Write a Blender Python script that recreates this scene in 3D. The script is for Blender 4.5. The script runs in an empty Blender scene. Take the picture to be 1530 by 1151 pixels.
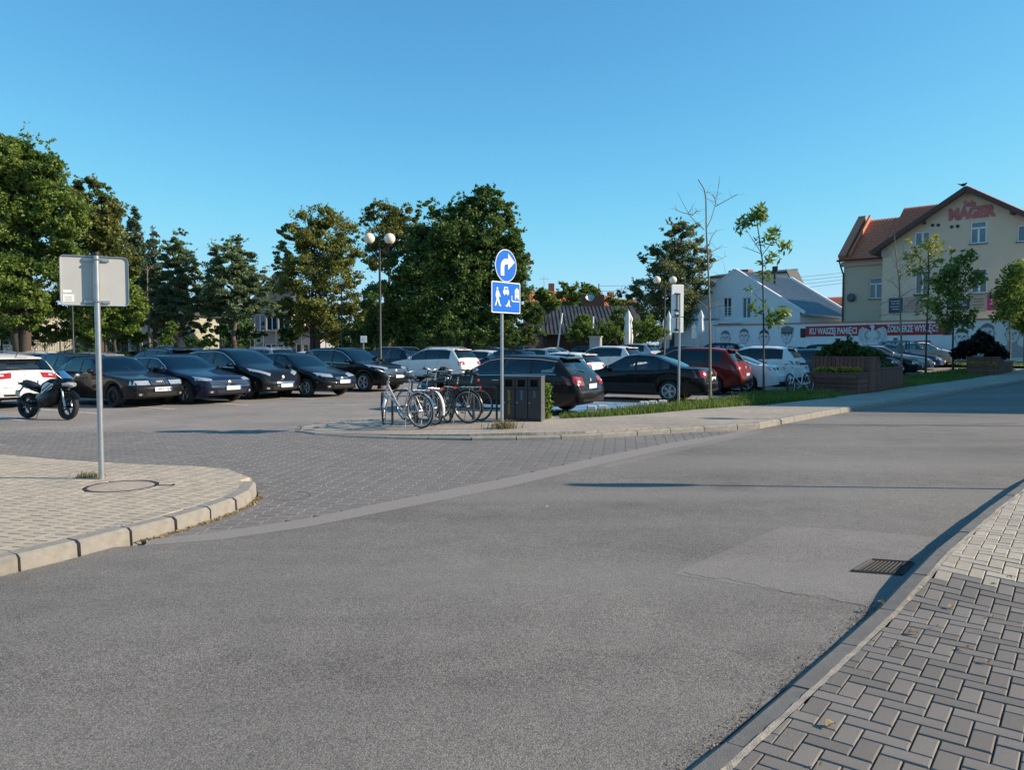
import bpy, bmesh, math, random
import numpy as np
from mathutils import Vector, Matrix
from mathutils.bvhtree import BVHTree
R = math.radians
random.seed(7)
SC = bpy.context.scene
COL = SC.collection
# ------------------------------------------------------------------ camera
EYE = 1.62; FPX = 1150.0; PITCH = math.atan(54.5 / FPX)
cam_d = bpy.data.cameras.new('camera'); cam = bpy.data.objects.new('camera', cam_d); COL.objects.link(cam)
cam_d.sensor_width = 36; cam_d.lens = 36 * FPX / 1530; cam_d.clip_end = 3000; cam_d.clip_start = 0.05
cam.location = (0, 0, EYE); cam.rotation_euler = (math.pi / 2 - PITCH, 0, 0)
SC.camera = cam
# ------------------------------------------------------------------ sky, sun, exposure
SKY_TONE = ((1.05, 1.05, 2.5), (0.85, 1.70, 3.75), (0.72, 1.80, 4.8))
SUN_EL = 27.0; SUN_AZ = R(94.0)          # azimuth measured from +Y towards +X
w = bpy.data.worlds.new('World'); SC.world = w; w.use_nodes = True
nt = w.node_tree; bg = nt.nodes['Background']; bg.inputs[1].default_value = 0.142
sky = nt.nodes.new('ShaderNodeTexSky'); sky.sky_type = 'NISHITA'; sky.sun_disc = False
sky.sun_elevation = R(SUN_EL); sky.sun_rotation = SUN_AZ; sky.altitude = 0
sky.air_density = 0.62; sky.dust_density = 0.05; sky.ozone_density = 6.0
sep = nt.nodes.new('ShaderNodeSeparateColor'); comb = nt.nodes.new('ShaderNodeCombineColor'); nt.links.new(sky.outputs[0], sep.inputs[0])
for i_, (g_, k_, c_) in enumerate(SKY_TONE):          # the camera's rendering of blue, the same over the whole sky
    pw = nt.nodes.new('ShaderNodeMath'); pw.operation = 'POWER'; pw.inputs[1].default_value = g_; nt.links.new(sep.outputs[i_], pw.inputs[0])
    ml = nt.nodes.new('ShaderNodeMath'); ml.operation = 'MULTIPLY'; ml.inputs[1].default_value = k_; nt.links.new(pw.outputs[0], ml.inputs[0])
    sm = nt.nodes.new('ShaderNodeMath'); sm.operation = 'SMOOTH_MIN'; sm.inputs[1].default_value = c_; sm.inputs[2].default_value = c_ * 0.5
    nt.links.new(ml.outputs[0], sm.inputs[0]); nt.links.new(sm.outputs[0], comb.inputs[i_])
nt.links.new(comb.outputs[0], bg.inputs[0])
sl = bpy.data.lights.new('sun', 'SUN'); sl.energy = 5.0; sl.angle = R(0.55); sl.color = (1.0, 0.85, 0.66)
so = bpy.data.objects.new('sun', sl); COL.objects.link(so)
sd = Vector((math.sin(SUN_AZ) * math.cos(R(SUN_EL)), math.cos(SUN_AZ) * math.cos(R(SUN_EL)), math.sin(R(SUN_EL))))
so.rotation_euler = sd.to_track_quat('Z', 'Y').to_euler(); so.location = (30, -5, 40)
SC.view_settings.view_transform = 'Standard'; SC.view_settings.look = 'None'
SC.view_settings.gamma = 1; SC.view_settings.use_curve_mapping = False
SC.view_settings.exposure = 0.50
# ------------------------------------------------------------------ frame helpers
RD = Vector((0.69, 0.724)).normalized()      # along the road
RN = Vector((RD.y, -RD.x))                   # across it, to the right
def gz(x, y):                                 # the ground rises gently along the road
    t = RD.x * x + RD.y * y
    return 0.02 * min(max(t - 28, 0), 60)
_sp, _cp = math.sin(PITCH), math.cos(PITCH)
def ray(px, py):
    u = (px - 765) / FPX; v = (575.5 - py) / FPX
    return Vector((u, _cp + v * _sp, -_sp + v * _cp))
def G(px, py, h=0.0):                         # ground point seen at a pixel of the photograph
    d = ray(px, py); k = (h - EYE) / d.z if d.z < -1e-6 else 1e9; c = RD.x * d.x + RD.y * d.y
    if k * c > 28: k = (h - 0.56 - EYE) / (d.z - 0.02 * c)
    p = d * k
    return Vector((p.x, p.y, h + gz(p.x, p.y)))
def PX(px, py, Y):                            # point at distance Y behind a pixel
    d = ray(px, py); t = Y / d.y
    return Vector((d.x * t, Y, EYE + d.z * t))
# ------------------------------------------------------------------ object helpers
def link(o, parent=None):
    COL.objects.link(o)
    if parent is not None: o.parent = parent
    return o
def tag(o, label=None, cat=None, group=None, kind=None):
    if label: o['label'] = label
    if cat: o['category'] = cat
    if group: o['group'] = group
    if kind: o['kind'] = kind
    return o
def empty(name, loc, rz=0, label=None, cat=None, group=None):
    o = bpy.data.objects.new(name, None); link(o); o.location = loc; o.rotation_euler = (0, 0, rz)
    o.empty_display_size = 0.2
    return tag(o, label, cat, group)
class MB:
    """collects shapes into one mesh"""
    def __init__(s): s.v = []; s.f = []; s.m = []; s.mi = 0
    def add(s, vs, fs):
        b = len(s.v); s.v += [tuple(v) for v in vs]
        for f in fs: s.f.append(tuple(i + b for i in f)); s.m.append(s.mi)
        return s
    def box(s, c, d, rz=0, M=None):
        hx, hy, hz = d[0] / 2, d[1] / 2, d[2] / 2
        vs = [Vector((x, y, z)) for x in (-hx, hx) for y in (-hy, hy) for z in (-hz, hz)]
        if M is None: M = Matrix.Rotation(rz, 3, 'Z')
        vs = [M @ v + Vector(c) for v in vs]
        return s.add(vs, [(0, 1, 3, 2), (4, 6, 7, 5), (0, 4, 5, 1), (2, 3, 7, 6), (0, 2, 6, 4), (1, 5, 7, 3)])
    def bbox(s, c, d, b=0.01, rz=0, M=None):           # chamfered box
        hx, hy, hz = d[0] / 2, d[1] / 2, d[2] / 2
        bm = bmesh.new(); bmesh.ops.create_cube(bm, size=1)
        for v in bm.verts: v.co = Vector((v.co.x * 2 * hx, v.co.y * 2 * hy, v.co.z * 2 * hz))
        bmesh.ops.bevel(bm, geom=bm.edges[:], offset=b, segments=1, affect='EDGES', profile=0.5)
        if M is None: M = Matrix.Rotation(rz, 3, 'Z')
        bm.verts.index_update()
        s.add([M @ v.co + Vector(c) for v in bm.verts], [[v.index for v in f.verts] for f in bm.faces]); bm.free()
        return s
    def tube(s, pts, rad, n=8, cap=True):
        pts = [Vector(p) for p in pts]
        if not hasattr(rad, '__len__'): rad = [rad] * len(pts)
        vs = []; fs = []; prev = None
        for i, p in enumerate(pts):
            a = pts[max(i - 1, 0)]; b = pts[min(i + 1, len(pts) - 1)]
            t = (b - a).normalized() if (b - a).length > 1e-9 else Vector((0, 0, 1))
            if prev is None:
                ref = Vector((1, 0, 0)) if abs(t.x) < 0.8 else Vector((0, 1, 0))
                u = t.cross(ref).normalized()
            else:
                u = (prev - t * prev.dot(t)).normalized()
            prev = u; w_ = t.cross(u)
            for k in range(n):
                an = 2 * math.pi * k / n
                vs.append(p + (u * math.cos(an) + w_ * math.sin(an)) * rad[i])
        for i in range(len(pts) - 1):
            for k in range(n):
                k2 = (k + 1) % n
                fs.append((i * n + k, i * n + k2, (i + 1) * n + k2, (i + 1) * n + k))
        if cap:
            fs.append(tuple(range(n - 1, -1, -1))); m = (len(pts) - 1) * n; fs.append(tuple(range(m, m + n)))
        return s.add(vs, fs)
    def lathe(s, prof, n=20, M=None, off=(0, 0, 0)):     # prof: (r, z) about Z
        vs = []; fs = []
        for r, z in prof:
            for k in range(n):
                a = 2 * math.pi * k / n; vs.append(Vector((r * math.cos(a), r * math.sin(a), z)))
        for i in range(len(prof) - 1):
            for k in range(n):
                k2 = (k + 1) % n; fs.append((i * n + k, i * n + k2, (i + 1) * n + k2, (i + 1) * n + k))
        if M is not None: vs = [M @ v for v in vs]
        return s.add([v + Vector(off) for v in vs], fs)
    def sphere(s, c, r, n=16, m=10, sc=(1, 1, 1)):
        vs = [Vector((0, 0, -1))]; fs = []
        for i in range(1, m):
            ph = -math.pi / 2 + math.pi * i / m
            for k in range(n):
                a = 2 * math.pi * k / n; vs.append(Vector((math.cos(ph) * math.cos(a), math.cos(ph) * math.sin(a), math.sin(ph))))
        vs.append(Vector((0, 0, 1))); T = len(vs) - 1
        for k in range(n):
            k2 = (k + 1) % n
            fs.append((0, 1 + k2, 1 + k)); fs.append((T, 1 + (m - 2) * n + k, 1 + (m - 2) * n + k2))
            for i in range(m - 2): fs.append((1 + i * n + k, 1 + i * n + k2, 1 + (i + 1) * n + k2, 1 + (i + 1) * n + k))
        return s.add([Vector((v.x * sc[0] * r, v.y * sc[1] * r, v.z * sc[2] * r)) + Vector(c) for v in vs], fs)
    def prism(s, poly, z0, z1):                           # poly CCW (x, y); z1 scalar
        n = len(poly)
        vs = [(p[0], p[1], z0) for p in poly] + [(p[0], p[1], z1) for p in poly]
        fs = [tuple(range(n - 1, -1, -1)), tuple(range(n, 2 * n))] + [(i, (i + 1) % n, n + (i + 1) % n, n + i) for i in range(n)]
        return s.add(vs, fs)
    def slab(s, poly, M, t):                              # poly in a plane (u, v) mapped by 4x4 M, thickness t along local z
        n = len(poly)
        vs = [M @ Vector((p[0], p[1], 0)) for p in poly] + [M @ Vector((p[0], p[1], t)) for p in poly]
        fs = [tuple(range(n - 1, -1, -1)), tuple(range(n, 2 * n))] + [(i, (i + 1) % n, n + (i + 1) % n, n + i) for i in range(n)]
        return s.add(vs, fs)
    def mesh(s, name, mats, smooth=None):
        me = bpy.data.meshes.new(name); me.from_pydata(s.v, [], s.f)
        for m in (mats if isinstance(mats, (list, tuple)) else [mats]): me.materials.append(m)
        if max(s.m or [0]) > 0: me.polygons.foreach_set('material_index', s.m)
        if smooth is not None:
            me.polygons.foreach_set('use_smooth', [True] * len(me.polygons))
            try: me.set_sharp_from_angle(angle=R(smooth))
            except Exception: pass
        me.update(); return me
    def build(s, name, mats, parent=None, smooth=None, kind=None):
        o = bpy.data.objects.new(name, s.mesh(name, mats, smooth)); link(o, parent)
        if kind: o['kind'] = kind
        return o
def inst(name, me, parent=None, loc=(0, 0, 0), rot=None, scale=None):
    o = bpy.data.objects.new(name, me); link(o, parent); o.location = loc
    if rot is not None: o.rotation_euler = rot
    if scale is not None: o.scale = scale
    return o
def children(o): return [c for c in bpy.data.objects if c.parent == o]
def copy_tree(o, kids, parent=None):
    c = o.copy(); COL.objects.link(c)
    if parent is not None: c.parent = parent
    for ch in kids.get(o.name, []): copy_tree(ch, kids, c)
    return c
def kidmap():
    d = {}
    for c in bpy.data.objects:
        if c.parent: d.setdefault(c.parent.name, []).append(c)
    return d
# ------------------------------------------------------------------ materials
def nodes_of(m):
    m.use_nodes = True; return m.node_tree, m.node_tree.nodes['Principled BSDF']
_mats = {}
def mat(name, col, rough=0.6, metal=0.0, var=0.0, scale=8.0, bump=0.0, bscale=None, coat=0.0, spec=0.5, trans=0.0, stain=None, detail=6):
    """principled with noise variation in colour and a little relief"""
    if name in _mats: return _mats[name]
    m = bpy.data.materials.new(name); t, p = nodes_of(m); N, L = t.nodes, t.links
    p.inputs['Base Color'].default_value = (*col, 1); p.inputs['Roughness'].default_value = rough
    p.inputs['Metallic'].default_value = metal; p.inputs['Specular IOR Level'].default_value = spec
    p.inputs['Coat Weight'].default_value = coat; p.inputs['Coat Roughness'].default_value = 0.03
    if var or bump or stain:
        tc = N.new('ShaderNodeTexCoord')
        no = N.new('ShaderNodeTexNoise'); no.inputs['Scale'].default_value = scale; no.inputs['Detail'].default_value = detail
        no.inputs['Roughness'].default_value = 0.65
        L.new(tc.outputs['Object'], no.inputs['Vector'])
    if var or stain:
        mr = N.new('ShaderNodeMapRange'); mr.inputs[1].default_value = 0.3; mr.inputs[2].default_value = 0.7
        mr.inputs[3].default_value = 1 - var; mr.inputs[4].default_value = 1 + var
        L.new(no.outputs['Fac'], mr.inputs[0])
        mx = N.new('ShaderNodeVectorMath'); mx.operation = 'SCALE'; mx.inputs[0].default_value = col
        L.new(mr.outputs[0], mx.inputs['Scale']); src = mx.outputs[0]
        if stain:
            n2 = N.new('ShaderNodeTexNoise'); n2.inputs['Scale'].default_value = stain[1]; n2.inputs['Detail'].default_value = 5
            L.new(tc.outputs['Object'], n2.inputs['Vector'])
            m2 = N.new('ShaderNodeMapRange'); m2.inputs[1].default_value = 0.45; m2.inputs[2].default_value = 0.68; m2.inputs[4].default_value = stain[2]
            L.new(n2.outputs['Fac'], m2.inputs[0])
            mm = N.new('ShaderNodeMix'); mm.data_type = 'RGBA'; L.new(m2.outputs[0], mm.inputs['Factor'])
            L.new(src, mm.inputs['A']); mm.inputs['B'].default_value = (*stain[0], 1); src = mm.outputs['Result']
        L.new(src, p.inputs['Base Color'])
    if bump:
        nb = no
        if bscale:
            nb = N.new('ShaderNodeTexNoise'); nb.inputs['Scale'].default_value = bscale; nb.inputs['Detail'].default_value = 4
            L.new(tc.outputs['Object'], nb.inputs['Vector'])
        bp = N.new('ShaderNodeBump'); bp.inputs['Strength'].default_value = bump; bp.inputs['Distance'].default_value = 0.01
        L.new(nb.outputs['Fac'], bp.inputs['Height']); L.new(bp.outputs[0], p.inputs['Normal'])
    _mats[name] = m; return m
def pernode(m, amount=0.15):
    """random brightness per object (alike pieces differ)"""
    t = m.node_tree; N, L = t.nodes, t.links; p = N['Principled BSDF']
    oi = N.new('ShaderNodeObjectInfo'); geo = N.new('ShaderNodeNewGeometry')
    ad = N.new('ShaderNodeMath'); ad.operation = 'ADD'; L.new(oi.outputs['Random'], ad.inputs[0]); L.new(geo.outputs['Random Per Island'], ad.inputs[1])
    fr = N.new('ShaderNodeMath'); fr.operation = 'FRACT'; L.new(ad.outputs[0], fr.inputs[0])
    mr = N.new('ShaderNodeMapRange'); mr.inputs[3].default_value = 1 - amount; mr.inputs[4].default_value = 1 + amount
    L.new(fr.outputs[0], mr.inputs[0])
    vm = N.new('ShaderNodeVectorMath'); vm.operation = 'SCALE'; L.new(mr.outputs[0], vm.inputs['Scale'])
    ins = p.inputs['Base Color']
    if ins.links: L.new(ins.links[0].from_socket, vm.inputs[0])
    else: vm.inputs[0].default_value = ins.default_value[:3]
    L.new(vm.outputs[0], ins); return m
def glass_mat(name, tint, refl=1.0, ior=1.5):
    m = bpy.data.materials.new(name); m.use_nodes = True; t = m.node_tree; N, L = t.nodes, t.links
    N.remove(N['Principled BSDF']); out = N['Material Output']
    tr = N.new('ShaderNodeBsdfTransparent'); tr.inputs[0].default_value = (*tint, 1)
    gl = N.new('ShaderNodeBsdfGlossy'); gl.inputs['Roughness'].default_value = 0.02; gl.inputs[0].default_value = (refl, refl, refl, 1)
    fr = N.new('ShaderNodeFresnel'); fr.inputs[0].default_value = ior
    mx = N.new('ShaderNodeMixShader'); L.new(fr.outputs[0], mx.inputs[0]); L.new(tr.outputs[0], mx.inputs[1]); L.new(gl.outputs[0], mx.inputs[2])
    L.new(mx.outputs[0], out.inputs[0]); return m
def leaf_mat(name, c1, c2, c3=None):
    """foliage: colour varies per leaf and per clump; a little light comes through"""
    m = bpy.data.materials.new(name); t, p = nodes_of(m); N, L = t.nodes, t.links; out = N['Material Output']
    geo = N.new('ShaderNodeNewGeometry'); tc = N.new('ShaderNodeTexCoord')
    no = N.new('ShaderNodeTexNoise'); no.inputs['Scale'].default_value = 0.55; no.inputs['Detail'].default_value = 3
    L.new(tc.outputs['Object'], no.inputs['Vector'])
    ma = N.new('ShaderNodeMath'); ma.operation = 'MULTIPLY_ADD'; ma.inputs[1].default_value = 0.5; L.new(geo.outputs['Random Per Island'], ma.inputs[0])
    mb = N.new('ShaderNodeMath'); mb.operation = 'MULTIPLY_ADD'; mb.inputs[1].default_value = 1.6; mb.inputs[2].default_value = -0.55; L.new(no.outputs['Fac'], mb.inputs[0])
    L.new(mb.outputs[0], ma.inputs[2])
    cr = N.new('ShaderNodeValToRGB'); e = cr.color_ramp.elements
    e[0].position = 0.1; e[0].color = (*c1, 1); e[1].position = 0.75; e[1].color = (*c2, 1)
    if c3: q = cr.color_ramp.elements.new(0.98); q.color = (*c3, 1)
    L.new(ma.outputs[0], cr.inputs[0]); L.new(cr.outputs[0], p.inputs['Base Color'])
    p.inputs['Roughness'].default_value = 0.5; p.inputs['Specular IOR Level'].default_value = 0.35
    tl = N.new('ShaderNodeBsdfTranslucent'); L.new(cr.outputs[0], tl.inputs[0])
    mx = N.new('ShaderNodeMixShader'); mx.inputs[0].default_value = 0.40
    L.new(p.outputs[0], mx.inputs[1]); L.new(tl.outputs[0], mx.inputs[2]); L.new(mx.outputs[0], out.inputs[0])
    return m
_texts = {}
def text_obj(s, size, m, M, parent, name='lettering', bold=0.0, xs=1.0, ext=0.002, align='CENTER', fit=None):
    cu = bpy.data.curves.new(name, 'FONT'); cu.body = s; cu.size = size; cu.offset = bold; cu.extrude = ext; cu.resolution_u = 2
    cu.align_x = align; cu.align_y = 'CENTER'
    tmp = bpy.data.objects.new('tmp', cu); COL.objects.link(tmp)
    dg = bpy.context.evaluated_depsgraph_get(); me = bpy.data.meshes.new_from_object(tmp.evaluated_get(dg))
    bpy.data.objects.remove(tmp); bpy.data.curves.remove(cu)
    me.materials.clear(); me.materials.append(m); me.name = name
    if fit:
        xsv = [v.co.x for v in me.vertices]; wd = max(xsv) - min(xsv)
        if wd > 0: xs = fit / wd
    for v in me.vertices: v.co.x *= xs
    o = bpy.data.objects.new(name, me); link(o, parent); o.matrix_local = M; return o
# ------------------------------------------------------------------ surface materials
def asphalt_mat(name, base, contrast=0.5):
    m = bpy.data.materials.new(name); t, p = nodes_of(m); N, L = t.nodes, t.links
    tc = N.new('ShaderNodeTexCoord')
    def noise(sc, de=4, ro=0.6):
        n = N.new('ShaderNodeTexNoise'); n.inputs['Scale'].default_value = sc; n.inputs['Detail'].default_value = de; n.inputs['Roughness'].default_value = ro
        L.new(tc.outputs['Object'], n.inputs['Vector']); return n
    def rng(src, a, b, c, d):
        r = N.new('ShaderNodeMapRange'); L.new(src, r.inputs[0])
        for i, x in enumerate((a, b, c, d)): r.inputs[i + 1].default_value = x
        return r.outputs[0]
    vo = N.new('ShaderNodeTexVoronoi'); vo.inputs['Scale'].default_value = 120; L.new(tc.outputs['Object'], vo.inputs['Vector'])
    sp = N.new('ShaderNodeSeparateColor'); L.new(vo.outputs['Color'], sp.inputs[0])
    stone = rng(sp.outputs[0], 0, 1, 1 - contrast, 1 + contrast)         # single stones differ
    pit = rng(vo.outputs['Distance'], 0.25, 0.75, 1.12, 0.62)             # dark binder between them
    fine = rng(noise(240, 2).outputs['Fac'], 0.3, 0.7, 0.78, 1.22)
    big = rng(noise(0.30, 6).outputs['Fac'], 0.3, 0.7, 0.80, 1.18)
    mid = rng(noise(3.2, 5).outputs['Fac'], 0.3, 0.7, 0.90, 1.10)
    cur = None
    nso = N.new('ShaderNodeTexNoise'); nso.inputs['Scale'].default_value = 0.9; nso.inputs['Detail'].default_value = 3; mpo = N.new('ShaderNodeMapping'); mpo.inputs['Location'].default_value = (13, 7, 3); L.new(tc.outputs['Object'], mpo.inputs['Vector']); L.new(mpo.outputs[0], nso.inputs['Vector'])
    oil = rng(nso.outputs['Fac'], 0.62, 0.74, 1.0, 0.80)
    for s in (stone, pit, fine, big, mid, oil):
        if cur is None: cur = s
        else:
            q = N.new('ShaderNodeMath'); q.operation = 'MULTIPLY'; L.new(cur, q.inputs[0]); L.new(s, q.inputs[1]); cur = q.outputs[0]
    vm = N.new('ShaderNodeVectorMath'); vm.operation = 'SCALE'; vm.inputs[0].default_value = base; L.new(cur, vm.inputs['Scale'])
    # dusty streaks along the way of the wheels
    mp = N.new('ShaderNodeMapping'); mp.inputs['Rotation'].default_value = (0, 0, -math.atan2(RD.y, RD.x)); mp.inputs['Scale'].default_value = (0.06, 0.9, 1)
    L.new(tc.outputs['Object'], mp.inputs['Vector'])
    ns = N.new('ShaderNodeTexNoise'); ns.inputs['Scale'].default_value = 1.0; ns.inputs['Detail'].default_value = 4; L.new(mp.outputs[0], ns.inputs['Vector'])
    st = rng(ns.outputs['Fac'], 0.42, 0.70, 0.0, 0.5)
    mx = N.new('ShaderNodeMix'); mx.data_type = 'RGBA'; L.new(st, mx.inputs['Factor']); L.new(vm.outputs[0], mx.inputs['A']); mx.inputs['B'].default_value = (0.25, 0.23, 0.205, 1)
    L.new(mx.outputs['Result'], p.inputs['Base Color'])
    p.inputs['Roughness'].default_value = 0.85; p.inputs['Specular IOR Level'].default_value = 0.3
    bp = N.new('ShaderNodeBump'); bp.inputs['Strength'].default_value = 0.55; bp.inputs['Distance'].default_value = 0.004; bp.invert = True
    L.new(vo.outputs['Distance'], bp.inputs['Height']); L.new(bp.outputs[0], p.inputs['Normal'])
    return m
def far_paver_mat(name, c, rot, bw, bh, joint=0.5):
    m = bpy.data.materials.new(name); t, p = nodes_of(m); N, L = t.nodes, t.links
    tc = N.new('ShaderNodeTexCoord'); mp = N.new('ShaderNodeMapping'); mp.inputs['Rotation'].default_value = (0, 0, rot); L.new(tc.outputs['Object'], mp.inputs['Vector'])
    b = N.new('ShaderNodeTexBrick'); L.new(mp.outputs[0], b.inputs['Vector']); b.inputs['Scale'].default_value = 1
    b.inputs['Brick Width'].default_value = bw; b.inputs['Row Height'].default_value = bh; b.inputs['Mortar Size'].default_value = 0.007
    b.inputs['Color1'].default_value = (*[x * 0.9 for x in c], 1); b.inputs['Color2'].default_value = (*[x * 1.1 for x in c], 1); b.inputs['Mortar'].default_value = (*[x * joint for x in c], 1)
    no = N.new('ShaderNodeTexNoise'); no.inputs['Scale'].default_value = 0.5; no.inputs['Detail'].default_value = 7; L.new(tc.outputs['Object'], no.inputs['Vector'])
    mr = N.new('ShaderNodeMapRange'); mr.inputs[1].default_value = .3; mr.inputs[2].default_value = .7; mr.inputs[3].default_value = .82; mr.inputs[4].default_value = 1.15; L.new(no.outputs['Fac'], mr.inputs[0])
    vm = N.new('ShaderNodeVectorMath'); vm.operation = 'SCALE'; L.new(b.outputs['Color'], vm.inputs[0]); L.new(mr.outputs[0], vm.inputs['Scale'])
    L.new(vm.outputs[0], p.inputs['Base Color']); p.inputs['Roughness'].default_value = 0.85
    return m
M_ASPH = asphalt_mat('asphalt', (0.214, 0.191, 0.170), 0.36)
M_PATCH = asphalt_mat('asphalt_patch', (0.262, 0.231, 0.211), 0.18)
M_STRIP = mat('concrete_strip', (0.245, 0.215, 0.195), 0.9, var=0.14, scale=30, bump=0.3, bscale=120)
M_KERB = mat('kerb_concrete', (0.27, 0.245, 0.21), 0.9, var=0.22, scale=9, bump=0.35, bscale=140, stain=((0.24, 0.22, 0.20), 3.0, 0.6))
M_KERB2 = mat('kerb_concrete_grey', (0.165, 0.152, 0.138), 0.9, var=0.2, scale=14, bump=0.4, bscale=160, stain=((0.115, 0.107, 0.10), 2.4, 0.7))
M_SOIL = mat('joint_soil', (0.07, 0.06, 0.05), 0.95, var=0.3, scale=60, bump=0.5)
M_SAND = mat('joint_sand', (0.36, 0.31, 0.25), 0.95, var=0.25, scale=50, bump=0.6, bscale=200)
M_PAV_BEIGE = pernode(mat('paver_beige', (0.46, 0.375, 0.28), 0.88, var=0.14, scale=22, bump=0.3, bscale=220, stain=((0.30, 0.27, 0.235), 1.3, 0.5)), 0.09)
M_PAV_BEIGE2 = pernode(mat('paver_cream', (0.41, 0.345, 0.275), 0.88, var=0.12, scale=22, bump=0.3, bscale=220), 0.14)
M_PAV_DARK = pernode(mat('paver_dark', (0.180, 0.157, 0.140), 0.9, var=0.42, scale=190, bump=0.4, bscale=240, stain=((0.215, 0.19, 0.165), 2.2, 0.6)), 0.17)
M_PAV_STREET = pernode(mat('paver_street', (0.190, 0.170, 0.157), 0.85, var=0.14, scale=30, bump=0.3, bscale=200, stain=((0.148, 0.136, 0.125), 0.7, 0.55)), 0.08)
M_LOTFAR = far_paver_mat('paver_lot', (0.268, 0.230, 0.200), R(-32), 0.2, 0.1, 0.72)
M_WALKFAR = far_paver_mat('paver_walk', (0.37, 0.31, 0.25), R(-45), 0.2, 0.1, 0.6)
M_EARTH = mat('earth', (0.09, 0.085, 0.045), 0.95, var=0.4, scale=2.0, bump=0.6)
M_LAWN = mat('lawn', (0.075, 0.115, 0.03), 0.95, var=0.4, scale=3.0, bump=0.6)
M_WHITELINE = mat('white_paint', (0.62, 0.61, 0.58), 0.7, var=0.2, scale=12, stain=((0.33, 0.31, 0.29), 6, 0.7))
M_BLUEPAINT = mat('blue_paint', (0.10, 0.26, 0.46), 0.7, var=0.2, scale=8, stain=((0.30, 0.36, 0.42), 3, 0.5))
# ------------------------------------------------------------------ sheets on the ground
def sheet(name, poly, z, m, parent=None, kind='structure', cuts=(28.0, 88.0)):
    bm = bmesh.new(); vs = [bm.verts.new((p[0], p[1], 0)) for p in poly]; f = bm.faces.new(vs)
    bm.normal_update()
    if f.normal.z < 0: f.normal_flip()
    for c in cuts:
        bmesh.ops.bisect_plane(bm, geom=bm.verts[:] + bm.edges[:] + bm.faces[:], plane_co=(RD.x * c, RD.y * c, 0), plane_no=(RD.x, RD.y, 0))
    bmesh.ops.triangulate(bm, faces=bm.faces[:])
    for v in bm.verts: v.co.z = z + gz(v.co.x, v.co.y)
    me = bpy.data.meshes.new(name); bm.to_mesh(me); bm.free(); me.materials.append(m)
    o = bpy.data.objects.new(name, me); link(o, parent)
    if parent is None: o['kind'] = kind
    return o
def xy(v): return (v.x, v.y)
big = [(900 * math.cos(a), 900 * math.sin(a)) for a in np.linspace(0, 2 * math.pi, 48, endpoint=False)]
ground = sheet('ground', big, -0.09, M_EARTH)
# outline of the asphalt: left edge, strip, far kerb, far end, right kerb
EDGE_L = [(-30, -22), (-12, -3.4), (-8, 0.9), (-5.7, 3.2), (-4.6, 4.4)] + [xy(G(*p)) for p in ((0, 862), (90, 840), (170, 818), (215, 815))]
STRIP_LO = [xy(G(*p)) for p in ((215, 816), (330, 807), (460, 788), (600, 760), (760, 728), (900, 694), (1000, 671), (1080, 655), (1136, 641))]
STRIP_HI = [xy(G(*p)) for p in ((225, 806), (330, 795), (460, 775), (600, 746), (760, 714), (900, 682), (1000, 662), (1080, 650), (1134, 640))]
KERB_FAR = [xy(G(*p)) for p in ((1136, 641), (1180, 632), (1255, 618), (1330, 606), (1420, 590), (1530, 572))]
e = Vector(KERB_FAR[-1]); KERB_FAR += [xy(e + RD * 20), xy(e + RD * 90)]
KERB_R = [xy(G(*p)) for p in ((1016, 1150, .035), (1106, 1075, .035), (1196, 1000, .035), (1282, 927, .036), (1309, 900, .055), (1341, 868, .095), (1356, 853, .115), (1400, 814, .13), (1465, 762, .13), (1530, 716, .13))]
e2 = Vector(KERB_R[-1]); e1 = Vector(KERB_R[0])
KERB_R = [xy(e1 - RD * 20), xy(e1 - RD * 3)] + KERB_R + [xy(e2 + RD * 12), xy(e2 + RD * 120)]
road = sheet('road', EDGE_L + STRIP_LO[1:] + KERB_FAR[1:] + KERB_R[::-1], 0.0, M_ASPH)
strip = sheet('concrete_strip', STRIP_LO + STRIP_HI[::-1], 0.0015, M_STRIP, road)
patch = sheet('asphalt_patch', [xy(G(*p)) for p in ((1172, 786), (1402, 803), (1352, 846), (1292, 905), (1150, 882), (1003, 858))], 0.0012, M_PATCH, road)
patch2 = sheet('asphalt_patch', [xy(G(*p)) for p in ((1060, 655), (1135, 643), (1140, 646), (1010, 676), (905, 700), (900, 697))], 0.0012, M_PATCH, road)
# dark lines on the road: a painted pole shadow, then a crack
def ribbon(pts, wdt):
    a = []; b = []
    for i, p in enumerate(pts):
        p = Vector(p); q = Vector(pts[min(i + 1, len(pts) - 1)]) - Vector(pts[max(i - 1, 0)]); q.normalize(); n = Vector((-q.y, q.x)) * wdt / 2
        a.append(xy(p + n)); b.append(xy(p - n))
    return a + b[::-1]
shadow_line = []
for i in range(25):
    p = G(1135 + 16 * i, 640 - 0.28 * i + random.uniform(-.35, .35)); shadow_line.append(xy(p))
sheet('crack_and_shadow_line', ribbon(shadow_line, 0.025), 0.002, M_SOIL, road)  # dark ribbon paints the thin shadow of a pole across the road
for (x0, y0, x1, y1, n_) in ((1020, 858, 1290, 904, 40),):
    q_ = []; wv = 0
    for i in range(n_ + 1): wv = wv * .8 + random.uniform(-2.2, 2.2); q_.append(xy(G(x0 + (x1 - x0) * i / n_, y0 + (y1 - y0) * i / n_ + wv)))
    sheet('crack_and_shadow_line', ribbon(q_, .006), .0021, M_SOIL, road)
# ------------------------------------------------------------------ car park floor
lot_poly = STRIP_HI[1:] + KERB_FAR[1:5] + [(60, 75), (40, 110), (-60, 110), (-90, 60), (-70, 10), (-30, -20), (-9, 1.5), (-5.2, 5.2)] + [STRIP_HI[0]]
lot = sheet('car_park', lot_poly, -0.055, M_SOIL)
near_far = [xy(G(*p)) for p in ((-320, 700), (0, 652), (430, 640), (1250, 640))]
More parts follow.
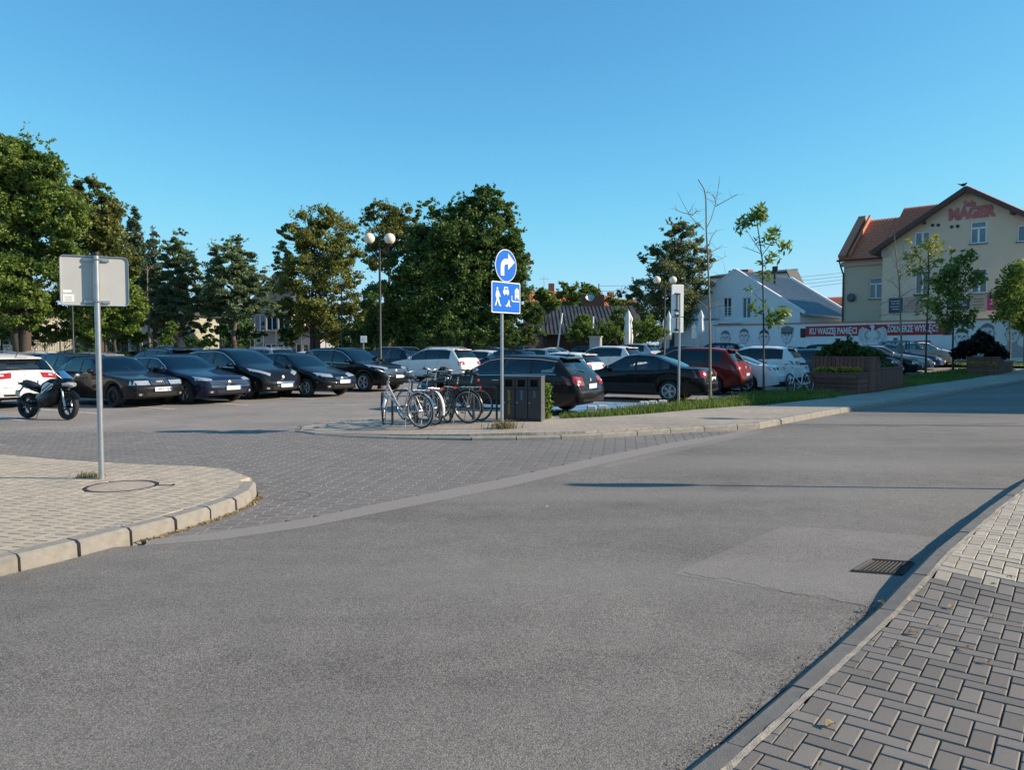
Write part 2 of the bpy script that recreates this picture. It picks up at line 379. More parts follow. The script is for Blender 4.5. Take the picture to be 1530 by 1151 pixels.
# behind this line the pavers are too far off to tell apart: one sheet
FARLINE_Y = 14.9
far_poly = [(-90, FARLINE_Y - .05), (3.0, FARLINE_Y - .05), (4.6, FARLINE_Y)] + [(8.4, 19.9), (24, 36)] + [(58, 73), (40, 110), (-60, 110), (-95, 60)]
sheet('car_park_far_pavers', far_poly, -0.003, M_LOTFAR, lot)

def inside(poly, x, y):
    c = False; n = len(poly); j = n - 1
    for i in range(n):
        xi, yi = poly[i]; xj, yj = poly[j]
        if (yi > y) != (yj > y) and x < (xj - xi) * (y - yi) / (yj - yi) + xi: c = not c
        j = i
    return c
def clip_poly(poly, clip):                 # convex-ish clip by half planes is not needed: keep or drop
    return inside(clip, sum(p[0] for p in poly) / len(poly), sum(p[1] for p in poly) / len(poly))
def halfplane(poly, a, n):                  # keep the side where (p-a).n >= 0
    out = []
    for i in range(len(poly)):
        p, q = Vector(poly[i - 1]), Vector(poly[i]); dp, dq = (p - a).dot(n), (q - a).dot(n)
        if (dp >= 0) != (dq >= 0): out.append(xy(p + (q - p) * (dp / (dp - dq))))
        if dq >= 0: out.append(xy(q))
    return out
def area(poly):
    return 0.5 * sum(poly[i - 1][0] * poly[i][1] - poly[i][0] * poly[i - 1][1] for i in range(len(poly)))
def cut_to(poly, lines, reach):
    """cut a piece by the nearest edge of each boundary line it comes near to; lines keep their left (+1) or right (-1) side"""
    c = Vector((sum(p[0] for p in poly) / len(poly), sum(p[1] for p in poly) / len(poly))); done = False
    for path, side in lines:
        best = None
        for i in range(len(path) - 1):
            a, b = Vector(path[i]), Vector(path[i + 1]); t = b - a; u = min(max((c - a).dot(t) / max(t.length_squared, 1e-9), 0), 1)
            q = a + t * u; d = (c - q).length
            if best is None or d < best[0]: best = (d, q, Vector((-t.y, t.x)).normalized() * side)
        if best and best[0] < reach:
            poly = halfplane(poly, best[1], best[2]); done = True
            if len(poly) < 3: return None, True
    return poly, done
def in_view(x, y, mx=1.06):
    return y > 2.2 and abs(x) < 0.665 * y * mx + 0.3
def paver_mesh(name, poly, z0, z1, m, ch=0.005):
    """prism with a small chamfer round the top"""
    n = len(poly); c = Vector((sum(p[0] for p in poly) / n, sum(p[1] for p in poly) / n))
    mb = MB(); vs = [(p[0], p[1], z0) for p in poly] + [(p[0], p[1], z1 - ch) for p in poly]
    ins = []
    for i in range(n):
        a = Vector(poly[i - 1]); b = Vector(poly[i]); d = Vector(poly[(i + 1) % n])
        e1_ = (b - a).normalized(); e2_ = (d - b).normalized(); n1 = Vector((-e1_.y, e1_.x)); n2 = Vector((-e2_.y, e2_.x))
        k = 1 + n1.dot(n2); o = (n1 + n2) * (ch / max(k, 0.3)); ins.append(b + o)
    vs += [(p.x, p.y, z1) for p in ins]
    fs = [tuple(range(2 * n, 3 * n))]
    for i in range(n):
        j = (i + 1) % n; fs.append((i, j, n + j, n + i)); fs.append((n + i, n + j, 2 * n + j, 2 * n + i))
    return mb.add(vs, fs)
def lay(parent, name, spots, proto, m, limit=300, jit=0.0012, rest_name=None, cuts=(), slope=None):
    """spots: (dist, x, y, rot, z). nearest ones single parts, rest one stuff mesh"""
    spots = sorted(spots); me = proto.mesh(name, m)
    for d, x, y, r, z in spots[:limit]:
        e_ = (random.uniform(-1, 1) * jit * 6, random.uniform(-1, 1) * jit * 6, r + random.uniform(-.006, .006))
        if slope: q_ = Matrix.Rotation(math.atan(slope(x, y)), 3, 'X') @ Matrix.Rotation(e_[2], 3, 'Z') @ Matrix.Rotation(e_[0], 3, 'X'); e_ = q_.to_euler()
        o = inst(name, me, parent, (x, y, z + random.uniform(-jit, jit)), e_)
    if cuts:                                  # pieces cut to fit along an edge
        mb = MB()
        for q, z in cuts:
            if area(q) < 0: q = q[::-1]
            q = [q[i] for i in range(len(q)) if (Vector(q[i]) - Vector(q[i - 1])).length > 0.003]
            if len(q) < 3: continue
            pm = paver_mesh('x', q, -0.05, 0.0, None, 0.003); dz = z + gz(*q[0]) + random.uniform(-jit, jit)
            sl_ = slope(*q[0]) if slope else 0; mb.add([(v[0], v[1], v[2] + dz + sl_ * (v[1] - sum(t[1] for t in q) / len(q))) for v in pm.v], pm.f)
        mb.build('cut_' + name, m, parent, kind='stuff')
    rest = spots[limit:]
    if rest:
        V = np.array(proto.v); nv = len(V); allv = []; fs = []
        for k, (d, x, y, r, z) in enumerate(rest):
            c, s = math.cos(r), math.sin(r)
            allv.append(np.stack([V[:, 0] * c - V[:, 1] * s + x, V[:, 0] * s + V[:, 1] * c + y, V[:, 2] + z + random.uniform(-jit, jit) + gz(x, y) + ((V[:, 0] * s + V[:, 1] * c) * slope(x, y) if slope else 0)], 1))
            b = k * nv; fs += [tuple(i + b for i in f) for f in proto.f]
        mb = MB(); mb.v = [tuple(v) for v in np.concatenate(allv)]; mb.f = fs; mb.m = [0] * len(fs)
        mb.build(rest_name or name, m, parent, kind='stuff')
def laid(parent, name, spots_by_proto, m, limit):
    """several shapes share one limit"""
    al = sorted([(s[0], i) for i, (pr, sp) in enumerate(spots_by_proto) for s in sp]); cut = al[min(limit, len(al)) - 1][0]
    for pr, sp in spots_by_proto:
        n = sum(1 for s in sp if s[0] <= cut); lay(parent, name, sp, pr, m, n)
# street pavers: double-T blocks, joints along the view
ISL_TIP = G(385, 748)
CI = [(438, 645), (470, 650), (520, 653.5), (600, 656.5), (700, 658.5), (800, 658), (880, 656), (960, 651), (1040, 646), (1100, 643), (1136, 641)]
CI_KERB = [xy(G(*p)) for p in CI]
LI = [(0, 862), (90, 840), (170, 818), (260, 795), (330, 773), (372, 755), (386, 742), (384, 734)]
LI_KERB = [(-8, 0.9), (-5.7, 3.2), (-4.6, 4.4)] + [xy(G(*p)) for p in LI]
LI_BACK = [xy(G(*p)) for p in ((378, 726), (350, 715), (300, 709.5), (220, 707), (150, 703), (80, 698), (0, 690), (-150, 676))]
left_poly = LI_KERB + LI_BACK + [(-30, 12), (-30, -6)]
street_poly = STRIP_HI + [CI_KERB[-1]] + CI_KERB[::-1] + [(-4.6, FARLINE_Y), (-14, FARLINE_Y), (-14, 9)] + LI_BACK[::-1] + LI_KERB[::-1][:5]
a_, h_, d_ = 0.10, 0.0825, 0.022
dt = [(-a_, -h_), (a_, -h_), (a_, -h_ * .55), (a_ - d_, -h_ * .35), (a_ - d_, h_ * .35), (a_, h_ * .55), (a_, h_), (-a_, h_), (-a_, h_ * .55), (-a_ + d_, h_ * .35), (-a_ + d_, -h_ * .35), (-a_, -h_ * .55)]
dtp = paver_mesh('paver', [(x * .972, y * .965) for x, y in dt], -0.05, 0.0, None, 0.006)
rot = R(-8); cs, sn = math.cos(rot), math.sin(rot); sp = []; cutp = []
def street_try(X, Y):
    near = any((Vector((X, Y)) - Vector(b)).length < 1.2 for b in street_fine)
    if near:
        pl = [(X + x * cs - y * sn, Y + x * sn + y * cs) for x, y in [(x * .972, y * .965) for x, y in dt]]
        q, did = cut_to(pl, street_lines, 0.14)
        if did:
            if q and area(q) > 0.004 and clip_poly(q, street_poly): cutp.append((q, 0.0))
            return
    if inside(street_poly, X, Y): sp.append((math.hypot(X, Y), X, Y, rot, 0))
street_lines = [(STRIP_HI, 1), (LI_KERB, -1), (CI_KERB, -1), (LI_BACK, 1)]
street_lines = [(STRIP_HI, 1), (LI_KERB[3:], -1), (CI_KERB, -1), (LI_BACK, -1)]
street_fine = [xy(Vector(l[i]).lerp(Vector(l[i + 1]), k / 4)) for l, _ in street_lines for i in range(len(l) - 1) for k in range(5)]
for i in range(-110, 60):
    for j in range(0, 130):
        x = i * (2 * a_ - d_); y = 5 + j * 2 * h_ + (h_ if i % 2 else 0)
        X = x * cs - y * sn; Y = x * sn + y * cs
        if in_view(X, Y, 1.25) and Y < FARLINE_Y + 0.1: street_try(X, Y)
lay(lot, 'paver', sp, dtp, M_PAV_STREET, 290, cuts=cutp)
# a hatch lid in the street pavers by the island tip
# ------------------------------------------------------------------ kerbs of single stones
def kerb(name, path, m, top0, top1, width=0.15, seg=1.0, base=-0.12, side=-1, gap=0.012, round_=0.025):
    """path runs along the road-side face; the stone lies to its `side`"""
    root = bpy.data.objects.new(name, None); link(root); root['kind'] = 'structure'
    P = [Vector(p) for p in path]; L = [0]
    for i in range(1, len(P)): L.append(L[-1] + (P[i] - P[i - 1]).length)
    def at(s):
        s = min(max(s, 0), L[-1])
        for i in range(1, len(P)):
            if s <= L[i] + 1e-9: return P[i - 1].lerp(P[i], (s - L[i - 1]) / max(L[i] - L[i - 1], 1e-9))
        return P[-1]
    s = 0
    while s < L[-1] - 0.1:
        sl = seg * random.uniform(.96, 1.03); a = at(s); b = at(min(s + sl, L[-1])); s += sl
        d = (b - a); ln = d.length; d.normalize(); n = Vector((-d.y, d.x)) * -side
        tops = [top0(q) if callable(top0) else top0 + (top1 - top0) * (ss / L[-1]) for q, ss in ((a, s - sl), (b, min(s, L[-1])))]
        a = a + d * gap / 2; b = b - d * gap / 2
        vs = []
        for q, tp in zip((a, b), tops):
            prof = [(0.0, base), (0.012, tp - round_), (0.02 + round_, tp), (width, tp + 0.004), (width, base)]
            g = gz(q.x, q.y)
            for o_, z in prof: vs.append((q.x + n.x * o_, q.y + n.y * o_, z + g))
        k = len(prof); fs = [tuple(range(k)), tuple(range(2 * k - 1, k - 1, -1))] + [(i, k + i, k + (i + 1) % k, (i + 1) % k) for i in range(k)]
        if n.cross(d) > 0: fs = [f_[::-1] for f_ in fs]
        o = MB().add(vs, fs).build('kerb_stone', m, root)
        c = Vector((sum(v[0] for v in vs) / len(vs), sum(v[1] for v in vs) / len(vs), 0))
        bm = bmesh.new(); bm.from_mesh(o.data); bmesh.ops.recalc_face_normals(bm, faces=bm.faces[:])
        bmesh.ops.translate(bm, verts=bm.verts[:], vec=-c); bm.to_mesh(o.data); bm.free()
        jr = random.uniform(-.004, .004); o.location = c + Vector((jr, jr, random.uniform(-.004, .004)))
        o.rotation_euler = (0, 0, random.uniform(-.006, .006))
    return root
def offs(path, d):
    out = []
    for i in range(len(path)):
        a = Vector(path[max(i - 1, 0)]); b = Vector(path[min(i + 1, len(path) - 1)]); t = (b - a).normalized()
        out.append(xy(Vector(path[i]) + Vector((-t.y, t.x)) * d))
    return out
kerb('left_kerb', LI_KERB, M_KERB, 0.125, 0.12, side=-1, width=0.16, seg=0.46, gap=0.028)
kerb('left_back_kerb', LI_BACK + [(-14, 13.5)], M_KERB, 0.10, 0.02, side=-1, width=0.08, round_=0.008)
kerb('island_kerb', CI_KERB, M_KERB, 0.015, 0.12, side=-1, width=0.15, seg=0.8, gap=0.018)
kerb('far_kerb', KERB_FAR, M_KERB, 0.12, 0.12, side=-1, width=0.15)
def rtop(p):
    f = min(max((p.y - 4.4) / 1.15, 0), 1); return 0.035 + 0.105 * f * f * (3 - 2 * f)
def rslope(x, y): return (rtop(Vector((x, y + .1))) - rtop(Vector((x, y - .1)))) / .2
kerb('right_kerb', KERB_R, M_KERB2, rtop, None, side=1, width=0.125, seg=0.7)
# ------------------------------------------------------------------ left island pavement
LIIN = offs(LI_KERB, 0.16)
left_in = LIIN + offs(LI_BACK, 0.08) + [(-30, 12), (-30, -6)]
lpave = sheet('left_pavement', left_in, 0.092, M_SOIL)
# blocks that touch at their ends and part along their sides
bl, bw_, nt_ = 0.0995, 0.0495, 0.0062
blk = [(-bl, -bw_), (-bl + .03, -bw_), (-bl + .034, -bw_ + nt_), (bl - .034, -bw_ + nt_), (bl - .03, -bw_), (bl, -bw_), (bl, bw_), (bl - .03, bw_), (bl - .034, bw_ - nt_), (-bl + .034, bw_ - nt_), (-bl + .03, bw_), (-bl, bw_)]
blp = paver_mesh('block', blk, -0.04, 0.0, None, 0.0018)
rot = R(-14); cs, sn = math.cos(rot), math.sin(rot); sp = []
MH = G(181, 726.5, 0.125); cutb = []
mh_ring = [(MH.x + 0.375 * math.cos(a), MH.y + 0.375 * math.sin(a)) for a in np.linspace(0, 2 * math.pi, 25)]
left_lines = [(LIIN, 1), (offs(LI_BACK, 0.08), 1), (mh_ring, -1)]
left_fine = [xy(Vector(l[i]).lerp(Vector(l[i + 1]), k / 5)) for l, _ in left_lines for i in range(len(l) - 1) for k in range(6)]
left_in_mh = None
for i in range(-60, 30):
    for j in range(0, 110):
        x = i * 0.2; y = 2.5 + j * 0.1 + (i % 2) * 0.03 + 0.02 * math.sin(i * 2.3)
        X = x * cs - y * sn; Y = x * sn + y * cs
        if not (in_view(X, Y, 1.35) and Y < 11.5): continue
        if any((Vector((X, Y)) - Vector(b)).length < 0.5 for b in left_fine):
            q, did = cut_to([(X + x_ * cs - y_ * sn, Y + x_ * sn + y_ * cs) for x_, y_ in blk], left_lines, 0.13)
            if did:
                if q and area(q) > 0.003 and clip_poly(q, left_in): cutb.append((q, 0.125))
                continue
        if inside(left_in, X, Y): sp.append((math.hypot(X, Y), X, Y, rot, 0.125))
lay(lpave, 'block', sp, blp, M_PAV_BEIGE, 300, jit=0.001, cuts=cutb)
sheet('left_pavement_far', [(-7.9, 12.0), (-9, 8), (-12, 6), (-30, -6), (-30, 12)], 0.122, M_WALKFAR, lpave)
# ------------------------------------------------------------------ right pavement: herringbone, dark drive then cream walk
KRIN = offs(KERB_R, -0.125)
right_poly = KRIN + [(90, 60), (40, -10), (0, -20)]
rpave = sheet('right_pavement', right_poly, 0.0, M_SOIL)
def rz_at(x, y):
    return rtop(Vector((x, y)))
BU = 0.089
brk = [(x * BU * 10, y * BU * 10) for x, y in ((-.0970, -.0470), (.0970, -.0470), (.0970, .0470), (-.0970, .0470))]
brp = paver_mesh('brick', brk, -0.07, 0.0, None, 0.005)
rot = R(53); cs, sn = math.cos(rot), math.sin(rot); dark = []; cream = []; cut_d = []; cut_c = []
KR2 = offs(KERB_R, -0.150); right_fine = [xy(Vector(KR2[i]).lerp(Vector(KR2[i + 1]), k / 9)) for i in range(1, len(KR2) - 2) for k in range(10)]
def place_br(cx, cy, along):
    X = cx * cs - cy * sn; Y = cx * sn + cy * cs
    d = math.hypot(X, Y)
    if not (1.2 < Y < 17 and X < 0.665 * Y + 1.6): return
    dd = min((Vector((X, Y)) - Vector(b)).length for b in right_fine)
    if dd < 0.4:
        c2, s2 = (cs, sn) if along else (-sn, cs)
        q, did = cut_to([(X + x_ * c2 - y_ * s2, Y + x_ * s2 + y_ * c2) for x_, y_ in brk], [(KR2, -1)], 0.125)
        if did:
            if q and area(q) > 0.0005:
                e_ = (X - 2.85) * 0.30 + (Y - 5.05) * 1.0
                (cut_d if e_ < 0 else cut_c).append((q, rz_at(X, Y) + 0.004))
            return
    if not inside(right_poly, X, Y): return
    # the drive ends along a line across the walk
    e_ = (X - 2.85) * 0.30 + (Y - 5.05) * 1.0 + 0.10 * math.sin(X * 31.7 + Y * 17)
    (dark if e_ < 0 else cream).append((d + (0 if X < 0.665 * Y * 1.02 else 30), X, Y, rot + (0 if along else math.pi / 2), rz_at(X, Y) + 0.004))
for i in range(-70, 245):
    for j in range(-160, 135):
        k = (i - j) % 4                            # 90 degree herringbone on a 0.1 m grid
        if k == 0: place_br((i + 1) * BU, (j + .5) * BU, True)
        elif k == 2: place_br((i + .5) * BU, (j + 0.0) * BU, False)
lay(rpave, 'brick', dark, brp, M_PAV_DARK, 290, cuts=cut_d, slope=rslope)
lay(rpave, 'cream_brick', cream, brp, M_PAV_BEIGE2, 290, cuts=cut_c, slope=rslope)
sheet('right_pavement_far', offs(KERB_R[-2:], -0.16) + [(90, 66), (60, 17), (12, 17)] + [xy(Vector(e2) + RD * 9 + RN * 0.3)], 0.132, M_WALKFAR, rpave)
# mortar fillet between kerb and bricks
mf = sheet('mortar_line', ribbon([xy(Vector(p)) for p in offs([xy(Vector(KERB_R[i]).lerp(Vector(KERB_R[i + 1]), k / 12)) for i in range(1, 11) for k in range(12)], -0.137 )], 0.03), 0.0, M_SAND, rpave)
for v in mf.data.vertices: v.co.z = rz_at(v.co.x, v.co.y) + 0.005 + random.uniform(-.004, .004)
# ------------------------------------------------------------------ centre island pavement and the walk along the far kerb
GR_F = [xy(G(*p, 0.12)) for p in ((838, 626), (900, 623), (960, 619), (1040, 612), (1120, 606), (1200, 599), (1250, 594))]   # front edge of the grass
CI_BACK = [xy(G(*p)) for p in ((452, 638), (500, 631), (560, 625), (640, 617), (720, 614), (790, 617))]
walk_in = offs(CI_KERB, 0.15) + offs(KERB_FAR, 0.15)[1:]
walk_poly = walk_in + [xy(Vector(walk_in[-1]) - RN * 2.2)]
back = [xy(Vector(KERB_FAR[k]) - RN * 1.9) for k in range(len(KERB_FAR) - 1, 1, -1)] + GR_F[::-1][2:] + CI_BACK[::-1]
iw = walk_in + back
ipave = sheet('island_pavement', iw, 0.0, M_WALKFAR)
bm = bmesh.new(); bm.from_mesh(ipave.data)
for c in (0.9, 1.8, 2.7, 3.6, 4.5):
    bmesh.ops.bisect_plane(bm, geom=bm.verts[:] + bm.edges[:] + bm.faces[:], plane_co=(CI_KERB[0][0] + c, 0, 0), plane_no=(1, 0, 0))
for v in bm.verts:                               # the tip runs down flush to the street
    v.co.z = 0.014 + gz(v.co.x, v.co.y) + 0.104 * min(max((v.co.x - CI_KERB[0][0]) / 4.5, 0), 1)
ed = [e_ for e_ in bm.edges if e_.is_boundary]; ex = bmesh.ops.extrude_edge_only(bm, edges=ed)
for v in [g for g in ex['geom'] if isinstance(g, bmesh.types.BMVert)]: v.co.z -= 0.16
bm.to_mesh(ipave.data); bm.free()
def iz(x, y): return 0.014 + gz(x, y) + 0.104 * min(max((x - CI_KERB[0][0]) / 4.5, 0), 1)
# ------------------------------------------------------------------ buildings
WD = RN.copy()                                   # along the mural wall, to the right
RZW = math.atan2(WD.y, WD.x)
def FP(px, py, t):                               # pixel -> (along wall, height) on the plane that stands t along the road
    d = ray(px, py); o = Vector((0, 0, EYE)); k = (t - (RD.x * o.x + RD.y * o.y)) / (RD.x * d.x + RD.y * d.y)
    p = o + d * k; return WD.x * p.x + WD.y * p.y, p.z
def bld(name, s, t, label, cat='building', group=None):
    p = RD * t + WD * s; return empty(name, (p.x, p.y, 0), RZW, label, cat, group)
M_BEIGE = mat('render_beige', (0.72, 0.545, 0.395), 0.9, var=0.06, scale=1.2, bump=0.2, bscale=60)
M_BEIGE_L = mat('render_trim', (0.50, 0.44, 0.36), 0.85, var=0.05)
M_WHITEW = mat('render_white', (0.80, 0.80, 0.79), 0.85, var=0.05, scale=1.5, bump=0.15, bscale=60)
M_WFRAME = mat('window_white', (0.78, 0.78, 0.77), 0.4)
M_PANE = mat('window_glass', (0.02, 0.035, 0.05), 0.03, spec=0.9)
M_CURTAIN = mat('window_curtain', (0.10, 0.17, 0.22), 0.5, var=0.2, scale=4, coat=0.8)
M_RTILE = pernode(mat('roof_tile', (0.60, 0.165, 0.075), 0.6, var=0.2, scale=5), 0.12)
M_RFLASH = mat('roof_flashing', (0.52, 0.18, 0.09), 0.55, var=0.1)
M_BROWN = mat('brown_board', (0.075, 0.032, 0.025), 0.5, var=0.15, scale=6)
M_ZINC = mat('zinc_roof', (0.30, 0.36, 0.41), 0.35, metal=0.6, var=0.1, scale=2)
M_TAR = mat('tar_roof', (0.040, 0.042, 0.048), 0.75, var=0.35, scale=1.2, stain=((0.10, 0.10, 0.10), 1.0, 0.4))
M_BLACK = mat('black_metal', (0.015, 0.015, 0.016), 0.45)
M_BRICKRED = mat('chimney_brick', (0.26, 0.10, 0.06), 0.9, var=0.3, scale=9)
M_YELLOW = mat('render_yellow', (0.36, 0.33, 0.25), 0.9, var=0.06)
M_GREYW = mat('render_grey', (0.33, 0.33, 0.33), 0.9, var=0.08)
M_WOODDK = mat('old_boards', (0.09, 0.055, 0.035), 0.9, var=0.3, scale=6)
M_GALV = mat('galvanised', (0.42, 0.44, 0.46), 0.38, metal=0.75, var=0.12, scale=14)

def wall_face(mb, x0, x1, z0, z1, ops=(), y=0.0, dep=0.16, clips=()):
    """wall plane with real openings; local x along, y away from the viewer, z up"""
    xs = sorted({x0, x1, *[o[0] for o in ops], *[o[1] for o in ops]}); zs = sorted({z0, z1, *[o[2] for o in ops], *[o[3] for o in ops]})
    for i in range(len(xs) - 1):
        for j in range(len(zs) - 1):
            cx, cz = (xs[i] + xs[i + 1]) / 2, (zs[j] + zs[j + 1]) / 2
            if any(o[0] < cx < o[1] and o[2] < cz < o[3] for o in ops): continue
            pl = [(xs[i], zs[j]), (xs[i + 1], zs[j]), (xs[i + 1], zs[j + 1]), (xs[i], zs[j + 1])]
            for a, n in clips:
                pl = halfplane(pl, Vector(a), Vector(n))
                if len(pl) < 3: break
            if len(pl) >= 3: mb.add([(p[0], y, p[1]) for p in pl], [tuple(range(len(pl)))])
    for a, b, c, d in ops:
        q = [(a, c), (b, c), (b, d), (a, d)]
        for i in range(4):
            p, r = q[i], q[(i + 1) % 4]
            mb.add([(p[0], y, p[1]), (r[0], y, r[1]), (r[0], y + dep, r[1]), (p[0], y + dep, p[1])], [(0, 1, 2, 3)])
_sq = {}
def window(parent, x0, x1, z0, z1, y=0.0, dep=0.13, cols=2, transom=0.0, fw=0.07, sill=True, m=None, pane=None):
    """casement window: frame with mullions, panes behind, sill"""
    m = m or M_WFRAME; mb = MB(); yy = y + dep; W, H = x1 - x0, z1 - z0
    cx, cz = (x0 + x1) / 2, (z0 + z1) / 2
    mb.box((cx, yy - .02, z0 + fw / 2), (W - .01, .06, fw)); mb.box((cx, yy - .02, z1 - fw / 2), (W - .01, .06, fw))
    mb.box((x0 + fw / 2, yy - .02, cz), (fw, .06, H - 2 * fw)); mb.box((x1 - fw / 2, yy - .02, cz), (fw, .06, H - 2 * fw))
    zt = z1 - fw
    if transom:
        zt = z1 - H * transom; mb.box((cx, yy - .02, zt), (W - 2 * fw, .06, fw * 1.3))
    for i in range(1, cols):
        x = x0 + W * i / cols; mb.box((x, yy - .02, (z0 + fw + zt) / 2), (fw * 1.3, .06, zt - z0 - fw))
    f = mb.build('window', m, parent)
    MB().box((cx, yy + .02, cz), (W - .02, .012, H - .02)).build('pane', pane or M_PANE, f)
    if sill: MB().box((cx, y - .03, z0 - .03), (W + .12, .16, .05)).build('window_sill', M_BROWN, f)
    return f
def tile_roof(parent, c0, across, down, ncol, nrow, m, name='tile_roof', amp=0.05, step=0.04):
    """courses of barrel tiles: wavy across, stepped down the slope"""
    c0, A, D = Vector(c0), Vector(across), Vector(down); n = A.cross(D).normalized()
    if n.z < 0: n = -n
    prof = [(0, 0), (.18, .55), (.35, 1), (.55, 1), (.72, .55), (.9, 0)]
    us = [(i + u) / ncol for i in range(ncol) for u, _ in prof] + [1.0]; hs = [h for i in range(ncol) for _, h in prof] + [0]
    vs = []; fs = []; k = len(us)
    for r in range(nrow):
        for e_, lift in ((0, 0.0), (1, step)):
            for u, h in zip(us, hs): vs.append(c0 + A * u + D * ((r + e_) / nrow) + n * (h * amp + lift))
    for r in range(nrow * 2 - 1):
        for i in range(k - 1): fs.append((r * k + i, r * k + i + 1, (r + 1) * k + i + 1, (r + 1) * k + i))
    o = MB().add(vs, fs).build(name, m, parent)
    return o
# ---- beige building with the gable
T_B = 63.0
sA, zA = FP(1447, 283, T_B); sL, zL = FP(1316, 372, T_B)
hb = bld('gabled_building', sA, T_B, 'beige three storey building with a wide brown edged gable above the mural wall')
xl = sL - sA; xr = -xl; g0 = gz(*(RD * T_B + WD * sA)); slope = (zA - zL) / xr
def fb(x0, y0, x1, y1, t=T_B, s=None):
    a = FP(x0, y1, t); b = FP(x1, y0, t); s = sA if s is None else s; return (a[0] - s, b[0] - s, a[1], b[1])
ops = [fb(1366, 345, 1390, 369), fb(1449, 329, 1475, 365), fb(1519, 334, 1546, 362), fb(1366, 403, 1390, 440), fb(1450, 400, 1476, 439), fb(1519, 398, 1546, 437)]
mb = MB(); wall_face(mb, xl + .15, xr - .15, g0 - .5, zA, ops, clips=[((0, zA - .12), (slope, -1)), ((0, zA - .12), (-slope, -1))])
mb.add([(xl + .15, 0, g0 - .5), (xl + .15, 12, g0 - .5), (xl + .15, 12, zL), (xl + .15, 0, zL)], [(0, 1, 2, 3)])
mb.add([(xr - .15, 0, g0 - .5), (xr - .15, 12, g0 - .5), (xr - .15, 12, zL), (xr - .15, 0, zL)], [(3, 2, 1, 0)])
mb.build('wall', M_BEIGE, hb)
for i, o in enumerate(ops):
    window(hb, *o, transom=0.3 if i in (1, 4, 5) else 0, cols=2, fw=0.10, pane=M_CURTAIN if i in (0, 1, 2) else None)
rf = None
for sg in (-1, 1):
    mb = MB(); e_ = 0.55; xx = sg * (xr + e_); ze = zA - slope * (xr + e_)
    tn = .22
    vs = [(0, -.7, zA + .12), (xx, -.7, ze + .12), (xx, 13, ze + .12), (0, 13, zA + .12)]
    vs += [(x, y, z - tn) for x, y, z in vs]
    mb.add(vs, [(0, 1, 2, 3), (7, 6, 5, 4), (0, 4, 5, 1), (1, 5, 6, 2), (2, 6, 7, 3), (3, 7, 4, 0)]); mb.build('roof', M_BROWN, hb)
    tile_roof(hb, (0, -.66, zA + .14), (0, 13.6, 0), (xx, 0, ze - zA), 46, 22, M_RTILE)
    # barge board and two bracket ends
    L_ = math.hypot(xx, ze - zA); M_ = Matrix.Rotation(math.atan2(zA - ze, -xx) if sg < 0 else -math.atan2(zA - ze, xx), 3, 'Y')
    MB().box((xx / 2, -.72, (zA + ze) / 2 - .02), (L_, .06, .34), M=Matrix.Rotation(math.atan2(-(ze - zA), xx) if sg > 0 else math.atan2((ze - zA), -xx) , 3, 'Y')).build('barge_board', M_BROWN, hb)
    MB().box((sg * xr * .48, -.35, zA - slope * xr * .48 - .28), (.2, .7, .2)).build('bracket', M_BROWN, hb)
MB().box((xl + .35, -.06, zL - .35), (.5, .14, .55)).build('corner_moulding', M_BEIGE_L, hb)
for px, py in ((1393.5, 336.5), (1402, 336.3), (1422, 339), (1431, 338)):
    q = FP(px, py, T_B); MB().lathe([(0, .02), (.10, .02), (.11, .04), (.12, 0)], 14, Matrix.Rotation(R(90), 3, 'X'), (q[0] - sA, -.012, q[1])).build('vent', M_BLACK, hb)
M_REDL = mat('sign_red_letters', (0.50, 0.13, 0.13), 0.5)
def onwall(px, py, t, s0, y=-.03):
    q = FP(px, py, t); return Matrix.Translation((q[0] - s0, y, q[1])) @ Matrix.Rotation(R(90), 4, 'X')
wid = FP(1486, 318, T_B)[0] - FP(1416, 318, T_B)[0]
for k_, (bo, yo) in enumerate(((0.05, -.03),)):
    text_obj('MAGER', 1.05, M_REDL, onwall(1451, 318.5, T_B, sA, yo) , hb, 'sign_lettering', bold=0.07, fit=wid, ext=.03)
text_obj('Sala', 0.62, M_REDL, onwall(1449, 304.5, T_B, sA), hb, 'sign_lettering', bold=0.02, fit=wid * .27, ext=.02)
# rooftop bird
q = FP(1441, 277, T_B)
MB().sphere((0, 0, 0), .13, 8, 6, (1.5, .8, .8)).tube([(.12, 0, .05), (.24, 0, .12)], [.07, .03], 6).tube([(-.1, 0, 0), (-.36, 0, .12)], [.06, .02], 6).tube([(0, 0, -.1), (0, 0, -.34)], .012, 5).build('bird', M_BLACK)
bd = bpy.data.objects['bird']; pt = RD * (T_B - .3) + WD * q[0]; bd.location = (pt.x, pt.y, q[1]); bd.rotation_euler = (0, 0, RZW)
tag(bd, 'small dark bird perched on the beige gable peak', 'bird')
# lower wing on the left
T_W = 66.5; sW, zE = FP(1259, 391, T_W); sW2, _ = FP(1325, 391, T_W)
wing = bld('wing_building', sW, T_W, 'lower greyish beige wing with red tiled roof left of the gable'); ww = sW2 - sW + 3
ow = fb(1298, 414, 1319, 447, T_W, sW)
mb = MB(); wall_face(mb, .12, ww, 0, zE, [ow]); mb.add([(.12, 0, 0), (.12, 9, 0), (.12, 9, zE), (.12, 0, zE)], [(0, 1, 2, 3)]); mb.build('wall', mat('render_greybeige', (0.62, 0.48, 0.35), 0.9, var=0.07), wing)
window(wing, *ow, fw=.09, pane=M_CURTAIN, transom=.3)
MB().box((ww / 2, -.1, zE - .25), (ww + .1, .18, .42)).build('cornice', M_BEIGE_L, wing)
zR = FP(1318, 327, T_W + 4)[1]
tile_roof(wing, (.2, 4.2, zR), (4.2, 0, 0), (0, -4.8, zE - zR - .05), 15, 14, M_RTILE)
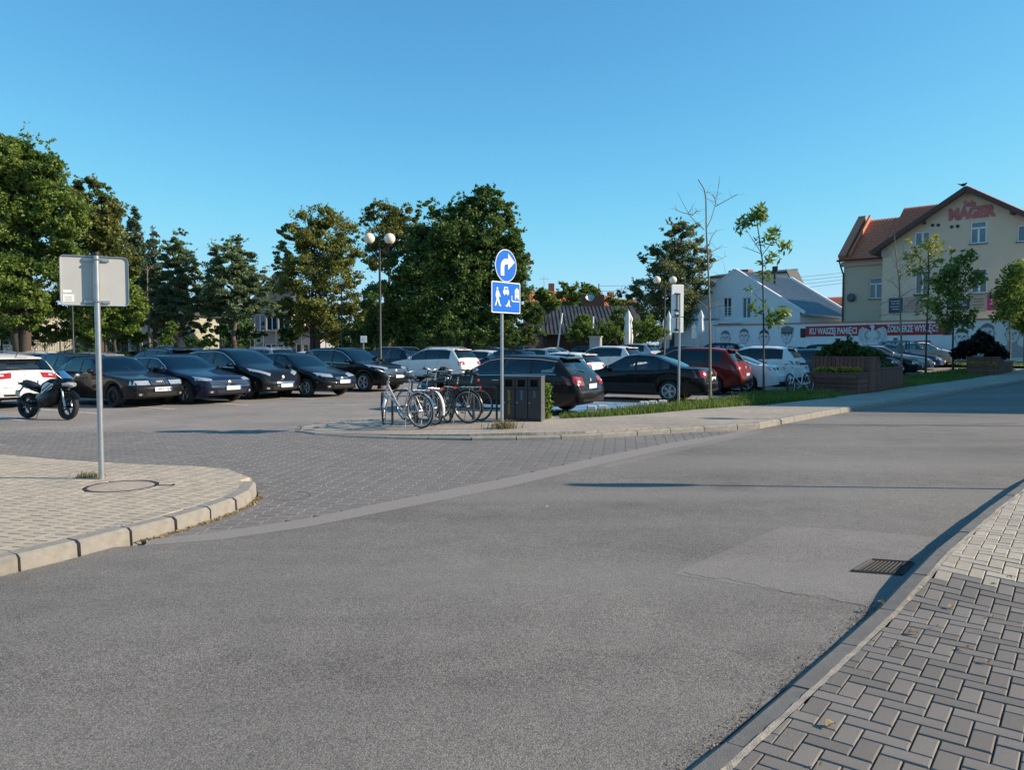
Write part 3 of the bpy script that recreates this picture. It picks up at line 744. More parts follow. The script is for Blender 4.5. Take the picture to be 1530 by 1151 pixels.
tile_roof(wing, (3.4, 4.4, zR + .75), (ww - 2.5, 0, 0), (0, -3.4, (zE - zR) * .72), 18, 12, M_RTILE, 'upper_tile_roof')
MB().add([(3.38, 1.0, zR - 2.5), (3.38, 4.4, zR - .1), (3.38, 4.4, zR + .74), (3.38, 1.0, zE + .1 + (zR - zE) * .42 )], [(0, 1, 2, 3)]).build('roof_step', M_BROWN, wing)
for nm, x_, wdt, m_ in (('parapet', .1, .62, M_RFLASH), ('parapet_edge', .74, .14, M_RFLASH)):
    L_ = math.hypot(4.6, zR - zE); MB().box((x_, 1.9, (zE + zR) / 2 + .28), (wdt, L_, .45), M=Matrix.Rotation(math.atan2(zR - zE, 4.6), 3, 'X')).build(nm, m_, wing)
MB().tube([(-.25, -.62, zE + .02), (ww, -.62, zE + .02)], .09, 8).build('gutter', M_BROWN, wing)
MB().tube([(-.05, -.6, zE), (-.02, -.3, zE - .5), (.12, -.1, zE - 1.1), (.12, -.1, .4)], .07, 8).build('drainpipe', M_BROWN, wing)
q = FP(1273, 445, T_W); MB().lathe([(0, .12), (.22, .1), (.34, .02), (.36, -.06), (0, -.02)], 16, Matrix.Rotation(R(90), 3, 'X'), (q[0] - sW, -.25, q[1])).tube([(q[0] - sW, -.25, q[1]), (q[0] - sW - .2, 0, q[1])], .03, 6).build('satellite_dish', mat('dish_grey', (.10, .105, .11), .5), wing)
# banners on the gable wall
M_TXT = mat('print_dark', (0.03, 0.03, 0.035), 0.6); M_TXTW = mat('print_white', (0.75, 0.75, 0.75), 0.6)
def banner(x0, y0, x1, y1, col, label, lines, tm, nm):
    a = fb(x0, y0, x1, y1); o = bld('banner', sA, T_B, label, 'banner', 'banners on the beige gable wall')
    MB().bbox(((a[0] + a[1]) / 2, -.04, (a[2] + a[3]) / 2), (a[1] - a[0], .04, a[3] - a[2]), .01).build('board', mat('banner_' + nm, col, 0.5, var=.05), o)
    for (tx, fy, fw_) in lines:
        if tx is None:
            MB().box(((a[0] + a[1]) / 2, -.064, a[2] + (a[3] - a[2]) * fy), ((a[1] - a[0]) * fw_, .008, .045)).build('print', tm, o)
        else:
            text_obj(tx, .3, tm, Matrix.Translation(((a[0] + a[1]) / 2, -.064, a[2] + (a[3] - a[2]) * fy)) @ Matrix.Rotation(R(90), 4, 'X'), o, 'print', fit=(a[1] - a[0]) * fw_)
ln = [(None, .78, .7), (None, .62, .6), (None, .42, .75), (None, .25, .5)]
banner(1328, 445, 1349, 468, (0.035, 0.05, 0.085), 'dark navy banner at the left end of the gable wall', ln, M_TXTW, 'navy')
banner(1351, 443, 1379, 467, (0.45, 0.33, 0.27), 'pale pink banner with a red top edge on the gable wall', ln, M_REDL, 'pink')
banner(1415, 447, 1449, 463, (0.03, 0.045, 0.06), 'dark green black banner behind the young tree crown', ln[:3], M_TXTW, 'dark')
banner(1450, 441, 1474, 466, (0.40, 0.32, 0.23), 'beige banner with faint brown print beneath the window', ln, M_BROWN, 'tan')
banner(1475, 439, 1502, 464, (0.42, 0.03, 0.13), 'magenta banner with white lettering beside the right tree', [('Oferta', .6, .6), (None, .4, .7), (None, .3, .5)], M_TXTW, 'magenta')
# ---- the mural wall
T_M = 59.5; s0, zt = FP(1066, 487, T_M); sM = s0 + 38
mw = bld('mural_wall', s0, T_M, 'long white painted wall with red band, eagle and drawn faces', 'wall'); g0m = 0.63
zt = 3.55; Lm = 38.0
M_MWHITE = mat('mural_white', (0.78, 0.79, 0.80), 0.85, var=0.05, scale=1)
M_MRED = mat('mural_red', (0.40, 0.025, 0.03), 0.7, var=0.08, scale=2)
M_MDRED = mat('mural_dark_red', (0.07, 0.02, 0.025), 0.7)
M_MGREY = mat('mural_grey', (0.19, 0.20, 0.22), 0.8, var=0.2, scale=6); M_MLT = mat('mural_lightgrey', (0.40, 0.41, 0.43), 0.8, var=0.15, scale=5)
M_MDK = mat('mural_charcoal', (0.07, 0.075, 0.08), 0.8, var=.2, scale=8)
MB().box((Lm / 2, .15, (g0m - .5 + zt) / 2), (Lm, .3, zt - g0m + .5)).build('wall_panel', M_MWHITE, mw)
MB().box((Lm / 2, .15, zt + .05), (Lm + .1, .46, .10)).build('coping', M_RFLASH, mw)
for k in range(int(Lm // 6) + 1): MB().box((k * 6.2 + .2, -.012, (g0m + zt) / 2), (.03, .02, zt - g0m)).build('panel_joint', M_MLT, mw)
def ms(px, py): q = FP(px, py, T_M); return q[0] - s0, q[1]
def flat(pts, m, name, y=-.02, t=.012, parent=None, px=True):
    pl = [ms(*p) for p in pts] if px else pts
    if area(pl) < 0: pl = pl[::-1]
    M_ = Matrix.Translation((0, y, 0)) @ Matrix.Rotation(R(90), 4, 'X')
    bm = bmesh.new(); f = bm.faces.new([bm.verts.new(M_ @ Vector((p[0], p[1], 0))) for p in pl]); r = bmesh.ops.extrude_face_region(bm, geom=[f])
    for v in [g for g in r['geom'] if isinstance(g, bmesh.types.BMVert)]: v.co.y -= t
    bmesh.ops.recalc_face_normals(bm, faces=bm.faces[:]); bmesh.ops.triangulate(bm, faces=bm.faces[:])
    me = bpy.data.meshes.new(name); bm.to_mesh(me); bm.free(); me.materials.append(m); o = bpy.data.objects.new(name, me); return link(o, parent or mw)
flat([(1204, 488), (1412, 482.5), (1412, 500), (1204, 503)], M_MRED, 'red_band')
flat([(1196, 491), (1203.7, 491), (1203.7, 504.5), (1196, 504.5)], M_MDRED, 'band_end')
flat([(1412.3, 485), (1422, 484.5), (1422, 500.5), (1409, 501)], M_MDRED, 'band_end', y=-.016)
flat([(1352, 510), (1390, 509), (1391, 514), (1352, 515)], M_MRED, 'red_band')
M_MLET = mat('mural_letters', (0.66, 0.67, 0.68), 0.8)
def mtext(s, xa, xb, yc, size):
    a = ms(xa, yc); b = ms(xb, yc)
    text_obj(s, size, M_MLET, Matrix.Translation(((a[0] + b[0]) / 2, -.04, ms((xa + xb) / 2, yc)[1])) @ Matrix.Rotation(R(90), 4, 'X'), mw, 'mural_lettering', bold=.022, fit=b[0] - a[0], ext=.004)
mtext('KU WASZEJ PAMIĘCI', 1210, 1280.5, 495.2, .66)
mtext('ŻOŁNIERZE WYKLĘCI!', 1326, 1402, 491.6, .66)
# crowned eagle, wings spread: feathers as separate strokes
ec = ms(1304, 499); k_ = (ms(1326, 499)[0] - ms(1282, 499)[0]) / 44
def E(x, y): return (ec[0] + x * k_, ec[1] + y * k_)
eg = MB().build('eagle', M_MLET, mw)
flat([E(-3, -12), E(3, -12), E(4.5, -4), E(3, 3), E(2.2, 8), E(3, 11), E(1, 14), E(-2, 13.5), E(-5, 10.5), E(-2, 10), E(-2.4, 5), E(-4.5, -3)], M_MLET, 'eagle_body', y=-.045, parent=mw, px=False)
flat([E(-2.2, 13.8), E(2.2, 13.8), E(3, 17), E(1.2, 15.3), E(0, 17.6), E(-1.2, 15.3), E(-3, 17)], M_MLET, 'eagle_crown', y=-.045, parent=mw, px=False)
mbk = MB()
for sg in (-1, 1):
    flat([E(sg * 3, 4), E(sg * 8, 8), E(sg * 15, 11), E(sg * 20, 7), E(sg * 21.5, -2), E(sg * 19, -12), E(sg * 8, -12), E(sg * 4, -4)], M_MLET, 'eagle_wing', y=-.042, px=False)
    for i in range(10):
        a0 = R(66 - i * 14)
        for (r0, r1, wd) in ((3.5, 8.6, 1.1), (9.4, 17.0 - abs(i - 3) * .55, 1.2)):
            c, s_ = math.cos(a0) * sg, math.sin(a0); p, q = E(sg * 4 + c * r0, -2 + s_ * r0), E(sg * 4 + c * r1, -2 + s_ * r1)
            if q[1] < E(0, -12)[1]: continue
            d = Vector((q[0] - p[0], q[1] - p[1])).normalized(); n = Vector((-d.y, d.x)) * wd * k_ * .5
            mbk.add([(p[0], -.058, p[1]), (q[0] + n.x, -.058, q[1] + n.y), (q[0] - n.x, -.058, q[1] - n.y)], [(0, 1, 2)])
mbk.build('eagle_feather_lines', M_MDK, mw, kind='stuff')
bpy.data.objects.remove(eg)
# drawn heads: plain generic faces
def head(px, py, hw, cap=False, hair='short', bust=False):
    c = ms(px, py); w_ = ms(px + hw, py)[0] - c[0]
    def P(x, y): return (c[0] + x * w_, c[1] + y * w_)
    def oval(rx, ry, cx=0, cy=0, n=20, a0=0, a1=360): return [P(cx + rx * math.cos(R(a0 + (a1 - a0) * i / n)), cy + ry * math.sin(R(a0 + (a1 - a0) * i / n))) for i in range(n + (0 if a1 - a0 == 360 else 1))]
    if bust: flat([P(-.55, -.8), P(-.6, -1.4), P(-1.9, -2.0), P(-2.1, -3.1), P(2.1, -3.1), P(1.9, -2.0), P(.6, -1.4), P(.55, -.8)], M_MLT, 'portrait_shoulders', y=-.018, px=False)
    flat(oval(.80, 1.22), M_MGREY, 'portrait_outline', y=-.02, px=False); flat(oval(.75, 1.16), mat('mural_skin', (0.66, 0.67, 0.69), .85, var=.12, scale=5), 'portrait_face', y=-.034, px=False)
    for sg in (-1, 1):
        flat(oval(.17, .07, sg * .32, .12, 8), M_MDK, 'portrait_eye', y=-.048, px=False); flat([P(sg * .12, .30), P(sg * .55, .34), P(sg * .55, .26), P(sg * .12, .22)], M_MGREY, 'portrait_brow', y=-.048, px=False)
        flat(oval(.12, .26, sg * .84, .02, 8), M_MLT, 'portrait_ear', y=-.03, px=False)
    flat([P(-.06, .2), P(.06, .2), P(.15, -.25), P(-.12, -.28)], M_MLT, 'portrait_nose', y=-.048, px=False)
    flat(oval(.28, .05, 0, -.55, 8), M_MGREY, 'portrait_mouth', y=-.048, px=False)
    if cap:
        flat([P(-.9, .42), P(.9, .42), P(.95, .62), P(1.15, 1.25), P(.2, 1.6), P(-1.0, 1.35), P(-.95, .62)], M_MGREY, 'portrait_cap', y=-.05, px=False); flat([P(-.95, .34), P(.95, .34), P(.92, .55), P(-.92, .55)], M_MDK, 'portrait_cap_peak', y=-.064, px=False)
    else:
        flat(oval(.84, 1.0, 0, .32, 16, 12, 168) + [P(-.55, .72), P(.2, .80), P(.62, .6)], M_MDK if hair == 'dark' else M_MGREY, 'portrait_hair', y=-.052, px=False)
for a in ((1084, 506, 8.5), (1112, 503, 8.5), (1142, 505, 9, False, 'dark'), (1176, 502, 9, True), (1437, 505, 12, False, 'dark', True), (1475, 498, 13, False, 'short', True), (1513, 500, 13, False, 'short', True)): head(*a)
flat([(1335, 505), (1341, 505), (1341, 512), (1335, 512)], mat('mural_green', (0.10, 0.14, 0.11), .8), 'small_emblem')
# ---- white gabled house
T_H = 64.0; sH, zH = FP(1098, 405, T_H); wh = bld('white_house', sH, T_H, 'white gabled house with sloping grey metal roof behind the mural wall')
xL, xR = FP(985, 490, T_H)[0] - sH, FP(1195, 470, T_H)[0] - sH; zl, zr = zH - .62 * -xL, zH - .64 * xR
op = [fb(1108.5, 444, 1122, 476, T_H, sH), fb(1080, 444, 1093, 474, T_H, sH)]
mb = MB(); wall_face(mb, xL, xR, .3, zH, op, clips=[((0, zH), (.62, -1)), ((0, zH), (-.64, -1))])
mb.add([(xR, 0, .3), (xR, 12, .3), (xR, 12, zr), (xR, 0, zr)], [(0, 1, 2, 3)]); mb.add([(xL, 0, .3), (xL, 12, .3), (xL, 12, zl), (xL, 0, zl)], [(3, 2, 1, 0)]); mb.build('wall', M_WHITEW, wh)
window(wh, *op[0], cols=2, fw=.08, pane=M_CURTAIN, sill=False); window(wh, *op[1], cols=2, fw=.08, sill=False)
for sg, xe, ze in ((1, xR + .35, zH - .64 * (xR + .35)), (-1, xL - .2, zH + .62 * (xL - .2))):
    mb = MB(); vs = [(0, .32, zH + .04), (xe, .32, ze + .04), (xe, 11.7, ze + .04), (0, 11.7, zH + .04)]; vs += [(x, y, z - .12) for x, y, z in vs]
    mb.add(vs, [(0, 1, 2, 3), (7, 6, 5, 4), (0, 4, 5, 1), (1, 5, 6, 2), (2, 6, 7, 3), (3, 7, 4, 0)]); rp = mb.build('roof', M_ZINC, wh)
    mb = MB(); n_ = Vector((-(ze - zH), 0, xe)).normalized(); n_ = n_ if n_.z > 0 else -n_
    for k in range(24):
        y = .5 + k * .47; a = Vector((0, y, zH + .04)); b = Vector((xe, y, ze + .04)); c = (a + b) / 2 + n_ * .03
        d = (b - a); mb.box(c, (d.length, .03, .06), M=Matrix.Rotation(math.atan2(-d.z, d.x), 3, 'Y'))
    mb.build('roof_seam', M_ZINC, rp, kind='stuff')
for y in (.12, 11.9):                               # raised gable copings
    for xe, sl in ((xR + .4, -.64), (xL - .2, .62)):
        a = Vector((0, y, zH + .14)); b = Vector((xe, y, zH + sl * xe + .14)); d = b - a
        if d.x < 0: d = -d
        MB().box((a + b) / 2, (d.length, .36, .22), M=Matrix.Rotation(math.atan2(-d.z, d.x), 3, 'Y')).build('gable_coping', M_WFRAME, wh)
def rail(x0, x1, z0, z1, y):
    mb = MB(); mb.box(((x0 + x1) / 2, y, z1), (x1 - x0, .05, .06)); mb.box(((x0 + x1) / 2, y, z0), (x1 - x0, .05, .06))
    for x in (x0, x1): mb.box((x, y, (z0 + z1) / 2), (.07, .05, z1 - z0))
    o = mb.build('balcony_railing', M_WFRAME, wh)
    for k in range(4): MB().box(((x0 + x1) / 2, y, z0 + (z1 - z0) * (k + 1) / 5), (x1 - x0 - .07, .03, .035)).build('rail_bar', M_WFRAME, o)
a = fb(1082, 459, 1096, 479, T_H - 1.2, sH); rail(a[0], a[1], a[2], a[3], -1.2)
a = fb(1062, 461, 1071, 479, T_H - 1.2, sH); rail(a[0], a[1], a[2], a[3], -1.2)
a = fb(1058, 479, 1106, 483, T_H - .6, sH); MB().box(((a[0] + a[1]) / 2, -.6, a[2]), (a[1] - a[0], 1.3, .16)).build('balcony_slab', M_WFRAME, wh)
q = FP(1128, 397, T_H); MB().tube([(q[0] - sH, 4, zH - 1), (q[0] - sH, 4, q[1] + .25)], .12, 8).box((q[0] - sH, 4, q[1]), (.5, .12, .5)).build('chimney_cowl', M_BLACK, wh)
# low white annex left of it
aw = FP(998, 481, T_H - 2); ax = FP(1066, 481, T_H - 2)
an = bld('white_annex', aw[0], T_H - 2, 'low white terrace wall behind the folded umbrellas', 'wall'); MB().bbox(((ax[0] - aw[0]) / 2, .5, (aw[1] + .3) / 2), (ax[0] - aw[0], 1.0, aw[1] - .3), .03).build('wall_panel', M_WHITEW, an)
MB().bbox(((ax[0] - aw[0]) / 2, .5, aw[1] + .16), (ax[0] - aw[0] + .1, 1.1, .08), .015).build('coping', M_GREYW, an)
# house behind with a dark ridge and white dormer
T_K = 80.0; sK, zK = FP(1175, 405, T_K); kb = bld('far_house', sK, T_K, 'dark roofed house with a white gable end rising behind the zinc roof', 'house')
k0 = FP(1060, 405, T_K)[0] - sK; k1 = FP(1184, 420, T_K)[0] - sK
MB().add([(k0, 0, .5), (k1, 0, .5), (k1, 0, zK - 1.4), (0, 0, zK), (k0, 0, zK), (k0, 2.5, .5), (k1, 2.5, .5), (k1, 2.5, zK - 1.4), (0, 2.5, zK), (k0, 2.5, zK)], [(0, 1, 2, 3, 4), (9, 8, 7, 6, 5), (1, 6, 7, 2), (0, 4, 9, 5)]).build('wall', M_WHITEW, kb)
MB().add([(k0 - .2, -.4, zK - .25), (.1, -.4, zK - .25), (.1, 2.7, zK + .25), (k0 - .2, 2.7, zK + .25), (k0 - .2, -.4, zK - .05), (.1, -.4, zK - .05), (.1, 2.7, zK + .45), (k0 - .2, 2.7, zK + .45)], [(4, 5, 6, 7), (0, 1, 5, 4), (0, 3, 2, 1), (1, 2, 6, 5), (3, 0, 4, 7)]).build('roof', M_TAR, kb)
MB().add([(.1, -.4, zK + .05), (k1 + .25, -.4, zK - 1.6), (k1 + .25, 2.7, zK - 1.6), (.1, 2.7, zK + .05), (.1, -.4, zK + .2), (k1 + .25, -.4, zK - 1.45), (k1 + .25, 2.7, zK - 1.45), (.1, 2.7, zK + .2)], [(4, 5, 6, 7), (0, 1, 5, 4), (0, 3, 2, 1), (1, 2, 6, 5)]).build('roof', M_TAR, kb)
q = FP(1094, 404, T_K); MB().box((q[0] - sK, 2, zK + .15), (2.4, 1.2, 1.0)).build('chimney', M_BRICKRED, kb)
# red roofed house between
T_Q = 92.0; sQ, zQ = FP(1232, 440, T_Q); qb = bld('red_roofed_house', sQ, T_Q, 'distant house with red tiled roof between zinc roof and beige wing', 'house')
MB().box((4, 6, 2.6), (12, 7, 5)).build('wall', M_YELLOW, qb)
tile_roof(qb, (-2.2, 6, zQ), (13, 0, 0), (0, -5, -(zQ - 5.1)), 40, 14, M_RTILE, 'roof'); MB().box((3.6, 6.2, zQ + .5), (.9, .9, 1.4)).build('chimney', M_BRICKRED, qb)
# ---- dark roofed shed and roofs beyond
p0, p1 = PX(806, 500, 60), PX(968, 500, 60); rg = PX(900, 457, 66)
sh = empty('old_shed', ((p0.x + p1.x) / 2, 60, 0), 0, 'low old building with a wide dark metal roof behind the parked cars', 'building'); hw = (p1.x - p0.x) / 2; ez = p0.z
MB().box((0, 6, ez / 2), (hw * 2 - .6, 11, ez)).build('wall', M_WOODDK, sh)
mb = MB(); vs = [(-hw, -.3, ez), (hw, -.3, ez), (hw - .3, 6, rg.z), (-hw + .9, 6, rg.z), (hw, 12.3, ez), (-hw, 12.3, ez)]; mb.add(vs, [(0, 1, 2, 3), (3, 2, 4, 5), (1, 4, 2), (0, 3, 5)]); rs = mb.build('roof', M_TAR, sh)
mb = MB(); sl_ = math.atan2(rg.z - ez, 6.3)
for k in range(24):
    x = -hw + .6 + k * (2 * hw - 1.2) / 23; mb.box((x, 2.85, (ez + rg.z) / 2 + .03), (.05, 6.6, .06), M=Matrix.Rotation(sl_, 3, 'X'))
mb.build('roof_seam', M_TAR, rs, kind='stuff')
q = PX(886, 451, 66); ch = MB().box((q.x - sh.location.x, 6.3, q.z), (1.9, .9, 1.2)).build('chimney', M_WOODDK, rs)
MB().lathe([(0, .03), (.22, .06), (.36, .14)], 16, Matrix.Rotation(R(78), 3, 'X') , (q.x - sh.location.x - .3, 5.6, q.z + .35)).build('satellite_dish', M_GALV, rs)
for k, (px, py, Y, wdt, h_) in enumerate(((822, 440, 92, 4.0, 1.2), (898, 447, 95, 2.0, 2.0), (924, 452, 98, 5.0, 1.0))):
    q = PX(px, py, Y); hh = empty('rooftop_house', (q.x, Y, 0), R(8 * k), ('small far house with orange roof beside the big dark tree', 'far house with tall brick chimney behind the dark shed', 'far house with long orange roof right of the brick chimney')[k], 'house')
    MB().box((0, 3, q.z / 2 - .4), (wdt + 2, 6, q.z - .8)).build('wall', M_BRICKRED, hh); tile_roof(hh, (-wdt / 2 - 1.2, 3, q.z + .6), (wdt + 2.4, 0, 0), (0, -3.4, -1.5), 14, 8, M_RTILE, 'roof')
    MB().box((.3, 3.2, q.z + .8), (.7, .7, 1.5)).build('chimney', M_BRICKRED, hh)
# ---- houses behind the pines
def plain_house(name, x0, x1, ytop, yeave, Y, m, label, rm, nwin, zw=(0.35, 0.62)):
    a, b = PX(x0, ytop, Y), PX(x1, ytop, Y); ez = PX(x0, yeave, Y).z; w_ = b.x - a.x
    o = empty(name, ((a.x + b.x) / 2, Y, 0), 0, label, 'house'); ops = []
    for k in range(nwin):
        cx = -w_ / 2 + w_ * (k + .5) / nwin; ops.append((cx - .55, cx + .55, ez * zw[0], ez * zw[1]))
    mb = MB(); wall_face(mb, -w_ / 2, w_ / 2, 0, ez, ops); mb.add([(-w_ / 2, 0, 0), (-w_ / 2, 8, 0), (-w_ / 2, 8, ez), (-w_ / 2, 0, ez)], [(0, 1, 2, 3)]); mb.add([(w_ / 2, 0, 0), (w_ / 2, 8, 0), (w_ / 2, 8, ez), (w_ / 2, 0, ez)], [(3, 2, 1, 0)]); mb.build('wall', m, o)
    for q in ops: window(o, *q)
    h_ = a.z - ez; r_ = MB().add([(-w_ / 2 - .4, -.5, ez - .1), (w_ / 2 + .4, -.5, ez - .1), (w_ / 2 - 1, 4, ez + h_), (-w_ / 2 + 1, 4, ez + h_), (w_ / 2 + .4, 8.5, ez - .1), (-w_ / 2 - .4, 8.5, ez - .1)], [(0, 1, 2, 3), (3, 2, 4, 5), (1, 4, 2), (0, 3, 5)]).build('roof', rm, o)
    MB().box((w_ * .2, 4, ez + h_ + .2), (.8, .6, 1.4)).build('chimney', M_BRICKRED, r_); return o
plain_house('pale_house', 190, 285, 455, 470, 84, M_YELLOW, 'pale yellow house half hidden behind the pines', M_TAR, 5)
plain_house('cream_house', 378, 432, 400, 452, 78, M_YELLOW, 'cream house with steep dark roof behind the globe lantern', M_TAR, 3, (.55, .8))
plain_house('grey_house', 395, 470, 488, 494, 72, M_GREYW, 'low grey building behind the fence posts', M_TAR, 4)
plain_house('light_house', -30, 40, 440, 465, 80, M_YELLOW, 'pale house behind the orange tree at the far left', M_TAR, 3)
# ---- block of flats on the right of the road, outside the photograph: it shades the far pavement
ab = empty('apartment_block', (36.0, 40.3, 0), R(-100), 'plain four storey block of flats right of the road', 'building')
ops = [(3 + 3.4 * i, 4.4 + 3.4 * i, 1.3 + 3.1 * j, 2.8 + 3.1 * j) for i in range(6) for j in range(4)]
H_ = 13.0; mb = MB(); wall_face(mb, 0, 22, -.2, H_, ops); mb.add([(0, 0, -.2), (0, 12, -.2), (0, 12, H_), (0, 0, H_), (22, 0, -.2), (22, 12, -.2), (22, 12, H_), (22, 0, H_)], [(0, 1, 2, 3), (4, 7, 6, 5), (1, 5, 6, 2), (3, 2, 6, 7)])
wl = mb.build('wall', M_BEIGE_L, ab)
for q in ops: window(ab, *q)
MB().box((11, 6, H_ + .12), (22.8, 12.8, .24)).build('roof', M_GREYW, ab)
# ---- fences
def fence_run(name, A, B, h, label, npost, post_m, picket=None, rails=2):
    A, B = Vector(A), Vector(B); d = B - A; L_ = d.length; o = empty(name, (A.x, A.y, 0), math.atan2(d.y, d.x), label, 'fence')
    for k in range(npost + 1): MB().bbox((L_ * k / npost, 0, h / 2), (.07, .07, h), .01).build('post', post_m, o)
    for k in range(rails): MB().box((L_ / 2, .05, h * (.15 + .75 * k / max(rails - 1, 1))), (L_, .03, .05)).build('rail', post_m, o)
    if picket:
        mb = MB(); n = int(L_ / picket)
        for k in range(n): mb.box((k * picket, -.03, h / 2), (.025, .02, h * .95))
        mb.build('pickets', post_m, o, kind='stuff')
    return o
a, b = PX(20, 505, 58), PX(335, 505, 60); fence_run('picket_fence', a.xy, b.xy, a.z, 'pale grey metal picket fence under the big left trees', 14, mat('fence_grey', (0.30, 0.31, 0.31), .5), .12)
a, b = PX(335, 492, 60), PX(560, 494, 62); fence_run('post_fence', a.xy, b.xy, a.z, 'tall dark fence with thin posts in front of the grey building', 12, mat('fence_dark', (0.13, 0.14, 0.14), .5), None, 3)
a, b = PX(590, 512, 58), PX(990, 512, 58); fence_run('board_fence', a.xy, b.xy, a.z, 'low dark board fence running behind the middle car rows', 16, M_WOODDK, .16)
# power line
def wire(a, b, sag, label):
    a, b = Vector(a), Vector(b); pts = [a.lerp(b, i / 14) - Vector((0, 0, sag * 4 * (i / 14) * (1 - i / 14))) for i in range(15)]
    return tag(MB().tube(pts, .022, 4).build('power_line', M_BLACK), label, 'wire', 'overhead power lines')
M_POLE = mat('concrete_pole', (0.30, 0.30, 0.29), .9)
pp = PX(895, 424, 105); tag(MB().tube([(pp.x, 105, 0), (pp.x, 105, pp.z)], [.17, .1], 8).build('utility_pole', M_POLE), 'thin utility pole standing above the far roofs', 'pole')
for k in range(4): wire((pp.x, 105, pp.z - .3 - .7 * k), PX(1275, 406 + 5 * k, 112), .5, ('topmost overhead wire', 'second overhead wire from the top', 'third overhead wire from the top', 'lowest overhead wire')[k] + ' crossing the sky behind the white house')
for px, pt_, Y in ((813, 412, 100), (929, 428, 104)):
    q = PX(px, pt_, Y); tag(MB().tube([(q.x, Y, 0), (q.x, Y, q.z)], .05, 6).box((q.x, Y, q.z - .4), (1.2, .03, .04)).build('aerial_mast', M_GALV), 'thin aerial mast ' + ('right of the big dark tree' if px < 900 else 'beside the orange far roof'), 'aerial')
# ------------------------------------------------------------------ trees and plants
rng = np.random.default_rng(11)
M_BARK = mat('bark', (0.07, 0.055, 0.042), 0.95, var=0.4, scale=14, bump=0.8)
M_BARK_L = mat('bark_light', (0.20, 0.165, 0.125), 0.9, var=0.3, scale=20, bump=0.5)
M_BARK_P = mat('bark_pine', (0.12, 0.085, 0.065), 0.95, var=0.4, scale=10, bump=0.7)
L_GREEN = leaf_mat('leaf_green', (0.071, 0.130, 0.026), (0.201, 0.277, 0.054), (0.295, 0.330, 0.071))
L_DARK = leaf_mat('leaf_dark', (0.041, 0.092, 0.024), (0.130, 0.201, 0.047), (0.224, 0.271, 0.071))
L_OLIVE = leaf_mat('leaf_olive', (0.115, 0.145, 0.032), (0.275, 0.285, 0.070), (0.370, 0.320, 0.090))
L_BROWN = leaf_mat('leaf_brown', (0.095, 0.130, 0.030), (0.215, 0.230, 0.062), (0.330, 0.260, 0.085))
L_RUST = leaf_mat('leaf_rust', (0.140, 0.079, 0.026), (0.263, 0.123, 0.038), (0.350, 0.175, 0.052))
L_PINE = leaf_mat('needle', (0.088, 0.147, 0.073), (0.206, 0.266, 0.130), (0.283, 0.319, 0.165))
L_SPRUCE = leaf_mat('needle_blue', (0.071, 0.118, 0.071), (0.147, 0.195, 0.116))
L_YELLOW = leaf_mat('leaf_yellow', (0.130, 0.170, 0.030), (0.300, 0.310, 0.050), (0.400, 0.360, 0.070))
L_LIME = leaf_mat('leaf_lime', (0.100, 0.177, 0.029), (0.236, 0.319, 0.059))
L_FEATHER = leaf_mat('leaf_feather', (0.100, 0.142, 0.068), (0.224, 0.242, 0.100), (0.342, 0.271, 0.094))
L_PLUM = leaf_mat('leaf_plum', (0.012, 0.008, 0.008), (0.035, 0.018, 0.016))
def leaves_mesh(name, P, size, m, elong=1.6, up=0.3, outc=None, sj=0.45):
    """P: n x 3 leaf centres. One bent leaf (two quads folded on the rib) or a quad each"""
    n = len(P); P = np.asarray(P, float)
    N = rng.normal(size=(n, 3)); N[:, 2] += up
    if outc is not None:
        o = P - outc; o /= np.linalg.norm(o, axis=1, keepdims=True) + 1e-6; N = N * 0.75 + o * 0.8
    N /= np.linalg.norm(N, axis=1, keepdims=True)
    T = rng.normal(size=(n, 3)); T -= N * (T * N).sum(1, keepdims=True); T /= np.linalg.norm(T, axis=1, keepdims=True); B = np.cross(N, T)
    s = size * (1 + sj * rng.uniform(-1, 1, (n, 1))); a = s * elong / 2; b = s / 2
    V = np.stack([P - T * a, P + B * b + N * s * .12, P + T * a, P - B * b + N * s * .12], 1).reshape(-1, 3)
    me = bpy.data.meshes.new(name); me.vertices.add(4 * n); me.vertices.foreach_set('co', V.astype(np.float32).ravel())
    me.loops.add(4 * n); me.loops.foreach_set('vertex_index', np.arange(4 * n, dtype=np.int32)); me.polygons.add(n)
    me.polygons.foreach_set('loop_start', np.arange(0, 4 * n, 4, dtype=np.int32)); me.polygons.foreach_set('loop_total', np.full(n, 4, np.int32))
    me.materials.append(m); me.update(); me.validate(); return me
def branch_to(mb, base, tip, r0, r1, wob=0.12, n=5):
    base, tip = Vector(base), Vector(tip); L_ = (tip - base).length; pts = []; rd = []
    for i in range(n + 1):
        t = i / n; p = base.lerp(tip, t) + Vector((random.gauss(0, 1), random.gauss(0, 1), random.gauss(0, .6))) * wob * L_ * math.sin(t * math.pi) * .35
        p.z += L_ * .10 * math.sin(t * math.pi); pts.append(p); rd.append(r0 + (r1 - r0) * t)
    mb.tube(pts, rd, 6, cap=False)
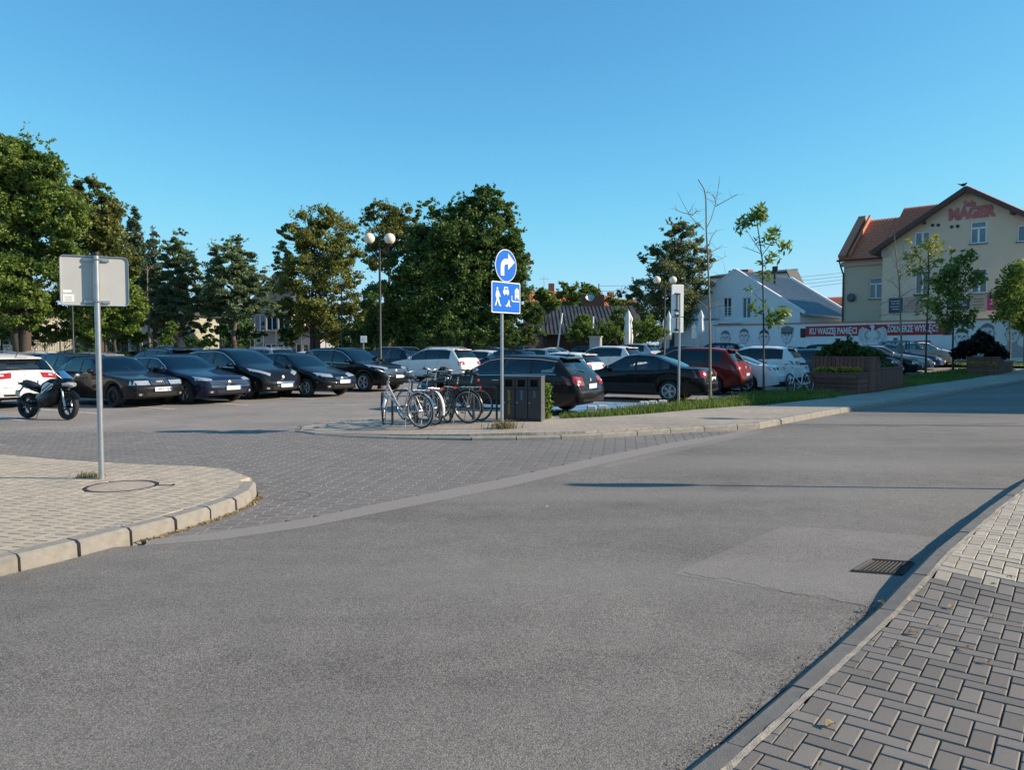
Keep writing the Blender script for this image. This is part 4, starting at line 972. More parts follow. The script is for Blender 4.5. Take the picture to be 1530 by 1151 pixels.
def tree(name, label, base_px, Y, blobs, ntot, lsize, lm, bark=M_BARK, tr=0.22, flat=1.0, clump=0.55, group=None, elong=1.6, stems=1, shell=0.55, trunk_top=0.75, cat='tree', up=.3, dens=1.0, nclump=None):
    """blobs (px, py, radius px, depth offset m) outline the crown as it stands at distance Y"""
    bx = PX(base_px, 521, Y).x; gzv = gz(bx, Y); root = empty(name, (bx, Y, gzv), 0, label, cat, group); o3 = Vector((bx, Y, gzv))
    W = []
    for b in blobs:
        dy = b[3] if len(b) > 3 else random.uniform(-1, 1) * b[2] * Y / FPX * .5
        c = PX(b[0], b[1], Y) + Vector((0, dy, 0)) - o3; W.append((c, b[2] * Y / FPX))
    ntot = int(ntot * 3.3); lsize *= .52
    vol = np.array([r ** 2.3 for c, r in W]); vol /= vol.sum()
    pts = []; tips = []
    for (c, r), v in zip(W, vol):
        nc = max(3, int((nclump or ntot / 150) * v)); cl = r * clump * .50
        d = rng.normal(size=(nc, 3)); d /= np.linalg.norm(d, axis=1, keepdims=True); rr = (shell + (1 - shell) * rng.uniform(0, 1, (nc, 1))) ** .7 * r * (1 - clump * .25)
        C = np.array(c) + d * rr * np.array([1, .9, flat])
        tips += [(Vector(q), r) for q in C]
        per = max(4, int(ntot * v / nc))
        for q in C:
            k = max(3, int(per * rng.uniform(.45, 1.5))); g = rng.normal(size=(k, 3)); g /= np.linalg.norm(g, axis=1, keepdims=True) + 1e-9
            rad = cl * rng.uniform(.6, 1.25) * rng.uniform(.1, 1.1, (k, 1)) ** .6; ax_ = rng.normal(size=3); ax_[2] *= .5; ax_ /= np.linalg.norm(ax_); g = g + ax_ * (g @ ax_)[:, None] * rng.uniform(.2, 1.3)
            pts.append(q + g * rad * np.array([1, 1, .62 * flat if flat < 1 else .7]))
    for (c, r), v in zip(W, vol):                  # loose sprays that break the outline
        for _ in range(int(6 + 30 * v)):
            d = rng.normal(size=3); d[2] = abs(d[2]) * .8; d /= np.linalg.norm(d); o_ = np.array(c) + d * r * rng.uniform(.92, 1.22); k = int(rng.uniform(8, 30)); a_ = d + rng.normal(size=3) * .5
            pts.append(o_ + rng.uniform(-.5, .5, (k, 1)) * a_ * r * .38 + rng.normal(size=(k, 3)) * r * .06)
    P = np.concatenate(pts); P = P[P[:, 2] > 0.05]
    cen = np.mean([np.array(c) for c, r in W], axis=0)
    inst('crown', leaves_mesh('crown', P, lsize, lm, elong, up=up, outc=None), root)
    mb = MB(); ztop = max(c.z + r * .3 for c, r in W) * trunk_top
    axes = []
    for s in range(stems):
        tx = cen[0] * random.uniform(.4, 1.1) + (s - (stems - 1) / 2) * .9; ty = cen[1] * .6 + random.uniform(-.4, .4)
        pth = []; rd = []
        for i in range(9):
            t = i / 8; pth.append(Vector(((s - (stems - 1) / 2) * .35 * (1 - t) + tx * t + random.gauss(0, .05), ty * t + random.gauss(0, .05), -.2 + (ztop + .2) * t))); rd.append(tr * (1.25 if i == 0 else 1) * (1 - .78 * t))
        mb.tube(pth, rd, 9, cap=False); axes.append(pth)
    random.shuffle(tips)
    for q, r in tips[:min(len(tips), int(70 * dens))]:
        ax = random.choice(axes); zq = max(min(q.z - r * .5 - abs(q.x) * .15, ztop * .95), ztop * .16); t = (zq + .2) / (ztop + .2) * 8; i = min(int(max(t, 0)), 7); st = ax[i].lerp(ax[i + 1], min(max(t - i, 0), 1))
        branch_to(mb, st, q, tr * .28 * (1 - .5 * zq / ztop), tr * .05)
    mb.build('trunk', bark, root, smooth=60)
    return root
TG = 'old trees along the far side of the car park'
tree('broadleaf_tree', 'tallest broad green tree at the left edge', 35, 48, [(20, 245, 42), (70, 265, 38), (30, 300, 50), (85, 320, 42), (-30, 280, 55), (10, 360, 52), (80, 385, 40), (-40, 370, 55), (30, 420, 45), (55, 225, 22), (100, 350, 25), (0, 225, 22), (40, 460, 38), (-30, 450, 40)], 30000, .24, L_GREEN, tr=.38, stems=2, group=TG)
tree('broadleaf_tree', 'tall tree with brownish top right of the tallest tree', 150, 53, [(130, 290, 26), (155, 320, 30), (125, 330, 34), (170, 365, 30), (140, 380, 40), (185, 395, 22), (110, 400, 36), (150, 430, 36), (105, 285, 18), (150, 285, 14), (110, 450, 34)], 15000, .22, L_BROWN, tr=.28, group=TG)
tree('broadleaf_tree', 'lower yellow green tree behind the plate on the thin pole', 165, 50, [(190, 440, 24), (160, 450, 30), (130, 470, 28), (180, 478, 26), (205, 465, 16), (150, 490, 22), (120, 440, 24)], 9000, .20, L_LIME, tr=.14, stems=2, group=TG)
tree('rust_tree', 'rust brown autumn tree at the far left edge', 2, 56, [(0, 430, 16), (-14, 450, 24), (6, 460, 14), (-5, 480, 20)], 3500, .18, L_RUST, tr=.12, group=TG)
def spruce(label, px, ytop, ybase, Y, wpx, lm, n, lean=0):
    bx = PX(px, 521, Y).x; root = empty('spruce_tree', (bx, Y, 0), 0, label, 'tree', TG); zt = PX(px, ytop, Y).z; zb = PX(px, ybase, Y).z; wd = wpx * Y / FPX
    mb = MB(); mb.tube([(0, 0, -.2), (lean * .5, 0, zt * .5), (lean, 0, zt)], [.2, .12, .02], 8); P = []
    k = 0
    while k < n:
        f = random.random() ** .8; z = zt - (zt - zb) * f; ln = wd * (f ** .85) * random.uniform(.6, 1.05) + .15; a = random.uniform(0, 2 * math.pi); k += 1
        x0 = lean * z / zt; tip = Vector((x0 + math.cos(a) * ln, math.sin(a) * ln, z - ln * .28 + .12 * ln * random.random())); st = Vector((x0, 0, z)); mb.tube([st, st.lerp(tip, .5) + Vector((0, 0, .06 * ln)), tip], [.035, .022, .008], 4, cap=False)
        m_ = max(6, int(26 * ln)); t = rng.uniform(.15, 1.0, (m_, 1)); Q = np.array(st) * (1 - t) + np.array(tip) * t; Q += rng.normal(size=(m_, 3)) * np.array([.14, .14, .10]) * (0.5 + ln * .25); Q[:, 2] -= rng.uniform(0, .22, m_) ; P.append(Q)
    inst('crown', leaves_mesh('crown', np.concatenate(P), .17, lm, 2.4, up=.5), root); mb.build('trunk', M_BARK_P, root); return root
spruce('pointed dark spruce behind the brown topped tree', 205, 306, 480, 60, 44, L_SPRUCE, 260)
spruce('thin spruce with bare pale trunk beside the grey plate', 232, 336, 470, 57, 26, L_SPRUCE, 110)
PG = 'pines in front of the pale houses'
tree('pine_tree', 'bushy pine left of the rounder pine in front of the pale house', 262, 56, [(265, 365, 16), (262, 385, 26), (275, 395, 22), (245, 400, 22), (285, 410, 20), (255, 425, 32), (280, 440, 28), (235, 440, 26), (300, 450, 20), (265, 465, 30), (295, 475, 22), (240, 475, 26), (225, 460, 20), (270, 350, 7)], 15000, .16, L_PINE, M_BARK_P, tr=.2, flat=.72, elong=2.6, clump=.45, group=PG, up=.7)
tree('pine_tree', 'rounder tall pine in front of the cream house', 348, 55, [(352, 362, 15), (340, 380, 22), (365, 385, 20), (350, 400, 32), (330, 415, 26), (375, 415, 26), (345, 430, 34), (380, 440, 24), (325, 445, 24), (360, 460, 28), (395, 460, 18), (335, 470, 24), (310, 460, 18), (395, 435, 14), (405, 470, 12)], 17000, .16, L_PINE, M_BARK_P, tr=.22, flat=.72, elong=2.6, clump=.45, group=PG, up=.7)
tree('dead_spruce', 'bare grey spruce trunk with broken twigs between the pines', 224, 54, [(222, 400, 14), (228, 440, 16), (222, 470, 18)], 500, .12, L_SPRUCE, M_BARK_L, tr=.12, clump=.5, group=PG, trunk_top=.98, nclump=40)
tree('broadleaf_tree', 'olive yellow tree left of the twin globe lamp', 470, 58, [(418, 400, 14), (415, 430, 16), (420, 465, 18), (440, 495, 20), (540, 350, 14), (545, 470, 18), (540, 495, 18), (490, 498, 24), (480, 325, 22), (455, 345, 28), (500, 345, 28), (435, 370, 22), (475, 375, 36), (515, 380, 24), (450, 410, 32), (500, 415, 32), (430, 440, 24), (475, 450, 34), (520, 450, 22), (455, 478, 26), (505, 480, 26), (425, 345, 12), (420, 380, 12), (530, 420, 14), (490, 318, 12)], 20000, .20, L_OLIVE, tr=.24, stems=2, group=TG)
tree('broadleaf_tree', 'pale brown feathery tree top behind the dark tree', 580, 64, [(560, 315, 16), (580, 322, 20), (600, 325, 18), (615, 320, 14), (575, 350, 30), (610, 355, 28), (560, 380, 26), (545, 330, 12)], 8000, .20, L_BROWN, tr=.26, group=TG)
tree('walnut_tree', 'large dark green spreading tree behind the blue signs', 690, 52, [(730, 305, 26), (755, 320, 18), (700, 315, 26), (665, 325, 24), (720, 345, 40), (760, 355, 26), (670, 365, 40), (630, 360, 26), (745, 395, 42), (690, 410, 48), (640, 405, 40), (600, 400, 28), (770, 410, 20), (720, 450, 46), (660, 455, 48), (610, 450, 40), (570, 450, 30), (770, 450, 30), (795, 470, 20), (740, 485, 36), (680, 490, 40), (620, 490, 40), (570, 488, 30), (790, 495, 22), (640, 310, 12), (740, 288, 12), (780, 385, 10)], 46000, .24, L_DARK, tr=.42, stems=3, group=TG)
tree('red_leaved_tree', 'reddish branch end of a tree right of the blue signs', 782, 58, [(785, 388, 8), (790, 395, 7), (776, 400, 9)], 700, .16, L_RUST, tr=.1, group=TG, clump=.8)
for px, Y, bl, lab in ((812, 60, [(812, 445, 12), (825, 455, 10)], 'small far tree right of the big dark tree'), (850, 84, [(845, 436, 14), (860, 440, 14), (848, 448, 18), (838, 450, 10)], 'round far tree above the dark shed roof'), (880, 86, [(872, 432, 9), (880, 440, 13), (888, 445, 10), (868, 448, 12)], 'second far tree beside the brick chimney'), (925, 88, [(912, 450, 8), (925, 455, 8), (940, 458, 10)], 'low far tree in front of the orange roof')):
    tree('far_tree', lab, px, Y, bl, 2600, .26, L_GREEN, tr=.16, group='trees beyond the dark shed')
tree('feathery_tree', 'tall feathery tree standing left of the white house', 1005, 70, [(1000, 345, 14), (1025, 345, 16), (985, 370, 16), (1015, 375, 24), (1045, 370, 14), (1000, 405, 26), (1035, 405, 24), (975, 395, 14), (1055, 395, 12), (985, 435, 24), (1020, 440, 30), (960, 385, 8), (955, 430, 14), (945, 440, 12), (970, 460, 28), (1010, 470, 26), (1050, 430, 16), (930, 440, 8), (1012, 335, 8)], 12000, .19, L_FEATHER, tr=.26, clump=.75, group=TG, elong=2.4)
SG = 'shrubs in front of the dark shed'
for px, Y, bl, lab, lm, n in ((868, 54, [(868, 490, 16), (858, 500, 14), (880, 500, 14), (872, 478, 10)], 'bright shrub before the shed roof', L_LIME, 3200), (905, 54, [(905, 488, 12), (898, 500, 14), (915, 500, 14)], 'darker shrub right of the second white pole', L_GREEN, 2600),
    (968, 56, [(965, 485, 14), (975, 500, 16), (955, 502, 16), (985, 498, 12)], 'bright shrub between the folded umbrellas', L_LIME, 3600), (930, 58, [(925, 475, 16), (940, 490, 18), (920, 495, 16)], 'dark shrub left of the tallest folded umbrella', L_DARK, 3000),
    (255, 52, [(255, 500, 10), (250, 510, 10), (258, 488, 7)], 'ivy clad stump in front of the pines', L_LIME, 1500), (300, 54, [(285, 512, 10), (305, 515, 9), (320, 512, 8)], 'low shrub under the rounder pine', L_LIME, 1400),
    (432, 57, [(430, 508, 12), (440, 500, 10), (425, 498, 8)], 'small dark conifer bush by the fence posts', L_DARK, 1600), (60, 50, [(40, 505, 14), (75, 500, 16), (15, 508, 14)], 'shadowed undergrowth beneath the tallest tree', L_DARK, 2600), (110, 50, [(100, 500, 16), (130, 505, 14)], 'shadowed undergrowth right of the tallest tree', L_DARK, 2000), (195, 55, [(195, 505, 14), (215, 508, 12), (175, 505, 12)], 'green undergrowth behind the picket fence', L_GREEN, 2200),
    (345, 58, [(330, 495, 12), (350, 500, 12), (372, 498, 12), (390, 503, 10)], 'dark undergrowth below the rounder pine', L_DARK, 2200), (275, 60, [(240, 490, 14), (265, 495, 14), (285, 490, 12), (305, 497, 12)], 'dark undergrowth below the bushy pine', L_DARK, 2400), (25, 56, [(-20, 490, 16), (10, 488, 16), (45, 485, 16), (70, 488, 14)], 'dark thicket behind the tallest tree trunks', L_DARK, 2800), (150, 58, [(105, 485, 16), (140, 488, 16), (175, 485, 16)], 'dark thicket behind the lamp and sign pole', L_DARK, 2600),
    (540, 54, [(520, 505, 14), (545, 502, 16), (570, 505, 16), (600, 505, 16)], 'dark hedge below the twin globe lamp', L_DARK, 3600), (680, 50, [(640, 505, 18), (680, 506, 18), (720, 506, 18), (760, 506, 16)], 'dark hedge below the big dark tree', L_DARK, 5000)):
    tree('shrub', lab, px, Y, bl, n, .14, lm, tr=.05, group=SG if px > 800 else 'shrubs along the far fence', cat='shrub', stems=3, trunk_top=.6)
# ---- young street trees on the grass
def zx8(x, y): return 900 + x / 4.026, 250 + y / 4.026
def zx7(x, y): return 1180 + x / 4.371, 270 + y / 4.371
def sapling(name, label, base, lines, lm=None, ends=(), n=0, ls=.1, bark=M_BARK, r=.035, twigs=0, Yf=None, elong=2.0):
    """lines: branch courses (pixel, pixel, depth shift) on the plane where the tree stands"""
    g = G(*base, .1)
    if Yf: g = PX(base[0], 521, Yf); g.z = gz(g.x, g.y) + .1
    Y = g.y; root = empty(name, (g.x, g.y, g.z), 0, label, 'tree', 'young street trees on the verge'); mb = MB(); Wl = []
    for j, ln in enumerate(lines):
        dy = 0 if j == 0 else random.uniform(-1, 1) * .5; pts = []
        for i, q in enumerate(ln):
            p = PX(q[0], q[1], Y) - g; p.y = dy * (i / max(len(ln) - 1, 1)); pts.append(p)
        if j == 0: pts = [Vector((0, 0, -.1))] + pts; rd = [r * (1.25 if i == 0 else 1) * (1 - .75 * i / len(pts)) for i in range(len(pts))]
        else: rd = [r * .34 * (1 - .7 * i / len(pts)) for i in range(len(pts))]
        mb.tube(pts, rd, 7, cap=False); Wl.append(pts)
        for _ in range(twigs if j else twigs * 2):
            i = random.randrange(len(pts) - 1); p = pts[i].lerp(pts[i + 1], random.random())
            if p.z < 1.4: continue
            d = Vector((random.gauss(0, 1), random.gauss(0, 1), random.uniform(-.1, 1.1))).normalized() * random.uniform(.18, .55)
            mb.tube([p, p + d * .5 + Vector((0, 0, .03)), p + d], [r * .14, r * .1, r * .05], 4, cap=False)
    mb.build('trunk', bark, root, smooth=60)
    if lm:
        P = []
        for (ex, ey, er, wt) in ends:
            c = np.array(PX(ex, ey, Y) - g); c[1] += random.uniform(-.4, .4) * er * Y / FPX * 2; k = int(n * wt); d = rng.normal(size=(k, 3)); d /= np.linalg.norm(d, axis=1, keepdims=True); P.append(c + d * (rng.uniform(0, 1, (k, 1)) ** .5) * er * Y / FPX)
        P = np.concatenate(P); inst('crown', leaves_mesh('crown', P, ls, lm, elong, up=.5), root)
    return root
def Z8(*a): return [zx8(*p) for p in a]
def Z7(*a): return [zx7(*p) for p in a]
sapling('bare_tree', 'tall leafless young tree in front of the white house', (1061, 600), [Z8((648, 1040), (640, 700), (632, 500), (625, 380), (623, 190), (612, 130), (575, 70)), Z8((612, 375), (575, 330), (540, 285), (510, 215), (475, 130)), Z8((540, 285), (490, 275), (440, 255)), Z8((625, 370), (655, 310), (680, 230), (697, 150), (712, 45)), Z8((680, 235), (720, 215), (785, 180)), Z8((640, 470), (660, 420), (695, 370)), Z8((648, 520), (690, 490), (740, 460)), Z8((655, 580), (720, 550), (775, 520)), Z8((642, 850), (690, 838), (740, 828)), Z8((640, 860), (600, 825), (555, 800)), Z8((540, 290), (565, 265), (590, 262)), Z8((683, 220), (675, 180), (662, 160)), Z8((645, 720), (690, 680), (720, 655))], twigs=5, r=.036, bark=M_BARK_L)
sapling('young_leafy_tree', 'slim young tree with light green leaf tufts beside the bare tree', (1141, 590), [Z8((970, 1040), (968, 800), (962, 560), (945, 430), (930, 330), (945, 250)), Z8((958, 520), (910, 450), (860, 380), (825, 335)), Z8((955, 520), (900, 495), (850, 475)), Z8((962, 570), (1030, 535), (1100, 490)), Z8((962, 530), (1000, 460), (1045, 360)), Z8((968, 810), (920, 770), (875, 735)), Z8((968, 890), (920, 870), (885, 850)), Z8((970, 980), (1030, 930), (1100, 870))], L_LIME, [zx8(*p) + (q, w_) for p, q, w_ in (((945, 260), 11, .12), ((925, 300), 14, .14), ((850, 345), 14, .12), ((880, 320), 10, .08), ((960, 300), 10, .1), ((1020, 420), 14, .12), ((1045, 370), 9, .05), ((1085, 480), 12, .12), ((1040, 540), 12, .07), ((970, 600), 14, .05), ((990, 670), 8, .04), ((940, 850), 14, .06), ((890, 850), 8, .04), ((880, 735), 6, .02), ((1090, 880), 12, .1), ((1010, 920), 16, .16), ((1060, 900), 12, .1), ((960, 440), 12, .04))], 430, .075, M_BARK, r=.033, twigs=3, elong=3.2)
sapling('bare_tree', 'thin leafless tree with pale dry twigs left of the yellow leaved tree', (1348, 560), [Z7((730, 1093), (722, 850), (714, 650), (700, 540), (690, 450), (683, 350)), Z7((714, 610), (680, 540), (630, 470)), Z7((712, 590), (750, 550), (780, 520)), Z7((720, 720), (680, 660), (640, 640)), Z7((722, 760), (770, 720), (830, 700)), Z7((725, 880), (670, 870), (600, 885)), Z7((725, 860), (790, 800), (850, 760)), Z7((724, 830), (650, 780), (560, 815)), Z7((700, 540), (730, 480), (720, 430))], twigs=7, r=.05, bark=M_BARK_L, Yf=38)
sapling('yellow_leaved_tree', 'young tree with sparse yellow green leaves on the right verge', (1384, 560), [Z7((890, 1093), (900, 850), (910, 650), (905, 500), (910, 400)), Z7((905, 560), (840, 500), (770, 480)), Z7((908, 520), (960, 470), (1050, 455)), Z7((908, 640), (850, 600), (800, 560)), Z7((905, 720), (860, 760), (800, 800)), Z7((900, 800), (840, 830), (790, 860)), Z7((905, 600), (950, 560), (990, 540))], L_YELLOW, [zx7(*p) + (q, w_) for p, q, w_ in (((890, 410), 13, .10), ((920, 440), 16, .14), ((780, 500), 13, .1), ((840, 480), 14, .08), ((950, 530), 14, .1), ((990, 420), 8, .04), ((1050, 460), 6, .03), ((800, 600), 14, .08), ((870, 560), 16, .1), ((900, 650), 14, .08), ((850, 760), 12, .06), ((900, 790), 14, .1), ((840, 840), 14, .06), ((930, 800), 12, .06), ((780, 390), 6, .02), ((970, 365), 5, .02))], 520, .095, M_BARK, r=.05, twigs=4, Yf=39, elong=2.6)
sapling('green_street_tree', 'dense green young tree in front of the right gable window', (1425, 560), [Z7((1065, 1093), (1068, 900), (1070, 750), (1080, 600), (1130, 500)), Z7((1070, 760), (1010, 700), (960, 650)), Z7((1072, 720), (1150, 650), (1220, 620)), Z7((1070, 850), (1120, 800), (1160, 780)), Z7((1068, 900), (1000, 880), (950, 860)), Z7((1068, 920), (1130, 930), (1180, 960))], L_GREEN, [zx7(*p) + (q, w_) for p, q, w_ in (((1150, 500), 13, .06), ((1110, 560), 17, .09), ((1040, 600), 15, .07), ((1000, 660), 17, .09), ((1080, 660), 22, .13), ((1170, 640), 17, .09), ((1220, 640), 12, .05), ((1040, 740), 20, .1), ((1130, 740), 18, .08), ((960, 700), 10, .03), ((950, 800), 12, .05), ((1000, 860), 16, .06), ((1090, 880), 20, .1), ((1150, 930), 14, .06), ((1040, 940), 16, .07), ((1180, 870), 8, .02))], 2300, .11, M_BARK, r=.055, twigs=4, Yf=40)
sapling('green_street_tree', 'dark green street tree at the right edge of the photo', (1509, 545), [Z7((1440, 1093), (1440, 950), (1440, 800), (1450, 650)), Z7((1440, 860), (1390, 800), (1360, 760)), Z7((1440, 850), (1490, 780), (1520, 700))], L_GREEN, [zx7(*p) + (q, w_) for p, q, w_ in (((1450, 600), 14, .08), ((1490, 580), 16, .1), ((1430, 680), 18, .12), ((1500, 680), 20, .13), ((1390, 740), 14, .09), ((1450, 780), 20, .13), ((1520, 780), 18, .1), ((1370, 810), 12, .05), ((1400, 860), 16, .08), ((1470, 880), 18, .1), ((1370, 890), 10, .04))], 2300, .12, M_BARK_L, r=.06, twigs=3, Yf=46)
sapling('green_street_tree', 'street tree half outside the photo at the far right', (1531, 548), [Z7((1530, 1100), (1535, 900), (1545, 700)), Z7((1535, 900), (1500, 860), (1480, 840))], L_LIME, [zx7(*p) + (q, w_) for p, q, w_ in (((1545, 620), 18, .2), ((1560, 720), 24, .2), ((1520, 830), 16, .15), ((1560, 850), 24, .2), ((1510, 930), 14, .1), ((1550, 960), 16, .15))], 2400, .15, M_BARK_L, r=.06, twigs=3, Yf=47)
# ---- grass on the verge
def blades(name, pts, h, m, parent=None, wd=.012, lean=.5):
    P = np.asarray(pts, float); n = len(P); a = rng.uniform(0, 2 * np.pi, n); H = h * rng.uniform(.4, 1.35, n); wv = np.stack([np.cos(a), np.sin(a), np.zeros(n)], 1) * wd * rng.uniform(.6, 1.4, (n, 1))
    b = rng.uniform(0, 2 * np.pi, n); l = np.stack([np.cos(b), np.sin(b), np.zeros(n)], 1) * (H * lean * rng.uniform(.1, 1, n))[:, None]; up = np.stack([np.zeros(n), np.zeros(n), H], 1)
    V = np.stack([P - wv, P + wv, P + wv * .7 + up * .6 + l * .35, P - wv * .7 + up * .6 + l * .35, P + up + l], 1).reshape(-1, 3)
    i = np.arange(n)[:, None] * 5; F = [tuple(x) for x in (i + np.array([0, 1, 2, 3]))] + [tuple(x) for x in (i + np.array([3, 2, 4]))]
    me = bpy.data.meshes.new(name); me.from_pydata(V.tolist(), [], F); me.materials.append(m); return inst(name, me, parent)
L_GRASS = leaf_mat('grass_blade', (0.075, 0.125, 0.020), (0.170, 0.235, 0.040), (0.280, 0.270, 0.090))
L_DRY = leaf_mat('dry_grass', (0.17, 0.14, 0.07), (0.30, 0.25, 0.13))
M_VERGE = mat('verge_soil', (0.075, 0.085, 0.03), .95, var=.4, scale=6, bump=.7)
gb = [xy(G(*p, .1)) for p in ((835, 624), (880, 620), (950, 612), (1040, 603), (1120, 594), (1200, 585))]
verge_poly = GR_F + [xy(Vector(GR_F[-1]) + Vector((.6, 2.4)))] + [xy(Vector(gb[-1]) + Vector((0, 2.0)))] + gb[::-1]
V0 = Vector(GR_F[-1]); v1 = [xy(Vector(KERB_FAR[k]) - RN * 1.93) for k in range(2, 6)] + [xy(Vector(KERB_FAR[5]) + RD * 9 - RN * 1.93), xy(Vector(KERB_FAR[5]) + RD * 9 - RN * 4.6)] + [xy(Vector(KERB_FAR[k]) - RN * 4.6) for k in range(5, 2, -1)]
vg = []
for pl, nm, z_ in ((verge_poly, 'verge', .1225), (v1, 'verge', .1212)):
    vg.append(sheet(nm, pl, z_, M_VERGE))
    for v in vg[-1].data.vertices: pass
def scatter(poly, n, zoff, edge=0.0):
    xs = [p[0] for p in poly]; ys = [p[1] for p in poly]; out = []
    while len(out) < n:
        x, y = random.uniform(min(xs), max(xs)), random.uniform(min(ys), max(ys))
        if inside(poly, x, y): out.append((x, y, zoff + gz(x, y)))
    return out
gp = scatter(verge_poly, 15000, .12)
tag(blades('grass', gp, .10, L_GRASS), 'sunlit green grass of the verge in front of the parked cars', 'grass', kind='stuff')
tag(blades('grass', scatter(v1, 9000, .12), .12, L_GRASS), 'shaded grass of the verge behind the wooden planters', 'grass', kind='stuff')
tall = [(x + random.gauss(0, .1), y + random.gauss(0, .1), z) for x, y, z in random.sample(gp, 60) for _ in range(5)]
tag(blades('tall_grass', tall, .26, L_GRASS, wd=.008), 'taller seed stalks standing in the sunlit verge', 'grass', kind='stuff')
lw = [(V0 + RD * 28 + RN * 1.0), (V0 + RD * 60 + RN * 1), (V0 + RD * 38 - RN * 14), (V0 + RD * 28 - RN * 14)]
lw = [xy(RD * 52 + WD * a) for a in (-22, 8)] + [xy(RD * 58.9 + WD * a) for a in (8, -22)]
sheet('lawn', lw, .13, M_LAWN); tag(blades('lawn_grass', scatter(lw, 6000, .13), .12, L_GRASS, wd=.02), 'sunlit lawn in front of the mural wall', 'grass', kind='stuff')
# tufts at the posts and along the kerbs
def tuft(label, c, n, r, h, m, rx=1.0):
    pts = [(random.gauss(0, r) * rx, random.gauss(0, r), 0) for _ in range(n)]; o = blades('grass_tuft', pts, h, m, wd=.006, lean=.9); o.location = c; return tag(o, label, 'grass tuft', kind='thing')
g = G(750, 640, .11); tuft('dry yellow grass tuft round the foot of the blue sign pole', (g.x + .02, g.y - .05, iz(g.x, g.y)), 300, .085, .15, L_DRY, 1.5)
g = G(140, 714, .125); tuft('small dry weed beside the left sign pole', (g.x - .06, g.y, .125), 90, .04, .07, L_DRY, 1.8)
M_LEAFDRY = leaf_mat('dry_leaf', (0.28, 0.19, 0.09), (0.42, 0.31, 0.16))
pts = []
for i in range(420):
    t = random.random(); q = LI_KERB[4:-1]; k = min(int(t * (len(q) - 1)), len(q) - 2); p = Vector(q[k]).lerp(Vector(q[k + 1]), random.random())
    if p.y > 6.4: pts.append((p.x + random.uniform(.0, .07), p.y - random.uniform(0, .05), .004))
tag(inst('kerb_litter', leaves_mesh('kerb_litter', pts, .022, M_LEAFDRY, 1.5, up=1.2)), 'dry leaf litter along the foot of the left kerb', 'leaf litter', kind='stuff')
# ivy-like weed beside the bins
g = G(818, 627, .1); P = [(random.gauss(0, .05), random.gauss(0, .06), abs(random.uniform(.02, .78))) for _ in range(260)]
wo = inst('weed', leaves_mesh('weed', P, .05, L_LIME, 1.5, up=.6)); wo.location = (g.x, g.y, g.z - .0); tag(wo, 'upright yellow green weed at the right end of the bins', 'weed', kind='thing')

# far wood that closes the view behind the old trees
P = []
for k in range(150):
    x = random.uniform(-125, 6); y = random.uniform(104, 122); h = random.uniform(4.5, 8.5) * (0.62 if x > -12 else 1); r = random.uniform(2.0, 3.6); n = 420
    d = rng.normal(size=(n, 3)); d /= np.linalg.norm(d, axis=1, keepdims=True); P.append(np.array((x, y, h * .52)) + d * (rng.uniform(.2, 1, (n, 1)) ** .5) * np.array((r, r, h * .52)))
P = np.concatenate(P); P = P[P[:, 2] > 0]
tag(inst('far_wood', leaves_mesh('far_wood', P, .55, L_DARK, 1.3)), 'dark band of far trees behind the houses and old trees', 'wood', kind='stuff')
# ------------------------------------------------------------------ cars
def paint(name, col, flake=0.0, rough=0.35):
    m = mat('paint_' + name, col, rough, metal=flake, coat=0.5, spec=0.08, var=0.06, scale=1.5, stain=((min(col[0] * 1.02 + .010, .7), min(col[1] * 1.02 + .009, .68), min(col[2] * 1.02 + .008, .64)), 1.1, .30)); return m
P_BLACK = paint('black', (0.006, 0.006, 0.007)); P_BLACK2 = paint('soft_black', (0.012, 0.012, 0.012)); P_NAVY = paint('navy', (0.008, 0.012, 0.032)); P_DKBLUE = paint('dark_blue', (0.012, 0.022, 0.045))
P_WHITE = paint('white', (0.74, 0.74, 0.73)); P_SILVER = paint('silver', (0.42, 0.43, 0.44), .5); P_GREY = paint('grey', (0.12, 0.125, 0.13), .3); P_RED = paint('dark_red', (0.16, 0.014, 0.012), .15); P_GOLD = paint('champagne', (0.32, 0.28, 0.22), .4); P_BLUE = paint('blue', (0.03, 0.07, 0.16), .2); P_RED2 = paint('bright_red', (0.30, 0.02, 0.02))
M_TRIM = mat('black_trim', (0.014, 0.014, 0.015), 0.55); M_RUBBER = mat('tyre_rubber', (0.018, 0.018, 0.018), 0.85, var=.2, scale=20); M_CHROME = mat('chrome', (0.72, 0.73, 0.74), 0.08, metal=1.0)
M_BADGE = mat('badge_silver', (0.72, 0.73, 0.74), .35, metal=.35); M_ALLOY = mat('alloy', (0.50, 0.51, 0.52), 0.3, metal=.85); M_DKALLOY = mat('dark_alloy', (0.03, 0.03, 0.032), 0.35, metal=.6); M_HEADL = mat('headlamp', (0.55, 0.57, 0.58), 0.08, metal=.55, coat=1, var=.35, scale=26); M_TAILR = mat('tail_lamp_red', (0.34, 0.012, 0.012), 0.12, coat=1, var=.35, scale=18); M_TAILW = mat('tail_lamp_clear', (0.62, 0.58, 0.58), .12, coat=1)
M_PLATE = mat('number_plate_white', (0.78, 0.78, 0.76), .45); M_PLBLUE = mat('plate_blue', (0.02, 0.06, 0.35), .4); M_SEAT = mat('seat_cloth', (0.03, 0.03, 0.033), .9); M_DISC = mat('brake_disc', (0.12, 0.12, 0.12), .4, metal=.7)
M_CGLASS = glass_mat('car_glass', (0.72, 0.79, 0.78), 1.0, 1.85); M_DGLASS = glass_mat('tinted_car_glass', (0.07, 0.08, 0.085), 1.0, 1.75)
def prof(pts, d): return float(np.interp(d, [p[0] for p in pts], [p[1] for p in pts]))
